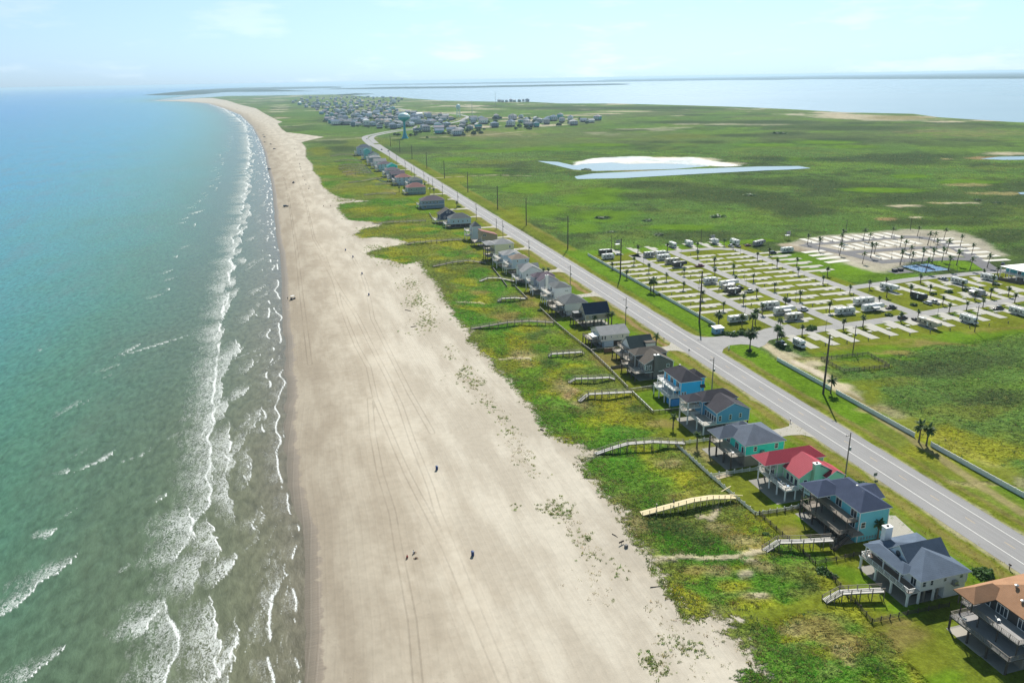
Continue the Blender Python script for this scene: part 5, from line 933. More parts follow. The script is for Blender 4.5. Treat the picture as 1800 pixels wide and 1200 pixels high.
for lb, q in (('pale green arching boardwalk farthest along the dunes', [(581,275,.5),(600,271.5,2.5),(618,271.5,2.5),(628,273.5,1)]), ('thin dark boardwalk second farthest along the dunes', [(588,284.5,.5),(603,281.5,2.5),(622,281.5,2.5),(633,283,1)]), ('upper dark boardwalk of the tight cluster', [(596,291.5,1),(608,289,2.5),(630,289,2.5),(642,291,1)]), ('second dark boardwalk of the tight cluster', [(595,296,1),(610,293,2.5),(628,292.8,2.5),(645,295,1)]), ('middle dark boardwalk of the tight cluster', [(597,298.5,1),(612,296.3,2.5),(632,296.5,2.5),(648,299,1)]), ('lower dark boardwalk of the tight cluster', [(602,303,1),(618,299.8,2.5),(638,300.2,2.5),(652,302.5,1)]), ('dark boardwalk just below the tight cluster', [(609,307.5,1),(625,304.5,2.3),(645,303.5,2.3),(656,305,1)]), ('grey boardwalk with a bend below the lilac roof', [(613,321.5,.8),(637,318,2),(660,314,2),(672,312.5,1)]), ('pale boardwalk above the rust roofed house', [(640,343,.8),(662,340,1.8),(690,339.5,1.6),(696,340.5,1)]), ('thin pale boardwalk by a white beach sign', [(660,325,.6),(680,322,1.6),(697,324,1)])):
    boardwalk(lb, q, 1.8, WOOD, True, 5, deckmat=WOOD)
# stray planks and boards about the new boardwalk
for px, py, L, a in ((1268,863,4,20),(1283,868,3.5,-40)):
    q = at(px, py, 1.5); mb = MB().bar((0, 0, 0), (L, 0, .4), .25, .08); o = mb.build('lumber_plank', NEWWOOD); o.location = (*q, 1.4); o.rotation_euler = (0, 0, rad(a)); tag(o, ('loose yellow plank lying on the new boardwalk, pointing inland' if a > 0 else 'loose yellow plank lying on the new boardwalk nearest the picket fence'), 'plank', 'loose planks on the new boardwalk')
o = MB(); 
for i in range(7): o.bar((0, i*.32, .06+.05*(i % 2)), (5.5-(i % 3)*.6, i*.32+.2, .06+.05*(i % 2)), .25, .06)
q = at(1262, 842); o = o.build('lumber_pile', pm('pale_lumber', (.58, .48, .32), .8, .25)); o.location = (*q, .02); o.rotation_euler = (0, 0, rad(8)); tag(o, 'pile of pale lumber on the grass beside the white picket fence', 'lumber pile')
# ------------------------------------------------------------------ fences
VINYL = pm('grey_white_vinyl', (.74, .78, .78), .6, .08); FENCEW = pm('picket_white', (.64, .66, .65), .6, .08)
def fence(label, pts, h=1.2, style='rail', mat=DKWOOD, cap=None, step=2.4, px=True, posts=True, group='garden fences along the dunes'):
    P = [Vector((*(at(*p) if px else p), 0)) for p in pts]; base = P[0].copy(); r = thing('fence', label, 'fence', base, 0, group); P = [p-base for p in P]
    pm_ = MB(); cp = MB(); pts_ = []
    for i, (a, b) in enumerate(zip(P[:-1], P[1:])):
        d = b-a; L = d.length; d.normalize(); up = Vector((0, 0, 1))
        if style == 'solid': pm_.bar(a+up*(h*.5), b+up*(h*.5), .05, h-.06)
        elif style == 'rail':
            for f in (.25, .55, .88): pm_.bar(a+up*h*f, b+up*h*f, .05, .1)
            n = int(L/.28)
            for k in range(n): c = a+d*(L*(k+.5)/n); pm_.bar(c+up*.08, c+up*(h*.86), .04, .03)
        elif style == 'picket':
            for f in (.22, .78): pm_.bar(a+up*h*f, b+up*h*f, .06, .1)
            n = int(L/.20)
            for k in range(n):
                c = a+d*(L*(k+.5)/n); sg = (k % 12)/12; pm_.bar(c+up*.06, c+up*(h*(.80+.22*abs(2*sg-1)**1.5)), .11, .035)
        elif style == 'open':
            for f in (.3, .62, .95): pm_.bar(a+up*h*f, b+up*h*f, .07, .2)
        if cap: cp.bar(a+up*(h+.03), b+up*(h+.03), .16, .07)
        m = max(1, round(L/step)); pts_ += [a+d*(L*k/m) for k in range(m)]
    pts_.append(P[-1]); pm_.build('panel', mat, r)
    if cap: cp.build('cap_rail', cap, r)
    if posts:
        pts_ = pts_[:100]; po = MB().box(-.075, .075, -.075, .075, -.3, h+.12); po.box(-.1, .1, -.1, .1, h+.122, h+.18); src = po.build('post', mat, r)
        for i, c in enumerate(pts_):
            o = src if i == 0 else src.copy()
            if i: COL.objects.link(o); o.parent = r
            o.location = c
    return r
fence('white vinyl picket fence running along the dune edge by the teal and mint houses', [(1187,782),(1218,810),(1249,838.5),(1290,873),(1328,906)], 1.25, 'picket', FENCEW)
fence('white scalloped picket fence between the teal and mint yards', [(1250,838),(1331,826)], 1.25, 'picket', FENCEW)
fence('white scalloped picket fence between the mint and aqua yards', [(1328,906),(1378,898),(1427,888)], 1.25, 'picket', FENCEW)
fence('white picket fence crossing to the teal house stilts', [(1187,782),(1250,774)], 1.25, 'picket', FENCEW)
fence('dark timber fence along the dune edge below the aqua house', [(1334,904),(1375,941),(1402,963),(1433,992.5)], 1.15, 'rail', DKWOOD)
fence('dark timber fence between the aqua and white yards', [(1433,992.5),(1470,985),(1500,978),(1552,967)], 1.15, 'rail', DKWOOD)
fence('dark timber fence between the mint and aqua yards inside the pickets', [(1335,905),(1380,900.5),(1420,893)], 1.15, 'rail', DKWOOD)
fence('dark timber fence along the dune edge below the white house', [(1452,1004),(1477,1032),(1503,1060),(1532.5,1095)], 1.15, 'rail', DKWOOD)
fence('dark timber fence between the white and brown roofed yards', [(1532.5,1095),(1595,1080.5),(1668,1066)], 1.15, 'rail', DKWOOD)
fence('dark timber fence beside the aqua house deck', [(1412,896),(1440,920),(1470,945)], 1.15, 'rail', DKWOOD)
fence('brown fence with white cap along the dune edge by the bright blue house', [(1111,691),(1130,709),(1148,726.7)], 1.1, 'rail', WOOD, WHITE)
fence('wire like dark fence with pale cap crossing the bright blue yard', [(1148,726.7),(1190,722),(1229,717.5)], 1.1, 'rail', DKWOOD, SUNWOOD)
fence('brown fence with pale cap behind the bright blue yard', [(1109,688),(1130,685),(1156,681)], 1.2, 'rail', WOOD, SUNWOOD)
fence('long pale capped fence along the dune edge by the taupe house', [(1000,589),(1038,618),(1070,649),(1104,684)], 1.1, 'rail', WOOD, SUNWOOD)
fence('short brown fence behind the taupe house lawn', [(1074,648),(1090,646),(1104,643.5)], 1.2, 'solid', WOOD)
fence('reddish brown board fence below the cream bungalow', [(1062,620),(1082,617.5)], 1.9, 'solid', pm('red_brown_fence', (.20, .11, .07), .85, .3), SUNWOOD)
fence('low pale capped fence across the cream bungalow yard', [(1038,618),(1050,616.5),(1062,615)], 1.1, 'rail', WOOD, SUNWOOD)
fence('long dark fence along the dune edge by the navy gable house', [(949,543),(973,566.5),(1000,589)], 1.2, 'rail', DKWOOD, SUNWOOD)
fence('dark fence below the tall white house', [(906,506),(917,517),(927,527)], 1.2, 'rail', DKWOOD, SUNWOOD)
fence('dark fence with pale cap below the pale blue houses', [(867,474),(879,489),(891,505)], 1.2, 'solid', DKWOOD, SUNWOOD)
fence('low green fence by the navy gable house', [(755,376),(760,386)], 1.2, 'solid', WOOD, SUNWOOD, step=6)
fence('pale fence along the dune edge below the rust roofed houses', [(662,314),(668,319),(680,320.5)], 1.2, 'solid', SUNWOOD, None, 6)
fence('pale fence along the dune edge by the end of the row', [(632,282),(636,285.5)], 1.2, 'solid', SUNWOOD, None, 6)
fence('pale fence along the dune edge beside the boardwalk cluster', [(641,291),(646,296),(653,302)], 1.2, 'solid', SUNWOOD, None, 6)
for lb, y0, y1 in (('long grey vinyl wall fence along the trailer park front', 314, 480), ('grey vinyl wall fence on the field side, from the entry to the first palm', 229.5, 264), ('grey vinyl wall fence along the field between the single and paired palms', 187.5, 226.5), ('grey vinyl wall fence along the field nearest the viewer', 90, 180.5)):
    fence(lb, [(186.6, y0), (186.6, y1)], 1.5, 'solid', VINYL, WHITE, 2.4, px=False, group='vinyl fences along the inland side of the road')
fence('weathered timber fence round the square dog run', [(204, 259), (203.5, 244), (224, 243), (226, 258), (204, 259)], 1.4, 'open', pm('old_grey_timber', (.15, .13, .10), .9, .3), None, 2.4, px=False, group='fence round the dog run')
# ------------------------------------------------------------------ poles and wires
def pole(label, x, y, h, r0=.2, arms=1, group='tall power poles on the inland side of the road', mat=None, box=False):
    t = thing('power_pole', label, 'power pole', (x, y, 0), 0, group); mat = mat or DKWOOD
    MB().tube([(0, 0, -.3), (0, 0, h*.5), (0, 0, h)], [r0, r0*.86, r0*.66], 8).build('shaft', mat, t)
    for k in range(arms):
        z = h-1.0-k*3.2; mb = MB(); mb.bar((-1.5 if k % 2 == 0 else -.1, 0, z), (.1 if k % 2 == 0 else 1.5, 0, z), .14, .16)
        a = mb.build('insulator_arm', mat, t); m2 = MB(); xx = -1.4 if k % 2 == 0 else 1.4; m2.lathe([(.07, z+.09), (.11, z+.2), (.07, z+.28), (.10, z+.36), (.03, z+.45)], 8, 0, xx); m2.build('insulator', METAL, a)
    if box: MB().lathe([(.3, h*.62), (.32, h*.62+.05), (.32, h*.62+.9), (.2, h*.62+1.05)], 10, 0, .5).build('transformer', METAL, t)
    return t
TALL = [(182, 118, 23), (182, 227.7, 23), (182.6, 322, 25), (183, 417.8, 23), (181, 504, 23), (181, 603, 22), (180.5, 691, 21), (180.5, 813, 21), (181, 942, 21), (181.4, 1066, 21), (183, 1203, 20), (183, 1331, 20), (184, 1457, 20)]
src = pole('tall dark wooden power pole standing on the inland verge of the road', 182, 227.7, 23, .40, 3); learn(src)
for x, y, h in TALL:
    if y != 227.7: dup(src, (x, y, 0), scale=(1.1, 1.1, h/23))
s2 = pole('slim grey power pole with a transformer on the house side verge', 147, 170.3, 15, .22, 1, 'slim power poles on the house side of the road', WOOD, True); learn(s2)
for x, y, h in ((143, 240, 14.5), (147, 328, 14), (145, 399.4, 14), (144.5, 476, 14), (149.6, 559, 13), (149, 642, 14), (150, 720, 14), (150, 795, 14), (150, 850, 12), (150, 905, 14), (150, 975, 14), (150, 1050, 14), (150, 1130, 14), (150, 1210, 14), (153.5, 593, 9), (152, 886, 9), (152, 1010, 9)): dup(s2, (x, y, 0), scale=(1, 1, h/15))
for lb, px, py, h in (('dark power pole with transformers beside the dog run', 1499, 620, 12), ('dark power pole at the far corner of the trailer park lawn', 1713, 583, 12.5), ('thin dark pole at the back edge of the trailer park', 1232, 427, 10), ('thin dark pole behind the new sandy loop', 1487, 407, 9), ('thin dark pole in the marsh behind the sandy loop', 1600, 404, 9), ('thin dark pole at the back left corner of the trailer park', 1075, 436, 9)):
    q = at(px, py); pole(lb, q[0], q[1], h, .2, 1, 'poles around the trailer park', DKWOOD, px == 1499)
WIRE = pm('wire', (.05, .05, .05), .6)
for k, (dx, dz) in enumerate(((-1.4, -.6), (1.4, -3.8), (-1.4, -7.0))):
    mb = MB(); 
    for (x0, y0, h0), (x1, y1, h1) in zip(TALL[:-1], TALL[1:]):
        a = Vector((x0+dx, y0, h0+dz)); b = Vector((x1+dx, y1, h1+dz)); prev = a
        for i in range(1, 9):
            t = i/8; c = a.lerp(b, t); c.z -= 4*1.4*t*(1-t); mb.bar(prev, c, .03); prev = c
    tag(mb.build('power_line', WIRE), ('topmost', 'middle', 'lowest')[k]+' dark wire strung along the tall inland poles', 'power line', 'wires on the tall poles')
# mail boxes and road signs
def mailbox(lb, px, py):
    q = at(px, py); t = thing('mailbox', lb, 'mailbox', (q[0], q[1], 0), 0, 'mailboxes by the road'); MB().box(-.07, .07, -.07, .07, 0, 1.1).build('post', DKWOOD, t)
    MB().profy([(-.16, 1.1), (.16, 1.1), (.16, 1.3), (.1, 1.4), (-.1, 1.4), (-.16, 1.3)], -.35, .3).build('box', METAL if px % 2 else DKWOOD, t)
mailbox('dark mailbox at the grass tip by the teal house drive', 1389, 742); mailbox('dark mailbox by the road above the brown roofed house', 1774, 1000); mailbox('dark mailbox pair post by the road above the dark green roof', 1167, 597)
q = at(1538, 841); t = thing('road_sign', 'small green road sign seen from behind above the aqua house', 'road sign', (q[0], q[1], 0)); MB().box(-.6, .6, -.03, .03, .9, 1.9).build('panel', pm('sign_back', (.16, .19, .15), .6), t); MB().box(-.06, .06, .03, .11, -.2, 1.8).build('post', METAL, t)
q = at(1211, 623); t = thing('road_sign', 'thin road sign by the verge opposite the park entry', 'road sign', (q[0], q[1], 0)); MB().box(-.35, .35, -.02, .02, 1.6, 2.5).build('panel', METAL, t); MB().box(-.04, .04, .02, .08, -.2, 2.5).build('post', METAL, t)
# ------------------------------------------------------------------ palms, shrubs
def leafmat(name, c1, c2):
    t = NT(name); p = t.pos(); n = t.noise(p, 1.3, 3); oi = t.node('ShaderNodeObjectInfo').outputs['Random']
    c = t.mix(n, c1, c2); c = t.mul(c, t.math('MULTIPLY_ADD', oi, .5, .75)); t.link(c, t.b.inputs['Base Color']); t.b.inputs['Roughness'].default_value = .6; t.b.inputs['Specular IOR Level'].default_value = .25
    tr = t.node('ShaderNodeBsdfTranslucent'); t.link(t.mul(c, 1.3), tr.inputs[0]); mx = t.node('ShaderNodeMixShader'); mx.inputs[0].default_value = .3
    t.link(t.b.outputs[0], mx.inputs[1]); t.link(tr.outputs[0], mx.inputs[2]); t.link(mx.outputs[0], t.out.inputs[0]); return t.mat
PALML = leafmat('palm_frond', (.045, .09, .028), (.11, .165, .05)); SHRUBL = leafmat('shrub_leaf', (.045, .10, .028), (.10, .185, .045)); TRUNK = pm('palm_trunk', (.16, .125, .09), .9, .3, 2, 8)
DEADF = leafmat('dry_frond', (.16, .12, .06), (.24, .18, .09))
def palm(label, h, n, L, droop, seed, wind=0., group=''):
    rg = random.Random(seed); t = thing('palm_tree', label, 'palm tree', (0, 0, 0), 0, group); lean = wind*.25
    MB().tube([(0, 0, -.2), (lean*h*.1, 0, h*.35), (lean*h*.2, 0, h*.7), (lean*h*.3, 0, h)], [.3, .21, .18, .2], 8).build('trunk', TRUNK, t)
    mb = MB(); ox = lean*h*.3
    for i in range(n):
        az = i*2.39996+rg.uniform(-.2, .2); el = rg.uniform(-.5, 1.25); ln = L*rg.uniform(.8, 1.1); p = Vector((ox, 0, h)); d = Vector((math.cos(az)*math.cos(el), math.sin(az)*math.cos(el), math.sin(el)))
        prev = None; m = 6
        for k in range(m+1):
            f = k/m; wdt = L*.17*math.sin(math.pi*min(1, f*.85+.15))**.8+.02; s = d.cross(Vector((0, 0, 1))).normalized()*wdt if abs(d.z) < .99 else Vector((wdt, 0, 0))
            dn = Vector((0, 0, -wdt*.45)); cur = (p+s+dn, p, p-s+dn)
            if prev:
                for seg in range(2):
                    a, b = prev[0], cur[0]; c, e = prev[2], cur[2]
                mb.quad([prev[0], cur[0].lerp(cur[1], .12), cur[1], prev[1]]); mb.quad([prev[1], cur[1], cur[2].lerp(cur[1], .12), prev[2]])
            prev = cur; p = p+d*(ln/m); d = (d+Vector((wind*.5*.3, 0, -droop*.32))).normalized()
    mb.build('crown', PALML, t)
    m2 = MB()
    for i in range(7):
        az = i*.9; m2.quad([(ox+.12*math.cos(az), .12*math.sin(az), h-.1), (ox+.45*math.cos(az), .45*math.sin(az), h-.7), (ox+.35*math.cos(az+.5), .35*math.sin(az+.5), h-1.3), (ox+.1*math.cos(az+.5), .1*math.sin(az+.5), h-.5)])
    m2.build('dry_skirt', DEADF, t); return t
GP = 'young palms on the trailer park lawns'
p1 = palm('short bushy headed palm on the grass strip between trailer pads', 4.1, 26, 1.9, .55, 1, 0, GP); learn(p1)
p2 = palm('wind bent tall palm by the new sandy loop street', 7.0, 20, 2.6, .5, 2, 1.6, 'wind bent palms round the new loop'); learn(p2)
p3 = palm('large full crowned palm at the trailer park entry', 6.0, 40, 3.0, .75, 3, 0, 'large palms at the park entry'); learn(p3)
p4 = palm('stout palm with a shaggy trunk standing at a fence gap', 5.0, 32, 2.5, .7, 4, .2, 'palms along the vinyl fence'); learn(p4)
p5 = palm('small palm standing by a beach house', 4.4, 22, 1.9, .7, 5, 0, 'palms by the beach houses'); learn(p5)
def place(src, spots, first=[]):
    for i, (x, y, *s) in enumerate(spots):
        sc_ = (s[0] if s else 1)*random.uniform(.88, 1.12); rz = random.uniform(0, 6.3)
        if i == 0: src.location = (x, y, 0); src.scale = (sc_,)*3; src.rotation_euler = (0, 0, rz)
        else: dup(src, (x, y, 0), rz, scale=sc_)
place(p1, [(204,445),(185,413),(204.3,424),(204.5,401),(204,379),(203.5,335.7),(203.9,357.6),(219.7,408.6),(235,399.8),(249.7,447.6),(249,425),(249.9,404),(249.4,382),(249,360.5),(233,352.6),(219.4,343.4),(237,380.6),(282.7,387.6),(283,409.4),(283.3,431.4),(221,476.4),(242,475),(263.7,473.4),(285.6,476.3),(250,339),(250.5,316),(283,365),(283.5,343),(283,320),(218,324),(235,330),(296,330),(296,408),(297,380),(297.5,440),(217,290.3),(239,290.5),(250,291),(272,292),(283,293.5),(305,297.5),(316,298),(327,299),(349,301),(312,309),(334,311),(345,312),(322.5,329),(344.6,330),(367,332),(300,348),(312,349.5),(334,348.5),(378,349),(389,350),(311,330),(355.5,311)])
def place_w(src, spots):
    for i, (x, y) in enumerate(spots):
        rz = random.uniform(-.5, .5); sc_ = random.uniform(.85, 1.15)
        if i == 0: src.location = (x, y, 0); src.rotation_euler = (0, 0, rz); src.scale = (sc_,)*3
        else: dup(src, (x, y, 0), rz, scale=sc_)
place_w(p2, [(341,460.8),(335.3,440.5),(367,458),(360.3,451.3),(384.7,458.7),(382.3,450),(410.7,461.2),(430.7,458.7),(424.5,436.6),(439,443),(414.3,431),(393,432.3),(384,418.3),(362.3,420),(352.5,411.5),(339.2,424.4),(337,399.8),(375,403.2),(407.5,416),(406,405.9),(432.8,422),(417.9,397.5),(385.8,376.6),(370,366.4),(382.8,363.5),(354.4,367),(355.9,389.3),(363,388.5),(370.4,387.7),(377.3,387),(385.6,387.8),(398,366)])
place(p3, [(187.6,313),(198,309.5,.9),(206,311,1.05),(201,305.5,.9),(*at(1318,613),1.05),(*at(1366,600),.9),(*at(1372,606),.85),(212,300,.8)])
place(p4, [tuple(at(1460,691)),(*at(1615,777),1.05),(*at(1628,783),1.1),(186.4,438,.8),(185.6,382,1.1),(186.5,380,1.2)])
place(p5, [(*at(1542,949),1.15),(*at(1183,753),1.0),(*at(1225,786),.9),(*at(1069,571),1.2),(*at(1075,571),1.2),(*at(1045,573),1.1),(*at(1153,611),1.1),(*at(1412,900),.9),(*at(702,338),1.1),(*at(711,337),1.2),(*at(756,339),1.2),(*at(763,342),1.1),(*at(803,366),1.2),(*at(770,383),1.0),(*at(955,489),1.1),(*at(964,485),1),(*at(747,332),1.3)])
def shrub_mesh(n, seed, r=1., leaf=.22):
    rg = np.random.default_rng(seed); a = rg.normal(size=(n, 3)); a[:, 2] = abs(a[:, 2]); a /= np.linalg.norm(a, axis=1)[:, None]
    lob = rg.normal(size=(7, 3)); lob[:, 2] = abs(lob[:, 2]); lob /= np.linalg.norm(lob, axis=1)[:, None]
    k = .62+.45*np.max(np.clip(a@lob.T, 0, 1)**4, 1); P = a*(k*rg.uniform(.62, 1.03, n))[:, None]*np.array([1, 1, .82])*r
    d1 = rg.normal(size=(n, 3)); d1 /= np.linalg.norm(d1, axis=1)[:, None]; d2 = np.cross(d1, a+rg.normal(size=(n, 3))*.6); d2 /= np.linalg.norm(d2, axis=1)[:, None]+1e-6
    s = leaf*r*rg.uniform(.6, 1.3, n)[:, None]; V = np.stack([P-d1*s, P-d2*s*.7, P+d1*s, P+d2*s*.7], 1).reshape(-1, 3); return V, np.arange(4*n).reshape(-1, 4)
SHM = []
for i in range(4):
    V, Fq = shrub_mesh(420, 20+i, 1., .17); o = npmesh('shrub', V, Fq, SHRUBL, smooth=False); SHM.append(o)
SHUSED = set()
def shrub(lb, x, y, r, h=None, group=None, z=0., name='shrub', mat=None):
    i = random.randrange(4); o = SHM[i]
    if i in SHUSED: o = o.copy(); COL.objects.link(o)
    SHUSED.add(i); o.name = name; o.location = (x, y, z-.1*r); o.rotation_euler = (0, 0, random.uniform(0, 6.3)); o.scale = (r, r*random.uniform(.85, 1.1), (h or r)); tag(o, lb, 'shrub', group); return o
for px, py, r in ((1362,346,1),(1607,537,1.7),(1641,517,1.5),(1668,514,1.8),(1696,510,1.6),(1562,555,1.8),(1751,501,1.6),(1725,507,1.2),(1710,508,1.3),(1545,462+70,.1)): 
    if r > 1 and py > 400: shrub('rounded dark green shrub on the trailer park grass', *at(px, py), r*1.25, r*1.1, 'rounded shrubs of the trailer park')
for px, py, r in ((1427,578,2.6),(1423,580,2.2),(1250,573,1.8),(1257,575,1.3),(1277,588,2.4),(1290,590,2.6),(1302,587,2.8),(1312,589,2.4),(1372,606,2.2),(1379,612,2.4),(1385,616,1.8),(1317,617,1.6),(1160,519,2.0),(1166,521,1.4)): shrub('dense dark shrub in the planting at the park entry', *at(px, py), r, r*.95, 'entry planting shrubs')
for lb, px, py, r in (('dark round bush at the dune corner of the white house yard', 1461,1013, 1.5), ('broad dark bush by the fence of the white house yard', 1443,1004, 2.0), ('green bush behind the white house by the road', 1727,1008, 3.0), ('bush at the road side of the aqua house', 1515,852, 2.0), ('dark bush on the dune grass below the aqua house', 1346,942, 1.6), ('big dark clump beside the pale blue houses', 905,503, 2.6), ('second dark clump beside the pale blue houses', 917,501, 2.4), ('green clump in the yard of the tall white house', 950,546, 1.8), ('large isolated dark bush standing in the green marsh', 1319,343, 7), ('low dark thicket in the marsh above the park', 1262,382, 8), ('low dark thicket in the marsh left of the other', 1137,388, 6), ('dark bush by the marsh edge above the sandy loop', 1157,413, 5), ('dark bush on the bare strip in the right marsh', 1720,352, 5), ('second dark bush on the bare strip in the right marsh', 1752,357, 5), ('wide low thicket far across the marsh', 1370,235, 16), ('dark thicket beside the pond left bank', 1030,299, 8), ('dark bush by the purple roofed house drive', 807,364, 2.5), ('leafy bush by the road near the pale houses', 959,483, 2.2), ('bush in front of the navy gable house', 1093,575, 2.4), ('wide bush between navy and cream houses', 1083,573, 2.0), ('dark tree clump near the marsh pole', 1075,408, 4), ('low dark thicket above the side track', 1058,383, 7)):
    q = at(px, py); shrub(lb, q[0], q[1], r, r*(.8 if r < 4 else .42), None)
# ------------------------------------------------------------------ vehicles
def paint(n, c): return pm('car_paint_'+n, c, .28, .06, .5, 2, .5)
def wheel(root, x, y, r=.36, w=.22):
    MB().tube([(x, y-w/2, r), (x, y+w/2, r)], [r, r], 12).build('wheel', RUBBER, root)
def car(label, x, y, rz, kind, mat, group='cars and pickups at the trailer park', z=0.):
    t = thing({'pickup': 'pickup_truck', 'suv': 'parked_suv', 'car': 'parked_car'}[kind], label, {'pickup': 'pickup truck', 'suv': 'suv', 'car': 'car'}[kind], (x, y, z), rz, group)
    L, Wd = (5.8, 2.0) if kind == 'pickup' else (4.8, 1.95) if kind == 'suv' else (4.5, 1.8)
    hb = 1.0 if kind != 'car' else .85; ht = 1.9 if kind == 'pickup' else 1.75 if kind == 'suv' else 1.42
    b = MB(); pr = [(-L/2, .42), (L/2-.1, .42), (L/2, .6), (L/2-.08, hb-.12), (L/2-1.1, hb), (-L/2, hb)]; b.profy(pr, -Wd/2, Wd/2); b.build('body', mat, t, bevel=.06)
    if kind == 'pickup': c0, c1, d0, d1 = -.7, 1.75, -.55, 1.0
    elif kind == 'suv': c0, c1, d0, d1 = -2.35, 1.35, -2.1, .55
    else: c0, c1, d0, d1 = -1.75, 1.25, -1.0, .4
    w = Wd/2-.06; wt = w-.14
    g = MB(); g.hexa([(c0, -w, hb-.02), (c1, -w, hb-.02), (c1, w, hb-.02), (c0, w, hb-.02)], [(d0, -wt, ht-.08), (d1, -wt, ht-.08), (d1, wt, ht-.08), (d0, wt, ht-.08)]); g.build('window', GL, t)
    MB().box(d0-.05, d1+.05, -wt-.03, wt+.03, ht-.079, ht).build('roof', mat, t, bevel=.03)
    if kind == 'pickup': MB().box(-L/2+.12, -.85, -Wd/2+.14, Wd/2-.14, hb+.003, hb+.02).build('bed', pm('bed_liner', (.06, .06, .06), .8), t)
    for q in (-1, 1):
        for xx in (-L*.3, L*.31): wheel(t, xx, q*(Wd/2-.1), .38 if kind != 'car' else .32)
        MB().box(L/2-.07, L/2+.012, q*(Wd/2-.3)-.17, q*(Wd/2-.3)+.17, .62, .8).build('headlight', pm('lamp_lens', (.75, .75, .72), .2), t)
        MB().box(-L/2-.012, -L/2+.05, q*(Wd/2-.2)-.12, q*(Wd/2-.2)+.12, .62, .85).build('tail_light', pm('red_lens', (.45, .02, .02), .3), t)
    return t
RVW = pm('rv_white', (.74, .74, .72), .4, .07); RVB = pm('rv_beige', (.52, .46, .37), .4, .08); RVG = pm('rv_grey', (.36, .35, .34), .4, .08); RVK = pm('rv_black', (.045, .045, .05), .35, .08)
def rv(label, x, y, rz, kind, side, L=9.5, stripe=None, awn=False):
    nm = {'trailer': 'travel_trailer', 'fifth': 'fifth_wheel_trailer', 'bus': 'motorhome', 'cab': 'motorhome'}[kind]
    t = thing(nm, label, 'trailer' if kind in ('trailer', 'fifth') else 'motorhome', (x, y, .1), rz, 'trailers and motorhomes at the park'); stripe = stripe or RVK; Wd = 2.5; zt = 3.3
    if kind == 'fifth': pr = [(-L/2, .6), (L/2-2.6, .6), (L/2-2.4, 1.7), (L/2-.2, 1.8), (L/2, 2.2), (L/2-.15, zt), (L/2-1.2, zt+.25), (-L/2+.2, zt), (-L/2, zt-.3)]
    elif kind == 'bus': pr = [(-L/2, .5), (L/2-.1, .5), (L/2, 1.2), (L/2-.12, 2.8), (L/2-.5, zt), (-L/2+.1, zt), (-L/2, zt-.2)]
    elif kind == 'cab': pr = [(-L/2, .6), (L/2-1.9, .6), (L/2-1.9, 1.9), (L/2-.7, 2.0), (L/2-.5, 2.5), (L/2-1.0, zt-.1), (L/2-1.6, zt), (-L/2, zt)]
    else: pr = [(-L/2, .6), (L/2-.6, .6), (L/2, 1.5), (L/2-.1, 2.4), (L/2-.6, zt), (-L/2+.1, zt), (-L/2, zt-.2)]
    MB().profy(pr, -Wd/2, Wd/2).build('body', side, t, bevel=.07)
    tp = (L/2-.7 if kind != 'fifth' else L/2-1.3); MB().box(-L/2+.25, tp-.9, -Wd/2+.06, Wd/2-.06, zt+.002, zt+.07).build('roof', RVW, t)
    m = MB()
    for xx in (-L*.22, L*.12): m.box(xx-.55, xx+.55, -.4, .4, zt+.072, zt+.36)
    m.build('roof_air_conditioner', RVW, t)
    m = MB(); m.box(-L/2+.6, -L/2+1.0, .3, .7, zt+.072, zt+.2); m.box(0-.3, .1, -.9, -.5, zt+.072, zt+.17); m.build('roof_vent', RVG, t)
    for q in (-1, 1):
        m = MB(); m.box(-L/2+.1, L/2-(2.7 if kind in ('fifth', 'cab') else .7), q*Wd/2-.012, q*Wd/2+.012, 1.15, 1.5); m.build('stripe', stripe, t)
        for xx, ww in ((-L*.34, .9), (-L*.1, 1.4), (L*.16, 1.0)):
            MB().box(xx-ww/2, xx+ww/2, q*Wd/2-.02, q*Wd/2+.02, 1.75, 2.55).build('window', GL, t)
    MB().box(L*.02-.35, L*.02+.35, -Wd/2-.025, -Wd/2+.015, .75, 2.6).build('door', RVW if side is not RVW else RVG, t)
    MB().box(-L*.12-1.5, -L*.12+1.5, Wd/2-.02, Wd/2+.7, .9, 2.9).build('slide_out', side, t)
    if kind in ('bus', 'cab'):
        if kind == 'bus': MB().quad([(L/2-.02+.012, -1.1, 1.35), (L/2+.012, 1.1, 1.35), (L/2-.09, 1.05, 2.65), (L/2-.09, -1.05, 2.65)]).build('windscreen', GL, t)
        else:
            c = MB(); c.profy([(L/2-1.92, .5), (L/2+.3, .5), (L/2+.35, 1.15), (L/2-.5, 1.35), (L/2-1.0, 1.98), (L/2-1.92, 1.98)], -1., 1.); cb = c.build('cab', RVW, t, bevel=.05)
            MB().quad([(L/2-.5+.03, -.9, 1.37), (L/2-.5+.03, .9, 1.37), (L/2-.98+.03, .85, 1.93), (L/2-.98+.03, -.85, 1.93)]).build('windscreen', GL, cb)
    wx = (-L*.02, -L*.02+.95) if kind in ('trailer', 'fifth') else (-L*.28, L*.36)
    for xx in wx:
        for q in (-1, 1): wheel(t, xx, q*(Wd/2-.12), .38, .25)
    if kind == 'trailer': MB().bar((L/2-.2, 0, .6), (L/2+1.1, 0, .5), .12).build('hitch', METAL, t)
    if awn: MB().hexa([(-2, -Wd/2-2.3, 2.3), (2, -Wd/2-2.3, 2.3), (2, -Wd/2, 2.9), (-2, -Wd/2, 2.9)], [(-2, -Wd/2-2.3, 2.34), (2, -Wd/2-2.3, 2.34), (2, -Wd/2, 2.96), (-2, -Wd/2, 2.96)]).build('awning', RVW, t)
    return t
H_, V_ = 0, rad(90)
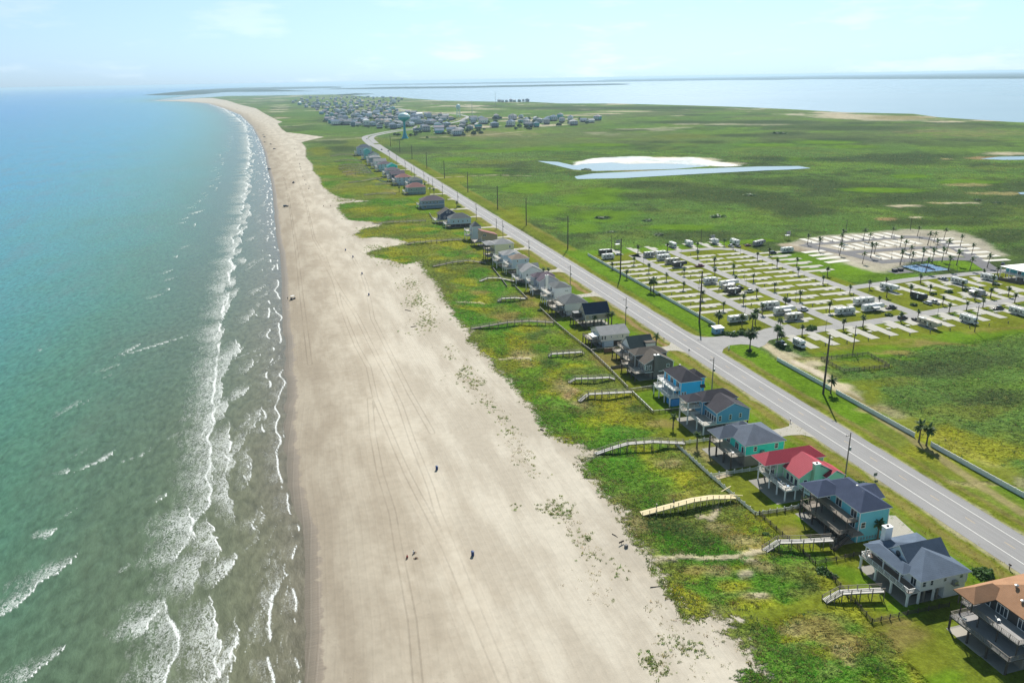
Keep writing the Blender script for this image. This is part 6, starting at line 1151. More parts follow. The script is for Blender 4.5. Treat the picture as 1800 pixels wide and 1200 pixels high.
for lb, x, y, rz, k, s, L, aw in (('black sided motorhome on the back left pad', 198.6, 479, H_, 'bus', RVK, 9, 0), ('white van like motorhome beside the black one', 195, 465.8, H_, 'bus', RVW, 8, 0), ('white motorhome with cab nosed toward the back street', 251, 485, -V_, 'cab', RVW, 8, 0), ('white trailer with dark end on the back row', 264, 486.5, V_, 'trailer', RVW, 8, 0), ('small white trailer on the back row right of the gap', 284, 486, V_, 'trailer', RVW, 6.5, 0), ('large white motorhome among cars on the back row', 296, 480, V_, 'bus', RVW, 9, 1), ('long grey trailer at the back right corner', 309, 470, rad(20), 'fifth', RVG, 11, 0), ('white trailer on the far right edge pad with dark car', 313.5, 444, H_, 'trailer', RVW, 8.5, 0),
    ('grey trailer at the street corner, left of the pair', 222.5, 462, H_, 'trailer', RVG, 7.5, 0), ('white trailer at the street corner, right of the pair', 231, 462, H_, 'trailer', RVW, 7.5, 0), ('white motorhome second from the street corner', 227.5, 451.5, H_, 'bus', RVW, 8.5, 0), ('pale grey trailer third from the street corner', 228, 440, H_, 'trailer', RVB, 9.5, 0), ('black and white trailer fourth from the street corner', 227.5, 429.5, H_, 'fifth', RVK, 9, 0),
    ('white trailer beside its twin in the middle block', 225, 387, H_, 'trailer', RVW, 8, 0), ('big white fifth wheel in the middle block', 231, 377.5, H_, 'fifth', RVW, 11, 1), ('beige trailer in the middle block', 226.5, 369.5, H_, 'trailer', RVB, 7, 0), ('dark trailer in the middle block next to pickups', 225, 362, H_, 'trailer', RVK, 7.5, 0),
    ('white and blue bus style motorhome on the front corner', 228, 332.6, H_, 'bus', RVW, 9.5, 0), ('long white trailer with awning on the front corner', 229, 322, H_, 'fifth', RVW, 11, 1), ('beige trailer nearest the cross street', 227, 311, H_, 'trailer', RVB, 9, 0), ('pale trailer half hidden behind the entry palms', 200, 316.5, H_, 'trailer', RVW, 10, 0),
    ('long white motorhome at the right of the third block', 276.5, 323.5, H_, 'bus', RVW, 11, 0), ('long white fifth wheel with covered windows', 272.5, 312, H_, 'fifth', RVW, 11.5, 1), ('white bus style motorhome by the cross street', 256, 311.5, H_, 'bus', RVW, 10, 0),
    ('white fifth wheel parked across the upper pad', 307, 341, rad(-75), 'fifth', RVW, 10, 0), ('black and white trailer by two parked cars', 309, 322, rad(-80), 'trailer', RVK, 8.5, 0), ('white and grey trailer with a pickup on the upper right row', 352, 340, rad(-85), 'trailer', RVW, 9, 0), ('dark trailer with pale roof on the right row', 342.5, 318.5, rad(-85), 'trailer', RVG, 8.5, 1), ('white trailer with dark underside near the stilt house', 374, 341.5, rad(-80), 'trailer', RVW, 8.5, 0),
    ('long tan trailer on the front row', 278.3, 281.5, rad(-88), 'fifth', RVB, 12, 0), ('white and blue motorhome with cab on the front row', 300.5, 281, rad(-88), 'cab', RVW, 8.5, 0), ('white trailer at the right edge of the front row', 332.5, 283, rad(-88), 'trailer', RVW, 10, 0), ('small white motorhome at the left end of the front row', 205.5, 276, rad(-88), 'cab', RVW, 6, 0)):
    rv(lb, x, y, rz, k, s, L, None, aw)
PW, PK, PG, PR_, PB = paint('white', (.7, .7, .69)), paint('black', (.02, .02, .024)), paint('grey', (.22, .23, .24)), paint('red', (.26, .02, .03)), paint('blue', (.05, .09, .2))
for lb, x, y, rz, k, m in (('white car on the second back left pad', 206.3, 474.5, H_, 'car', PW), ('white pickup left of the big back row motorhome', 288.5, 472, V_, 'pickup', PW), ('silver grey pickup on the back row', 292.5, 470, V_, 'pickup', PG), ('dark red car on the back row', 300.5, 470.5, H_, 'car', PR_), ('black suv in front of the far right trailer', 303, 444, H_, 'suv', PK), ('dark red pickup behind the black trailer', 239.5, 426, H_, 'pickup', PR_), ('white pickup in the middle block', 235, 363, H_, 'pickup', PW), ('black pickup in the middle block', 233.5, 371, H_, 'pickup', PK), ('black suv driving on the second street', 243.5, 341, V_, 'suv', PK), ('white pickup behind the awning trailer', 240.5, 323, H_, 'pickup', PW), ('dark pickup at the nose of the long fifth wheel', 283.5, 312, H_, 'pickup', PK),
    ('white suv left of the two by the black trailer', 306.5, 313, V_, 'suv', PW), ('white pickup right of the two by the black trailer', 311, 313, V_, 'pickup', PW), ('dark grey pickup above the upper right trailer', 351, 350, rad(-80), 'pickup', PG), ('silver pickup beside the dark right row trailer', 346, 318.5, rad(-85), 'pickup', PG), ('black suv driving on the cross street', 276.3, 295.8, H_, 'suv', PK), ('dark pickup ahead of the long tan trailer', 280, 290.5, rad(-88), 'pickup', PK), ('black pickup ahead of the right edge trailer', 331.5, 294, H_, 'pickup', PK), ('white pickup under trees left of the small motorhome', 200, 281, rad(-88), 'pickup', PW), ('black utility cart by the stilt house', 413, 369, rad(40), 'car', PK)):
    car(lb, x, y, rz, k, m)
for i, (px, py, rz, k, m, lb) in enumerate(((516, 322, 80, 'pickup', PK, 'dark pickup driving on the middle of the beach'), (502.5, 363.5, 10, 'suv', PK, 'dark suv parked crosswise near the water, closest of the beach cars'), (473.5, 298, 10, 'suv', PG, 'grey suv parked at the waterline'), (482.5, 262.5, 5, 'suv', PK, 'dark suv, lower of the far beach cars'), (476, 254, 5, 'car', PK, 'dark car just above the lower far beach car'), (465.5, 250.5, 5, 'car', PG, 'grey car close to the far waterline'), (465, 241.5, 5, 'suv', PK, 'dark suv, second from the top of the far beach cars'), (463, 237.3, 5, 'car', PG, 'grey car, topmost of the far beach cars'), (417, 191, 5, 'suv', PK, 'tiny dark car far up the beach bend'))):
    q = at(px, py); car(lb, q[0], q[1], rad(rz), k, m, 'cars on the beach')
for i, (px, py, m, lb) in enumerate(((645, 244.6, PW, 'white car on the left carriageway at the road bend'), (670.8, 263.8, PK, 'dark car on the house side lane of the far road'), (682.5, 266.5, PG, 'grey car on the inland lane of the far road'))):
    q = at(px, py); car(lb, q[0], q[1], rad(95), 'suv', m, 'cars on the road', .05)
# ------------------------------------------------------------------ park furniture
TBL = pm('table_white', (.66, .65, .60), .7, .1)
t = thing('picnic_table', 'small pale picnic table on the patio of a trailer pad', 'picnic table', (0, 0, 0), 0, 'picnic tables of the trailer park')
MB().box(-.9, .9, -.4, .4, .7, .77).build('table_top', TBL, t)
for q in (-1, 1):
    MB().box(-.9, .9, q*.75-.14, q*.75+.14, .42, .47).build('bench', TBL, t); m = MB(); m.bar((q*.6, -.75, 0), (q*.6, .3, .7), .07); m.bar((q*.6, .75, 0), (q*.6, -.3, .7), .07); m.build('legs', METAL, t)
learn(t); n = 0
def tbl(x, y):
    global n
    if n == 0: t.location = (x, y, .09)
    else: dup(t, (x, y, .09), random.uniform(-.2, .2))
    n += 1
for x0, ys_ in ((199.3, [454.5-10.75*i for i in range(1, 12)]), (227.3, [461-10.75*i for i in (4, 5, 6, 10, 11)]), (255.8, [453-10.75*i for i in range(14)]), (277.3, [453-10.75*i for i in range(12)])):
    for y in ys_: tbl(x0+1.8, y-3.0)
for i, x in enumerate((222, 233, 244, 255, 266.5, 289, 311, 322)): tbl(x+3.2, 280.5+.085*(x-214))
for x in (317, 328, 339, 361, 383): tbl(x+3.2, 339)
for x in (328, 351, 362, 373): tbl(x+3.2, 315)
PED = pm('pedestal', (.12, .12, .12), .7)
src = MB(); src.box(-.12, .12, -.1, .1, 0, 1.1); src.box(-.2, .2, -.14, .14, .7, 1.25); src = src.build('utility_pedestal', PED); tag(src, 'short dark utility pedestal beside a trailer pad', 'utility post', 'utility pedestals of the trailer park'); first = True
def ped(x, y):
    global first
    o = src if first else src.copy()
    if not first: COL.objects.link(o)
    first = False; o.location = (x, y, 0)
for x0, m in ((193, 12), (221.5, 14), (250, 14), (283, 13)):
    for i in range(m): ped(x0, 457.5-10.75*i)
for x in range(214, 335, 11): ped(x+3.2, 274)
for i in range(9): ped(346.5+8.6*i, 464)
for i in range(8): ped(352+8.2*i, 437)
for i in range(7): ped(355+8.2*i, 405)
# lamp posts: thin dark
t2 = thing('street_lamp', 'thin dark street lamp by a trailer park street', 'street lamp', (0, 0, 0), 0, 'street lamps of the trailer park'); MB().tube([(0, 0, -.2), (0, 0, 5.5)], [.09, .06], 6).build('post', PED, t2); MB().box(-.5, .12, -.14, .14, 5.5, 5.66).build('lamp_head', PED, t2); learn(t2)
for i, (x, y) in enumerate(((208.5, 441), (209, 371), (209, 325), (238.5, 449), (248, 389), (238.5, 372), (248, 340), (283.5, 452), (293, 430), (293, 340), (229.5, 290.5), (294.5, 293.6), (349, 362), (372, 362), (396, 350), (345, 433), (366, 434), (389, 431), (411, 425), (361, 403), (387, 399), (420, 445))):
    if i == 0: t2.location = (x, y, 0)
    else: dup(t2, (x, y, 0), random.uniform(0, 6))
# blue ball court
CRT = pm('court_blue', (.06, .17, .32), .8, .1); st(MB().box(354, 374, 369, 386, -.1, .06).build('ball_court', CRT))
m = MB()
for q in (354.6, 373.4): m.box(q-.06, q+.06, 369.6, 385.4, .063, .067)
for q in (369.6, 377.5, 385.4): m.box(354.6, 373.4, q-.06, q+.06, .068, .072)
m.box(363.94, 364.06, 369.6, 385.4, .073, .077); st(m.build('court_line', LINEW))
r = thing('chain_link_fence', 'tall dark mesh fence round the blue ball court', 'fence', (364, 377.5, 0)); P4 = [(-11, -9.4), (11, -9.4), (11, 9.4), (-11, 9.4), (-11, -9.4)]
m = MB()
for a, b in zip(P4[:-1], P4[1:]):
    for z in (.1, 1.6, 3.0): m.bar((*a, z), (*b, z), .04)
m.build('rail', PED, r)
for a, b in zip(P4[:-1], P4[1:]):
    for k in range(6): c = Vector((*a, 0)).lerp(Vector((*b, 0)), k/6); MB().tube([c, c+Vector((0, 0, 3.1))], [.05, .05], 6).build('post', PED, r)
r = thing('pickleball_net', 'low dark net across the blue ball court', 'net', (364, 377.5, .06)); MB().box(-.02, .02, -7.5, 7.5, .1, .95).build('net', PED, r)
for q in (-7.6, 7.6): MB().tube([(0, q, 0), (0, q, 1.05)], [.05, .05], 6).build('post', METAL, r)
def dumpster(lb, x, y):
    r = thing('dumpster', lb, 'dumpster', (x, y, 0), 0, 'dumpsters by the court'); MB().hexa([(-1.4, -.9, .1), (1.4, -.9, .1), (1.4, .9, .1), (-1.4, .9, .1)], [(-1.5, -1.1, 1.5), (1.5, -1.1, 1.5), (1.5, 1.1, 1.7), (-1.5, 1.1, 1.7)]).build('bin', pm('dumpster_paint', (.05, .055, .07), .6), r)
    MB().hexa([(-1.52, -1.12, 1.503), (1.52, -1.12, 1.503), (1.52, 1.12, 1.703), (-1.52, 1.12, 1.703)], [(-1.52, -1.12, 1.56), (1.52, -1.12, 1.56), (1.52, 1.12, 1.76), (-1.52, 1.12, 1.76)]).build('lid', pm('dumpster_lid', (.03, .03, .03), .6), r)
dumpster('dark dumpster left of the pair by the blue court', 340.5, 376); dumpster('dark dumpster right of the pair by the blue court', 345, 376.5)
st(MB().box(337, 350, 371, 378.5, -.1, .05).build('dumpster_apron', NEWASP))
# sheds and lifeguard style stands
def shed(lb, x, y, wx, wy, h, wall, roof):
    r = thing('shed', lb, 'shed', (x, y, 0)); MB().box(0, wx, 0, wy, 0, h).build('wall', wall, r); MB().hexa([(-.3, -.4, h+.002), (wx+.3, -.4, h+.002), (wx+.3, wy+.4, h+.3), (-.3, wy+.4, h+.3)], [(-.3, -.4, h+.2), (wx+.3, -.4, h+.2), (wx+.3, wy+.4, h+.5), (-.3, wy+.4, h+.5)]).build('roof', RF['white'], r)
    MB().box(.5, 1.2, -.03, .02, 1.2, 1.8).build('window', GL, r); MB().box(wx*.6, wx*.6+.9, -.03, .02, .05, 2).build('door', RVW, r)
shed('little light blue shed with white roof at the park entry', 180.3, 303.2, 4.4, 3.2, 2.6, pm('shed_blue', (.22, .42, .60), .6, .1), RF)
MB_sign = MB().box(-2.6, 2.6, -.12, .12, .2, 1.0); o = MB_sign.build('entry_sign', pm('entry_sign_white', (.6, .62, .64), .6, .1)); o.location = (187.8, 301.3, 0); o.rotation_euler = (0, 0, rad(25)); tag(o, 'low white entry sign wall beside the little blue shed', 'sign')
q = at(1281, 614); r = thing('garden_sign', 'small white sign frame on the grass corner at the park entry', 'sign', (q[0], q[1], 0), rad(40)); MB().box(-.9, .9, -.04, .04, .4, 1.3).build('panel', WHITE, r)
for s in (-.95, .95): MB().box(s-.05, s+.05, -.05, .05, 0, 1.45).build('post', WHITE, r)
def stand(lb, px, py):
    q = at(px, py); r = thing('raised_stand', lb, 'platform', (q[0], q[1], 0), 0, 'raised grey platforms behind the park')
    for a in (-1.6, 1.6):
        for b in (-1, 1): MB().box(a-.08, a+.08, b-.08, b+.08, 0, 6.2).build('post', WOOD, r)
    MB().box(-1.7, 1.7, -1.1, 1.1, 3, 3.15).build('platform', METAL, r); MB().box(-1.7, 1.7, -1.15, -1.09, 4.0, 6.2).build('panel', METAL, r)
stand('grey raised platform at the back left of the park', 1085, 437); stand('grey raised platform behind the back row trailers', 1251, 428); stand('grey raised platform by the sandy corner', 1383.5, 421)
v = [(0, 15, 0, 13, 3.4, 6.4, 'hip', 2.6, 2.2)]
house('white posted stilt house with pale roof and blue walls at the trailer park edge', 388, 331, v, 'seafoam', 'white', decks=[(-3, 0, -2, 14, 3.45)], posts=[(-2.8, q, -.2, 6.2, .14) for q in (-1.8, 3, 8, 13.8)]+[(q, -1.8, -.2, 6.2, .14) for q in (2, 7, 12)], wins=[('n', 0, 3, 4.4, 1.4, 1.3), ('n', 0, 8, 4.4, 1.4, 1.3), ('s', 0, 4, 3.5, 2, 2.1)])
fence('brown brick like wall fence below the white stilt house', [(379, 345), (382, 329), (402, 326)], 1.7, 'solid', pm('brown_wall', (.14, .11, .09), .9, .2), None, 3, px=False, group='wall by the stilt house')
# ------------------------------------------------------------------ beach things
BAR = pm('barrel_blue', (.01, .045, .16), .5, .1)
def barrel(lb, px, py, m=BAR):
    q = at(px, py); z = float(ground_z([q])[0]); r = thing('trash_barrel', lb, 'barrel', (q[0], q[1], z), 0, 'trash barrels on the beach'); MB().lathe([(.36, -.05), (.38, .02), (.38, .38), (.40, .40), (.38, .42), (.38, .8), (.40, .82), (.38, .84), (.38, 1.12), (.41, 1.14)], 12).build('drum', m, r); MB().lathe([(.43, 1.143), (.43, 1.2), (.12, 1.28)], 12).build('lid', m, r)
for lb, px, py in (('blue trash barrel on the sand opposite the teal house', 768, 825), ('blue trash barrel on the sand nearest the viewer', 831, 975.5), ('dark trash barrel on the sand by the curving track, lowest of its line', 648.5, 519), ('dark trash barrel second in the line above', 636.5, 482), ('dark trash barrel third in the line', 620.5, 452.5), ('dark trash barrel top of the line by the grassy point', 607.5, 440.5)): barrel(lb, px, py)
for px, py in ((526.7,289),(527.5,294),(529,298),(532.5,311),(536,317.5),(538,325),(543,332.5),(521,272),(518,262)): barrel('small dark trash barrel in the far line up the beach', px, py, PED)
def log(lb, px, py, L, a, r0=.15):
    q = at(px, py); z = float(ground_z([q])[0]); m = MB().tube([(0, 0, .1), (L*.5, .1, .14), (L, -.05, .1)], [r0, r0*.9, r0*.5], 7); o = m.build('driftwood_log', DKWOOD); o.location = (q[0], q[1], z); o.rotation_euler = (0, 0, rad(a)); tag(o, lb, 'driftwood', 'driftwood on the sand')
log('long dark driftwood pole near the grassy edge', 1143, 1035, 5, -12, .12); log('short bent driftwood stick near the brown thicket', 1076, 940, 2.2, -70, .12); log('dark driftwood branch on the pale sand by the scattered tufts', 712, 545, 4, -50, .2); log('driftwood lump near the dune foot by the vines', 950, 757, 1.6, -60, .3); log('low driftwood on the upper sand', 722, 575, 3, 5, .2)
q = at(1098, 962); r = thing('broken_crate', 'broken brown board and crate at the dune foot', 'debris', (q[0], q[1], float(ground_z([q])[0])), .3); MB().box(-.8, .8, 1.2, 1.3, .4, .85).build('board', DKWOOD, r); MB().box(-.35, .35, -.9, -.2, 0, .7).build('crate', PED, r); MB().box(-.06, .06, 1.16, 1.24, 0, .4).build('post', DKWOOD, r)
# people
SKIN = pm('skin', (.42, .26, .18), .6, .05)
def person(lb, x, y, z, rz, shirt, shorts, hat=None, sit=False):
    J = {'pel': (0, 0, .93), 'che': (0, 0, 1.25), 'nek': (0, 0, 1.46), 'hd': (0, .01, 1.6), 'top': (0, .01, 1.72)}
    E = [('pel', 'che'), ('che', 'nek'), ('nek', 'hd'), ('hd', 'top')]; R = {'pel': .15, 'che': .155, 'nek': .06, 'hd': .095, 'top': .07}
    for s, n in ((-1, 'l'), (1, 'r')):
        J['sh'+n] = (.19*s, 0, 1.40); J['el'+n] = (.25*s, .06, 1.12); J['wr'+n] = (.24*s, .22, .92); J['ha'+n] = (.24*s, .28, .86)
        E += [('che', 'sh'+n), ('sh'+n, 'el'+n), ('el'+n, 'wr'+n), ('wr'+n, 'ha'+n)]; R.update({'sh'+n: .065, 'el'+n: .045, 'wr'+n: .032, 'ha'+n: .04})
        J['hi'+n] = (.10*s, 0, .86); J['kn'+n] = (.11*s, .04+.1*s, .48); J['an'+n] = (.11*s, .1*s-.02, .09); J['to'+n] = (.11*s, .1*s+.13, .05)
        E += [('pel', 'hi'+n), ('hi'+n, 'kn'+n), ('kn'+n, 'an'+n), ('an'+n, 'to'+n)]; R.update({'hi'+n: .09, 'kn'+n: .06, 'an'+n: .04, 'to'+n: .04})
    if sit:
        for k in J: J[k] = (J[k][0], J[k][1], J[k][2]-.78)
        for s, n in ((-1, 'l'), (1, 'r')): J['hi'+n] = (.1*s, .02, .1); J['kn'+n] = (.14*s, .42, .32); J['an'+n] = (.13*s, .72, .07); J['to'+n] = (.13*s, .86, .1); J['ha'+n] = (.24*s, .3, .28)
    ks = list(J); me = bpy.data.meshes.new('person'); me.from_pydata([J[k] for k in ks], [(ks.index(a), ks.index(b)) for a, b in E], []); o = bpy.data.objects.new('person', me); COL.objects.link(o)
    o.modifiers.new('skin', 'SKIN')
    for i, k in enumerate(ks): me.skin_vertices[0].data[i].radius = (R[k], R[k]*.85)
    me.skin_vertices[0].data[0].use_root = True
    su = o.modifiers.new('sub', 'SUBSURF'); su.levels = 1; su.render_levels = 1; me.materials.append(SKIN)
    o.location = (x, y, z); o.rotation_euler = (0, 0, rz); tag(o, lb, 'person', 'people')
    dz = -.78 if sit else 0
    MB().lathe([(.17, .9+dz), (.19, 1.0+dz), (.20, 1.3+dz), (.17, 1.42+dz), (.07, 1.47+dz)], 10).build('shirt', shirt, o)
    if not sit:
        for s in (-1, 1): MB().tube([(.1*s, .01, .95), (.105*s, .04+.06*s, .55)], [.125, .105], 8).build('trouser_leg', shorts, o)
    else:
        for s in (-1, 1): MB().tube([(.1*s, .0, .1), (.135*s, .36, .29)], [.12, .1], 8).build('trouser_leg', shorts, o)
    MB().lathe([(.20 if hat else .105, 1.655+dz), (.21 if hat else .108, 1.67+dz), (.10, 1.69+dz), (.09, 1.76+dz), (.03, 1.78+dz)], 10, 0, 0, .01).build('hat' if hat else 'hair', hat or PED, o)
    return o
GRN = pm('cloth_green', (.10, .20, .13), .9); GRY = pm('cloth_grey', (.16, .17, .19), .9); REDC = pm('cloth_red', (.50, .05, .07), .9); DKC = pm('cloth_dark', (.03, .03, .04), .9); STRAW = pm('straw_hat', (.62, .56, .42), .9)
p = at(1154, 894.5, 1.2); person('worker in green shirt and pale hat on the new yellow boardwalk', p[0], p[1], 1.16, 1.2, GRN, GRY, STRAW)
p = at(1184, 886.8, 1.75); person('worker in grey clothes on the new yellow boardwalk', p[0], p[1], 1.74, -1.0, GRY, DKC)
p = at(716, 980); person('person in red clothes sitting on the open sand', p[0], p[1], float(ground_z([p])[0]), 2.6, REDC, DKC, None, True)
p = at(727, 972); person('person in white shirt sitting on the sand behind the red clad one', p[0], p[1], float(ground_z([p])[0]), -1.4, WHITE, DKC, None, True)
p = at(731, 981); r = MB().box(-.6, .6, -.4, .4, .01, .05); r.box(-.2, .25, -.15, .2, .05, .35); o = r.build('beach_bag', pm('bag_brown', (.18, .13, .09), .9)); o.location = (*p, float(ground_z([p])[0])); tag(o, 'brown beach bag and mat on the sand by the two sitters', 'bag')
p = at(506, 526); person('person in dark clothes walking beside the shaded beach cart', p[0], p[1], float(ground_z([p])[0]), .5, DKC, DKC)
for k, (px, py) in enumerate(((421, 303), (424.5, 302.5))): p = at(px, py); person(('swimmer wading in the surf, left of two', 'swimmer wading in the surf, right of two')[k], p[0], p[1], -1.2, .5*k, DKC, DKC)
for k, (px, py) in enumerate(((569, 364), (581.5, 364))): p = at(px, py); person(('walker in dark clothes at the sand track, left of two', 'walker in dark clothes at the sand track, right of two')[k], p[0], p[1], float(ground_z([p])[0]), .5*k, DKC, DKC)
q = at(515, 525); gz = float(ground_z([q])[0]); r = thing('beach_cart', 'white roofed beach cart standing at the water edge', 'cart', (q[0], q[1], gz), rad(20))
MB().profy([(-1.3, .35), (1.3, .35), (1.35, .7), (.8, .8), (.7, .55), (-.9, .55), (-1.0, .9), (-1.3, .9)], -.6, .6).build('body', PED, r, bevel=.04); MB().box(-1.2, .9, -.68, .68, 1.95, 2.03).build('canopy', WHITE, r, bevel=.03); MB().box(-.9, -.3, -.55, .55, .8, .95).build('seat', DKWOOD, r)
for a in (-1.1, .8):
    for b in (-.6, .6): MB().bar((a, b, .6), (a, b, 1.95), .05).build('post', METAL, r); wheel(r, a, b*.95, .26, .18)
# ------------------------------------------------------------------ water tower
q = at(712, 243.5); r = thing('water_tower', 'turquoise water tower with pale domed tank on a single flared stem', 'water tower', (q[0], q[1], 0)); TQ = pm('tower_turquoise', (.03, .36, .47), .45, .08); TQL = pm('tower_pale', (.55, .74, .76), .45, .08)
MB().lathe([(7.5, -.3), (7.0, .5), (4.6, 5), (3.0, 11), (2.3, 18), (2.1, 30), (2.8, 33), (6, 35)], 28).build('stem', TQ, r, True); MB().lathe([(5.9, 34.9), (10.2, 37.2), (12.2, 40.2), (12.6, 42)], 32).build('tank_bowl', TQ, r, True); MB().lathe([(12.6, 42.002), (12.3, 44), (10.5, 47), (7, 49.3), (2.5, 50.3), (.4, 50.5)], 32).build('tank_dome', TQL, r, True)
MB().lathe([(.9, 50.3), (.9, 51.4), (.2, 51.7)], 10).build('roof_hatch', TQL, r)
q = at(806, 206); r = thing('water_tower', 'small pale legged water tower far behind the turquoise one', 'water tower', (q[0], q[1], 0))
for k in range(6): a = k*math.pi/3; MB().tube([(7*math.cos(a), 7*math.sin(a), -.3), (5.5*math.cos(a), 5.5*math.sin(a), 26)], [.5, .5], 6).build('leg', TQL, r)
MB().lathe([(1, 23), (5, 25), (7, 29), (7, 35), (4, 38), (.4, 39.5)], 18).build('tank', TQL, r, True)
for lb, px, py, h in (('thin radio mast beyond the village', 871, 186, 62), ('thin radio mast on the far island shore', 400, 158, 95), ('thin mast behind the small water tower', 830, 203, 45)):
    q = at(px, py); r = thing('radio_mast', lb, 'mast', (q[0], q[1], 0), 0, 'radio masts'); MB().tube([(0, 0, -.5), (0, 0, h)], [.8, .5], 6).build('shaft', METAL, r); MB().box(-1.5, 1.5, -.15, .15, h*.9, h*.9+.5).build('antenna', METAL, r)
# ------------------------------------------------------------------ the village in the distance: every house and tree its own object
HW = [('pale blue', 'pale'), ('lavender grey', 'lav'), ('white', 'white'), ('slate blue', 'slate'), ('sea green', 'seafoam'), ('pale blue', 'pale'), ('grey', 'grey')]; HR = [('grey', 'grey'), ('blue grey', 'greyblue'), ('brown', 'tan'), ('pale', 'light'), ('white', 'white'), ('purple grey', 'purple')]
VRF = dict(grey=pm('far_roof_grey', (.23, .24, .26), .9, .2), greyblue=pm('far_roof_blue', (.17, .23, .31), .9, .2), tan=pm('far_roof_brown', (.40, .32, .26), .9, .2), light=pm('far_roof_pale', (.42, .42, .43), .9, .2), white=pm('far_roof_white', (.75, .75, .74), .6, .1), purple=pm('far_roof_purple', (.33, .29, .33), .9, .2))
PROT = {}
def village_house(px, py, i):
    wn_, wk = HW[int(RNG.integers(0, len(HW)))]; rn, rk = HR[int(RNG.choice(6, p=[.26, .36, .11, .10, .03, .14]))]; sh = i % 3; key = (wk, rk, sh)
    if key not in PROT:
        wx, wy, ev = ((13, 12, 8.5), (16, 12, 7.5), (11, 14, 10.5))[sh]; m = MB(); m.box(-wx/2, wx/2, -wy/2, wy/2, 2.6, ev, 0)
        for a in (-1, 1):
            for b in (-1, 1): m.box(a*(wx/2-.5)-.25, a*(wx/2-.5)+.25, b*(wy/2-.5)-.25, b*(wy/2-.5)+.25, -.3, 2.6, 3)
        m.box(-wx/2+2, wx/2-1, -wy/2+1, wy/2-1, -.2, 2.6, 3)
        for z in np.arange(3.4, ev-2, 3.0):
            for k in range(4): x = -wx/2+wx*(k+.5)/4; m.box(x-.7, x+.7, -wy/2-.05, -wy/2+.02, z, z+1.6, 2)
            for k in range(3): y = -wy/2+wy*(k+.5)/3; m.box(-wx/2-.05, -wx/2+.02, y-.9, y+.9, z, z+1.8, 2)
            m.box(-wx/2-2.4, -wx/2-.06, -wy/2, wy/2, z-.5, z-.25, 4); m.box(-wx/2-2.4, -wx/2-2.3, -wy/2, wy/2, z-.25, z+.6, 4)
        w_ = m.build('village_house', [SD[wk], WHITE, GL, DKWOOD, WHITE]); rf = roof_mb((-wx/2, wx/2, -wy/2, wy/2, 0, ev+.2, ('hip', 'gx', 'hip')[sh], 3.6, .7)).build('roof', [VRF[rk], WHITE], w_); PROT[key] = (w_, rf); o = w_
    else:
        w_, rf = PROT[key]; o = w_.copy(); COL.objects.link(o); c = rf.copy(); COL.objects.link(c); c.parent = o
    q = at(px, py); o.location = (q[0], q[1], 0); o.rotation_euler = (0, 0, float(RNG.choice([0, .1, -.15, 1.57, .8, -.6]))); sc_ = float(RNG.uniform(.9, 1.4)); o.scale = (sc_, sc_, sc_*float(RNG.uniform(.85, 1.1)))
    tag(o, '%s %s house with %s roof in the far village' % (('compact', 'broad', 'tall')[sh], wn_, rn), 'house', 'houses of the far village')
def inside(px, py, poly):
    c = False; n = len(poly)
    for i in range(n):
        (x0, y0), (x1, y1) = poly[i], poly[(i+1) % n]
        if (y0 > py) != (y1 > py) and px < (x1-x0)*(py-y0)/(y1-y0)+x0: c = not c
    return c
V1 = [(508,178),(530,173),(590,170.5),(640,171),(700,172),(718,175),(700,182),(690,195),(740,202),(800,208),(795,214),(765,219),(735,223.5),(700,226),(690,227.5),(640,225),(592,223),(570,216),(572,205),(556,197),(540,190),(520,184)]
V2 = [(728,238),(760,240),(785,236),(800,240),(826,237),(850,230),(880,224),(905,230),(930,229),(960,226),(990,223),(1015,220),(1052,216),(1050,211),(1010,211),(980,209),(950,212),(910,206),(880,208),(850,211),(820,212),(800,219),(760,224),(735,228)]
V3 = [(868,181),(930,179.3),(930,177.8),(868,178.8)]
done = []
def scatter(poly, n, sep):
    out = []; xs = [p[0] for p in poly]; ys_ = [p[1] for p in poly]; tr = 0
    while len(out) < n and tr < n*200:
        tr += 1; x = random.uniform(min(xs), max(xs)); y = random.uniform(min(ys_), max(ys_))
        if inside(x, y, poly) and all(((x-a)/sep)**2+((y-b)/(sep*.48))**2 > 1 for a, b in done): out.append((x, y)); done.append((x, y))
    return out
i = 0
for poly, n, sep in ((V1, 175, 7.4), (V2, 42, 9), (V3, 8, 6)):
    for x, y in scatter(poly, n, sep): village_house(x, y, i); i += 1
TREEL = leafmat('far_tree_leaf', (.05, .10, .045), (.09, .155, .06))
def tree_proto(seed):
    V, Fq = shrub_mesh(260, seed, 1., .24); V[:, 2] += .35; o = npmesh('village_tree', V, Fq, TREEL, smooth=False); MB().tube([(0, 0, -.1), (.03, 0, .6)], [.09, .05], 6).build('trunk', TRUNK, o); return o
TP = [tree_proto(90+k) for k in range(3)]; TU = [0, 0, 0]
def vtree(px, py, r):
    k = random.randrange(3); o = TP[k]
    if TU[k]: o = TP[k].copy(); COL.objects.link(o); c = TP[k].children[0].copy(); COL.objects.link(c); c.parent = o
    TU[k] += 1; q = at(px, py); o.location = (q[0], q[1], 0); o.rotation_euler = (0, 0, random.uniform(0, 6)); o.scale = (r, r, r*random.uniform(.8, 1.1)); tag(o, 'rounded dark green tree among the far village houses', 'tree', 'trees of the far village')
done = []
for poly, n, sep in ((V1, 150, 5.5), (V2, 40, 8)):
    for x, y in scatter(poly, n, sep): vtree(x, y, random.uniform(4, 8))
for x, y, r in ((795,232,9),(803,236,10),(812,238,9),(822,233,9),(833,238,9),(840,232,9),(826,228,8),(800,226,8),(700,239,7),(722,240,6),(730,239,6),(694,238,5),(751,243,4),(792,238,8),(815,240,7),(845,236,7)): vtree(x, y, r*.8)
X, Y = XG, YG
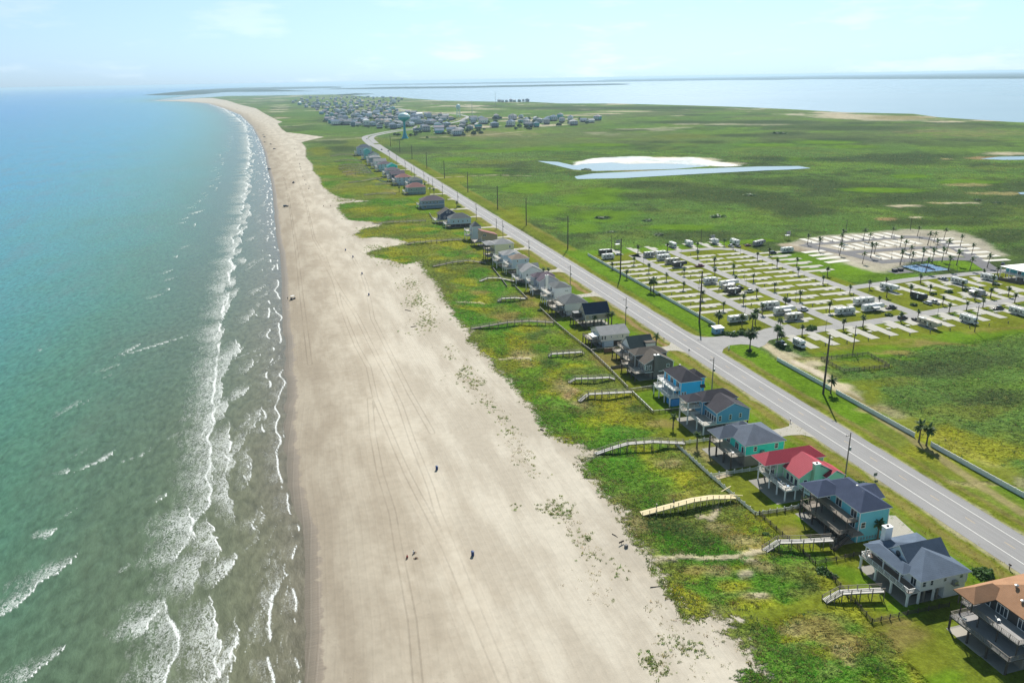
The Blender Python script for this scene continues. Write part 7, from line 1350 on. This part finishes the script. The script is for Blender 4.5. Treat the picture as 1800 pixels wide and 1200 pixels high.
# ------------------------------------------------------------------ ground cover of the dunes, the field and the marsh
def grow(name, idx, size, nb, hue, colr, seed, spread=1., jit=.0022):
    rg = np.random.default_rng(seed); n = len(idx); P = np.stack([XG[idx], YG[idx], ZG[idx]], 1)
    rr_ = np.linalg.norm(P[:, :2], axis=1); P[:, :2] += rg.normal(size=(n, 2))*(rr_*jit)[:, None]
    base = colr*rg.uniform(.72, 1.35, n)[:, None]*(1+hue*rg.normal(size=(n, 3))); base = np.clip(base, .008, .6)
    S = size*rg.uniform(.55, 1.45, n)*(1+rr_/1500); V = []; Cc = []
    for b in range(nb):
        az = rg.uniform(0, 6.283, n); el = rg.uniform(.25, 1.35, n); off = rg.normal(size=(n, 2))*(S*.55*spread)[:, None]; p0 = P.copy(); p0[:, :2] += off; p0[:, 2] -= .05
        d = np.stack([np.cos(az)*np.cos(el), np.sin(az)*np.cos(el), np.sin(el)], 1); s = np.stack([-np.sin(az), np.cos(az), np.zeros(n)], 1); w = (S*rg.uniform(.09, .21, n))[:, None]; L = (S*rg.uniform(.6, 1.2, n))[:, None]
        tip = p0+d*L; tip[:, 2] -= L[:, 0]*.15
        V.append(np.stack([p0-s*w*.5, p0+s*w*.5, p0+d*L*.6+s*w, tip, p0+d*L*.6-s*w], 1)); c = base*rg.uniform(.75, 1.3, n)[:, None]; Cc.append(np.repeat(c[:, None, :], 5, 1))
    V = np.concatenate(V).reshape(-1, 3); Cc = np.concatenate(Cc).reshape(-1, 3); Fq = np.arange(len(V)).reshape(-1, 5)
    o = npmesh(name, V, Fq, GROWM, smooth=False, attrs=[('leaf', Cc)]); tag(o, kind='stuff'); return o
t = NT('ground_cover_leaf'); c = t.attr('leaf', True); t.link(c, t.b.inputs['Base Color']); t.b.inputs['Roughness'].default_value = .75; t.b.inputs['Specular IOR Level'].default_value = .03
tr = t.node('ShaderNodeBsdfTranslucent'); t.link(t.mul(c, 1.25), tr.inputs[0]); mx = t.node('ShaderNodeMixShader'); mx.inputs[0].default_value = .38; t.link(t.b.outputs[0], mx.inputs[1]); t.link(tr.outputs[0], mx.inputs[2]); t.link(mx.outputs[0], t.out.inputs[0]); GROWM = t.mat
area = (np.repeat(np.gradient(RG), NC)*np.repeat(RG, NC)*(kk[1]-kk[0])); rg = np.random.default_rng(5); dist = np.sqrt(X*X+Y*Y)
def pick(mask, n, wt):
    i = np.nonzero(mask)[0]; w_ = (area*wt)[i]; w_ = w_/w_.sum(); return rg.choice(i, n, True, w_)
fall = np.clip(260/dist, .1, 2.)**1.5
DRY = np.array([.25, .245, .085]); DRK = np.array([.11, .155, .055])
def medley(i, a=.18, b=.14):
    q = rg.random(len(i))[:, None]; return np.where(q < a, DRY, np.where(q < a+b, DRK, tint[i]*2.2))
m = (vegd > -1.5) & (X < lotx+.5) & (dist < 800) & (lush > .4); i = pick(m, 34000, fall*(.15+sstep(.42, .6, fbm(X/6, Y/6, 77, 3))*1.6)); grow('dune_ground_cover', i, .33, 10, .10, medley(i), 1)
m = (vegd > -2) & (vegd < 6) & (X < 119) & (dist < 900); i = pick(m, 2000, fall); grow('dune_edge_grass', i, .42, 12, .10, np.tile([.20, .235, .07], (len(i), 1)), 2)
# clumps on the upper beach, in the belts the survey photo shows
belt = np.zeros(X.shape); rc = (X < 110) & (Y < 700)
for cx, cy, rx, ry, k in ((722,500,10,18,.5),(735,520,10,24,.9),(752,555,20,24,.8),(740,580,14,10,.4),(790,620,16,10,.35),(815,655,14,14,.5),(832,672,16,18,1.),(855,700,18,14,.7),(872,718,12,8,.7),(885,745,18,14,.7),(905,770,22,16,.8),(920,800,22,24,1.4),(925,795,14,14,1.4),(940,830,20,10,.5),(968,890,12,12,1.1),(985,905,14,20,1.3),(1005,925,20,18,1.),(1025,950,16,12,.9),(1040,975,16,16,.6),(1045,1010,14,24,.6),(1052,1045,20,16,.9),(1070,1060,14,8,.7),(1000,1010,30,30,.15),(1150,1080,26,30,.55),(1165,1110,30,30,.6),(1160,1160,26,40,.6),(1200,1120,40,40,.45),(1230,1170,30,40,.5),(1245,1110,16,14,1.2),(1258,1130,12,12,1.4),(1302,1145,10,14,1.5),(1280,1168,10,10,1.2),(1330,1195,20,8,1.3),(665,440,20,6,.6),(700,465,20,6,.6),(640,415,20,5,.6),(660,405,26,6,.5),(605,350,18,5,.7),(560,320,10,14,.4),(548,285,8,16,.5),(905,890,3,6,1.),(765,470,8,10,.5),(968,745,8,8,.5),(1083,1010,30,40,.12),(1075,880,10,14,.3)):
    o = at(cx, cy); a = at(cx+rx, cy)-o; b = (at(cx, cy-ry)-at(cx, cy+ry))/2; det = a[0]*b[1]-a[1]*b[0]; ii = np.nonzero((abs(X-o[0]) < 60) & (abs(Y-o[1]) < 90))[0]
    px_ = X[ii]-o[0]; py_ = Y[ii]-o[1]; q_ = np.sqrt(((px_*b[1]-py_*b[0])/det)**2+((a[0]*py_-a[1]*px_)/det)**2); belt[ii] = np.maximum(belt[ii], sstep(1.2, .5, q_)*k)
m = (belt > .05) & (vegd < 1) & (dist < 900)
cl = sstep(.44, .62, fbm(X/4.2, Y/4.2, 88, 2)); i = pick(m & (cl > .1), 1300, np.minimum(belt, .55)*cl); grow('beach_grass_tufts', i, .36, 16, .08, np.tile([.23, .28, .085], (len(i), 1)), 3, .8, .009)
i = pick(m, 1100, belt); grow('dry_beach_grass', i, .34, 6, .08, np.tile([.40, .36, .21], (len(i), 1)), 4)
m = (X > 189) & (dist < 1300) & (lush > .6) & (isl > 20) & (pond < -8) & ~((X > 186) & (X < 450) & (Y > 258) & (Y < 490)); i = pick(m, 26000, np.clip(300/dist, .1, 2)**1.2*(.25+fbm(X/12, Y/12, 78, 4)**2*3)); grow('marsh_ground_cover', i, .5, 8, .10, medley(i, .14, .22), 6)
m = (X > 143) & (X < 156) & (Y > 60) & (Y < 520); i = pick(m, 3000, fall); grow('verge_weeds', i, .25, 8, .1, tint[i]*1.8, 7)
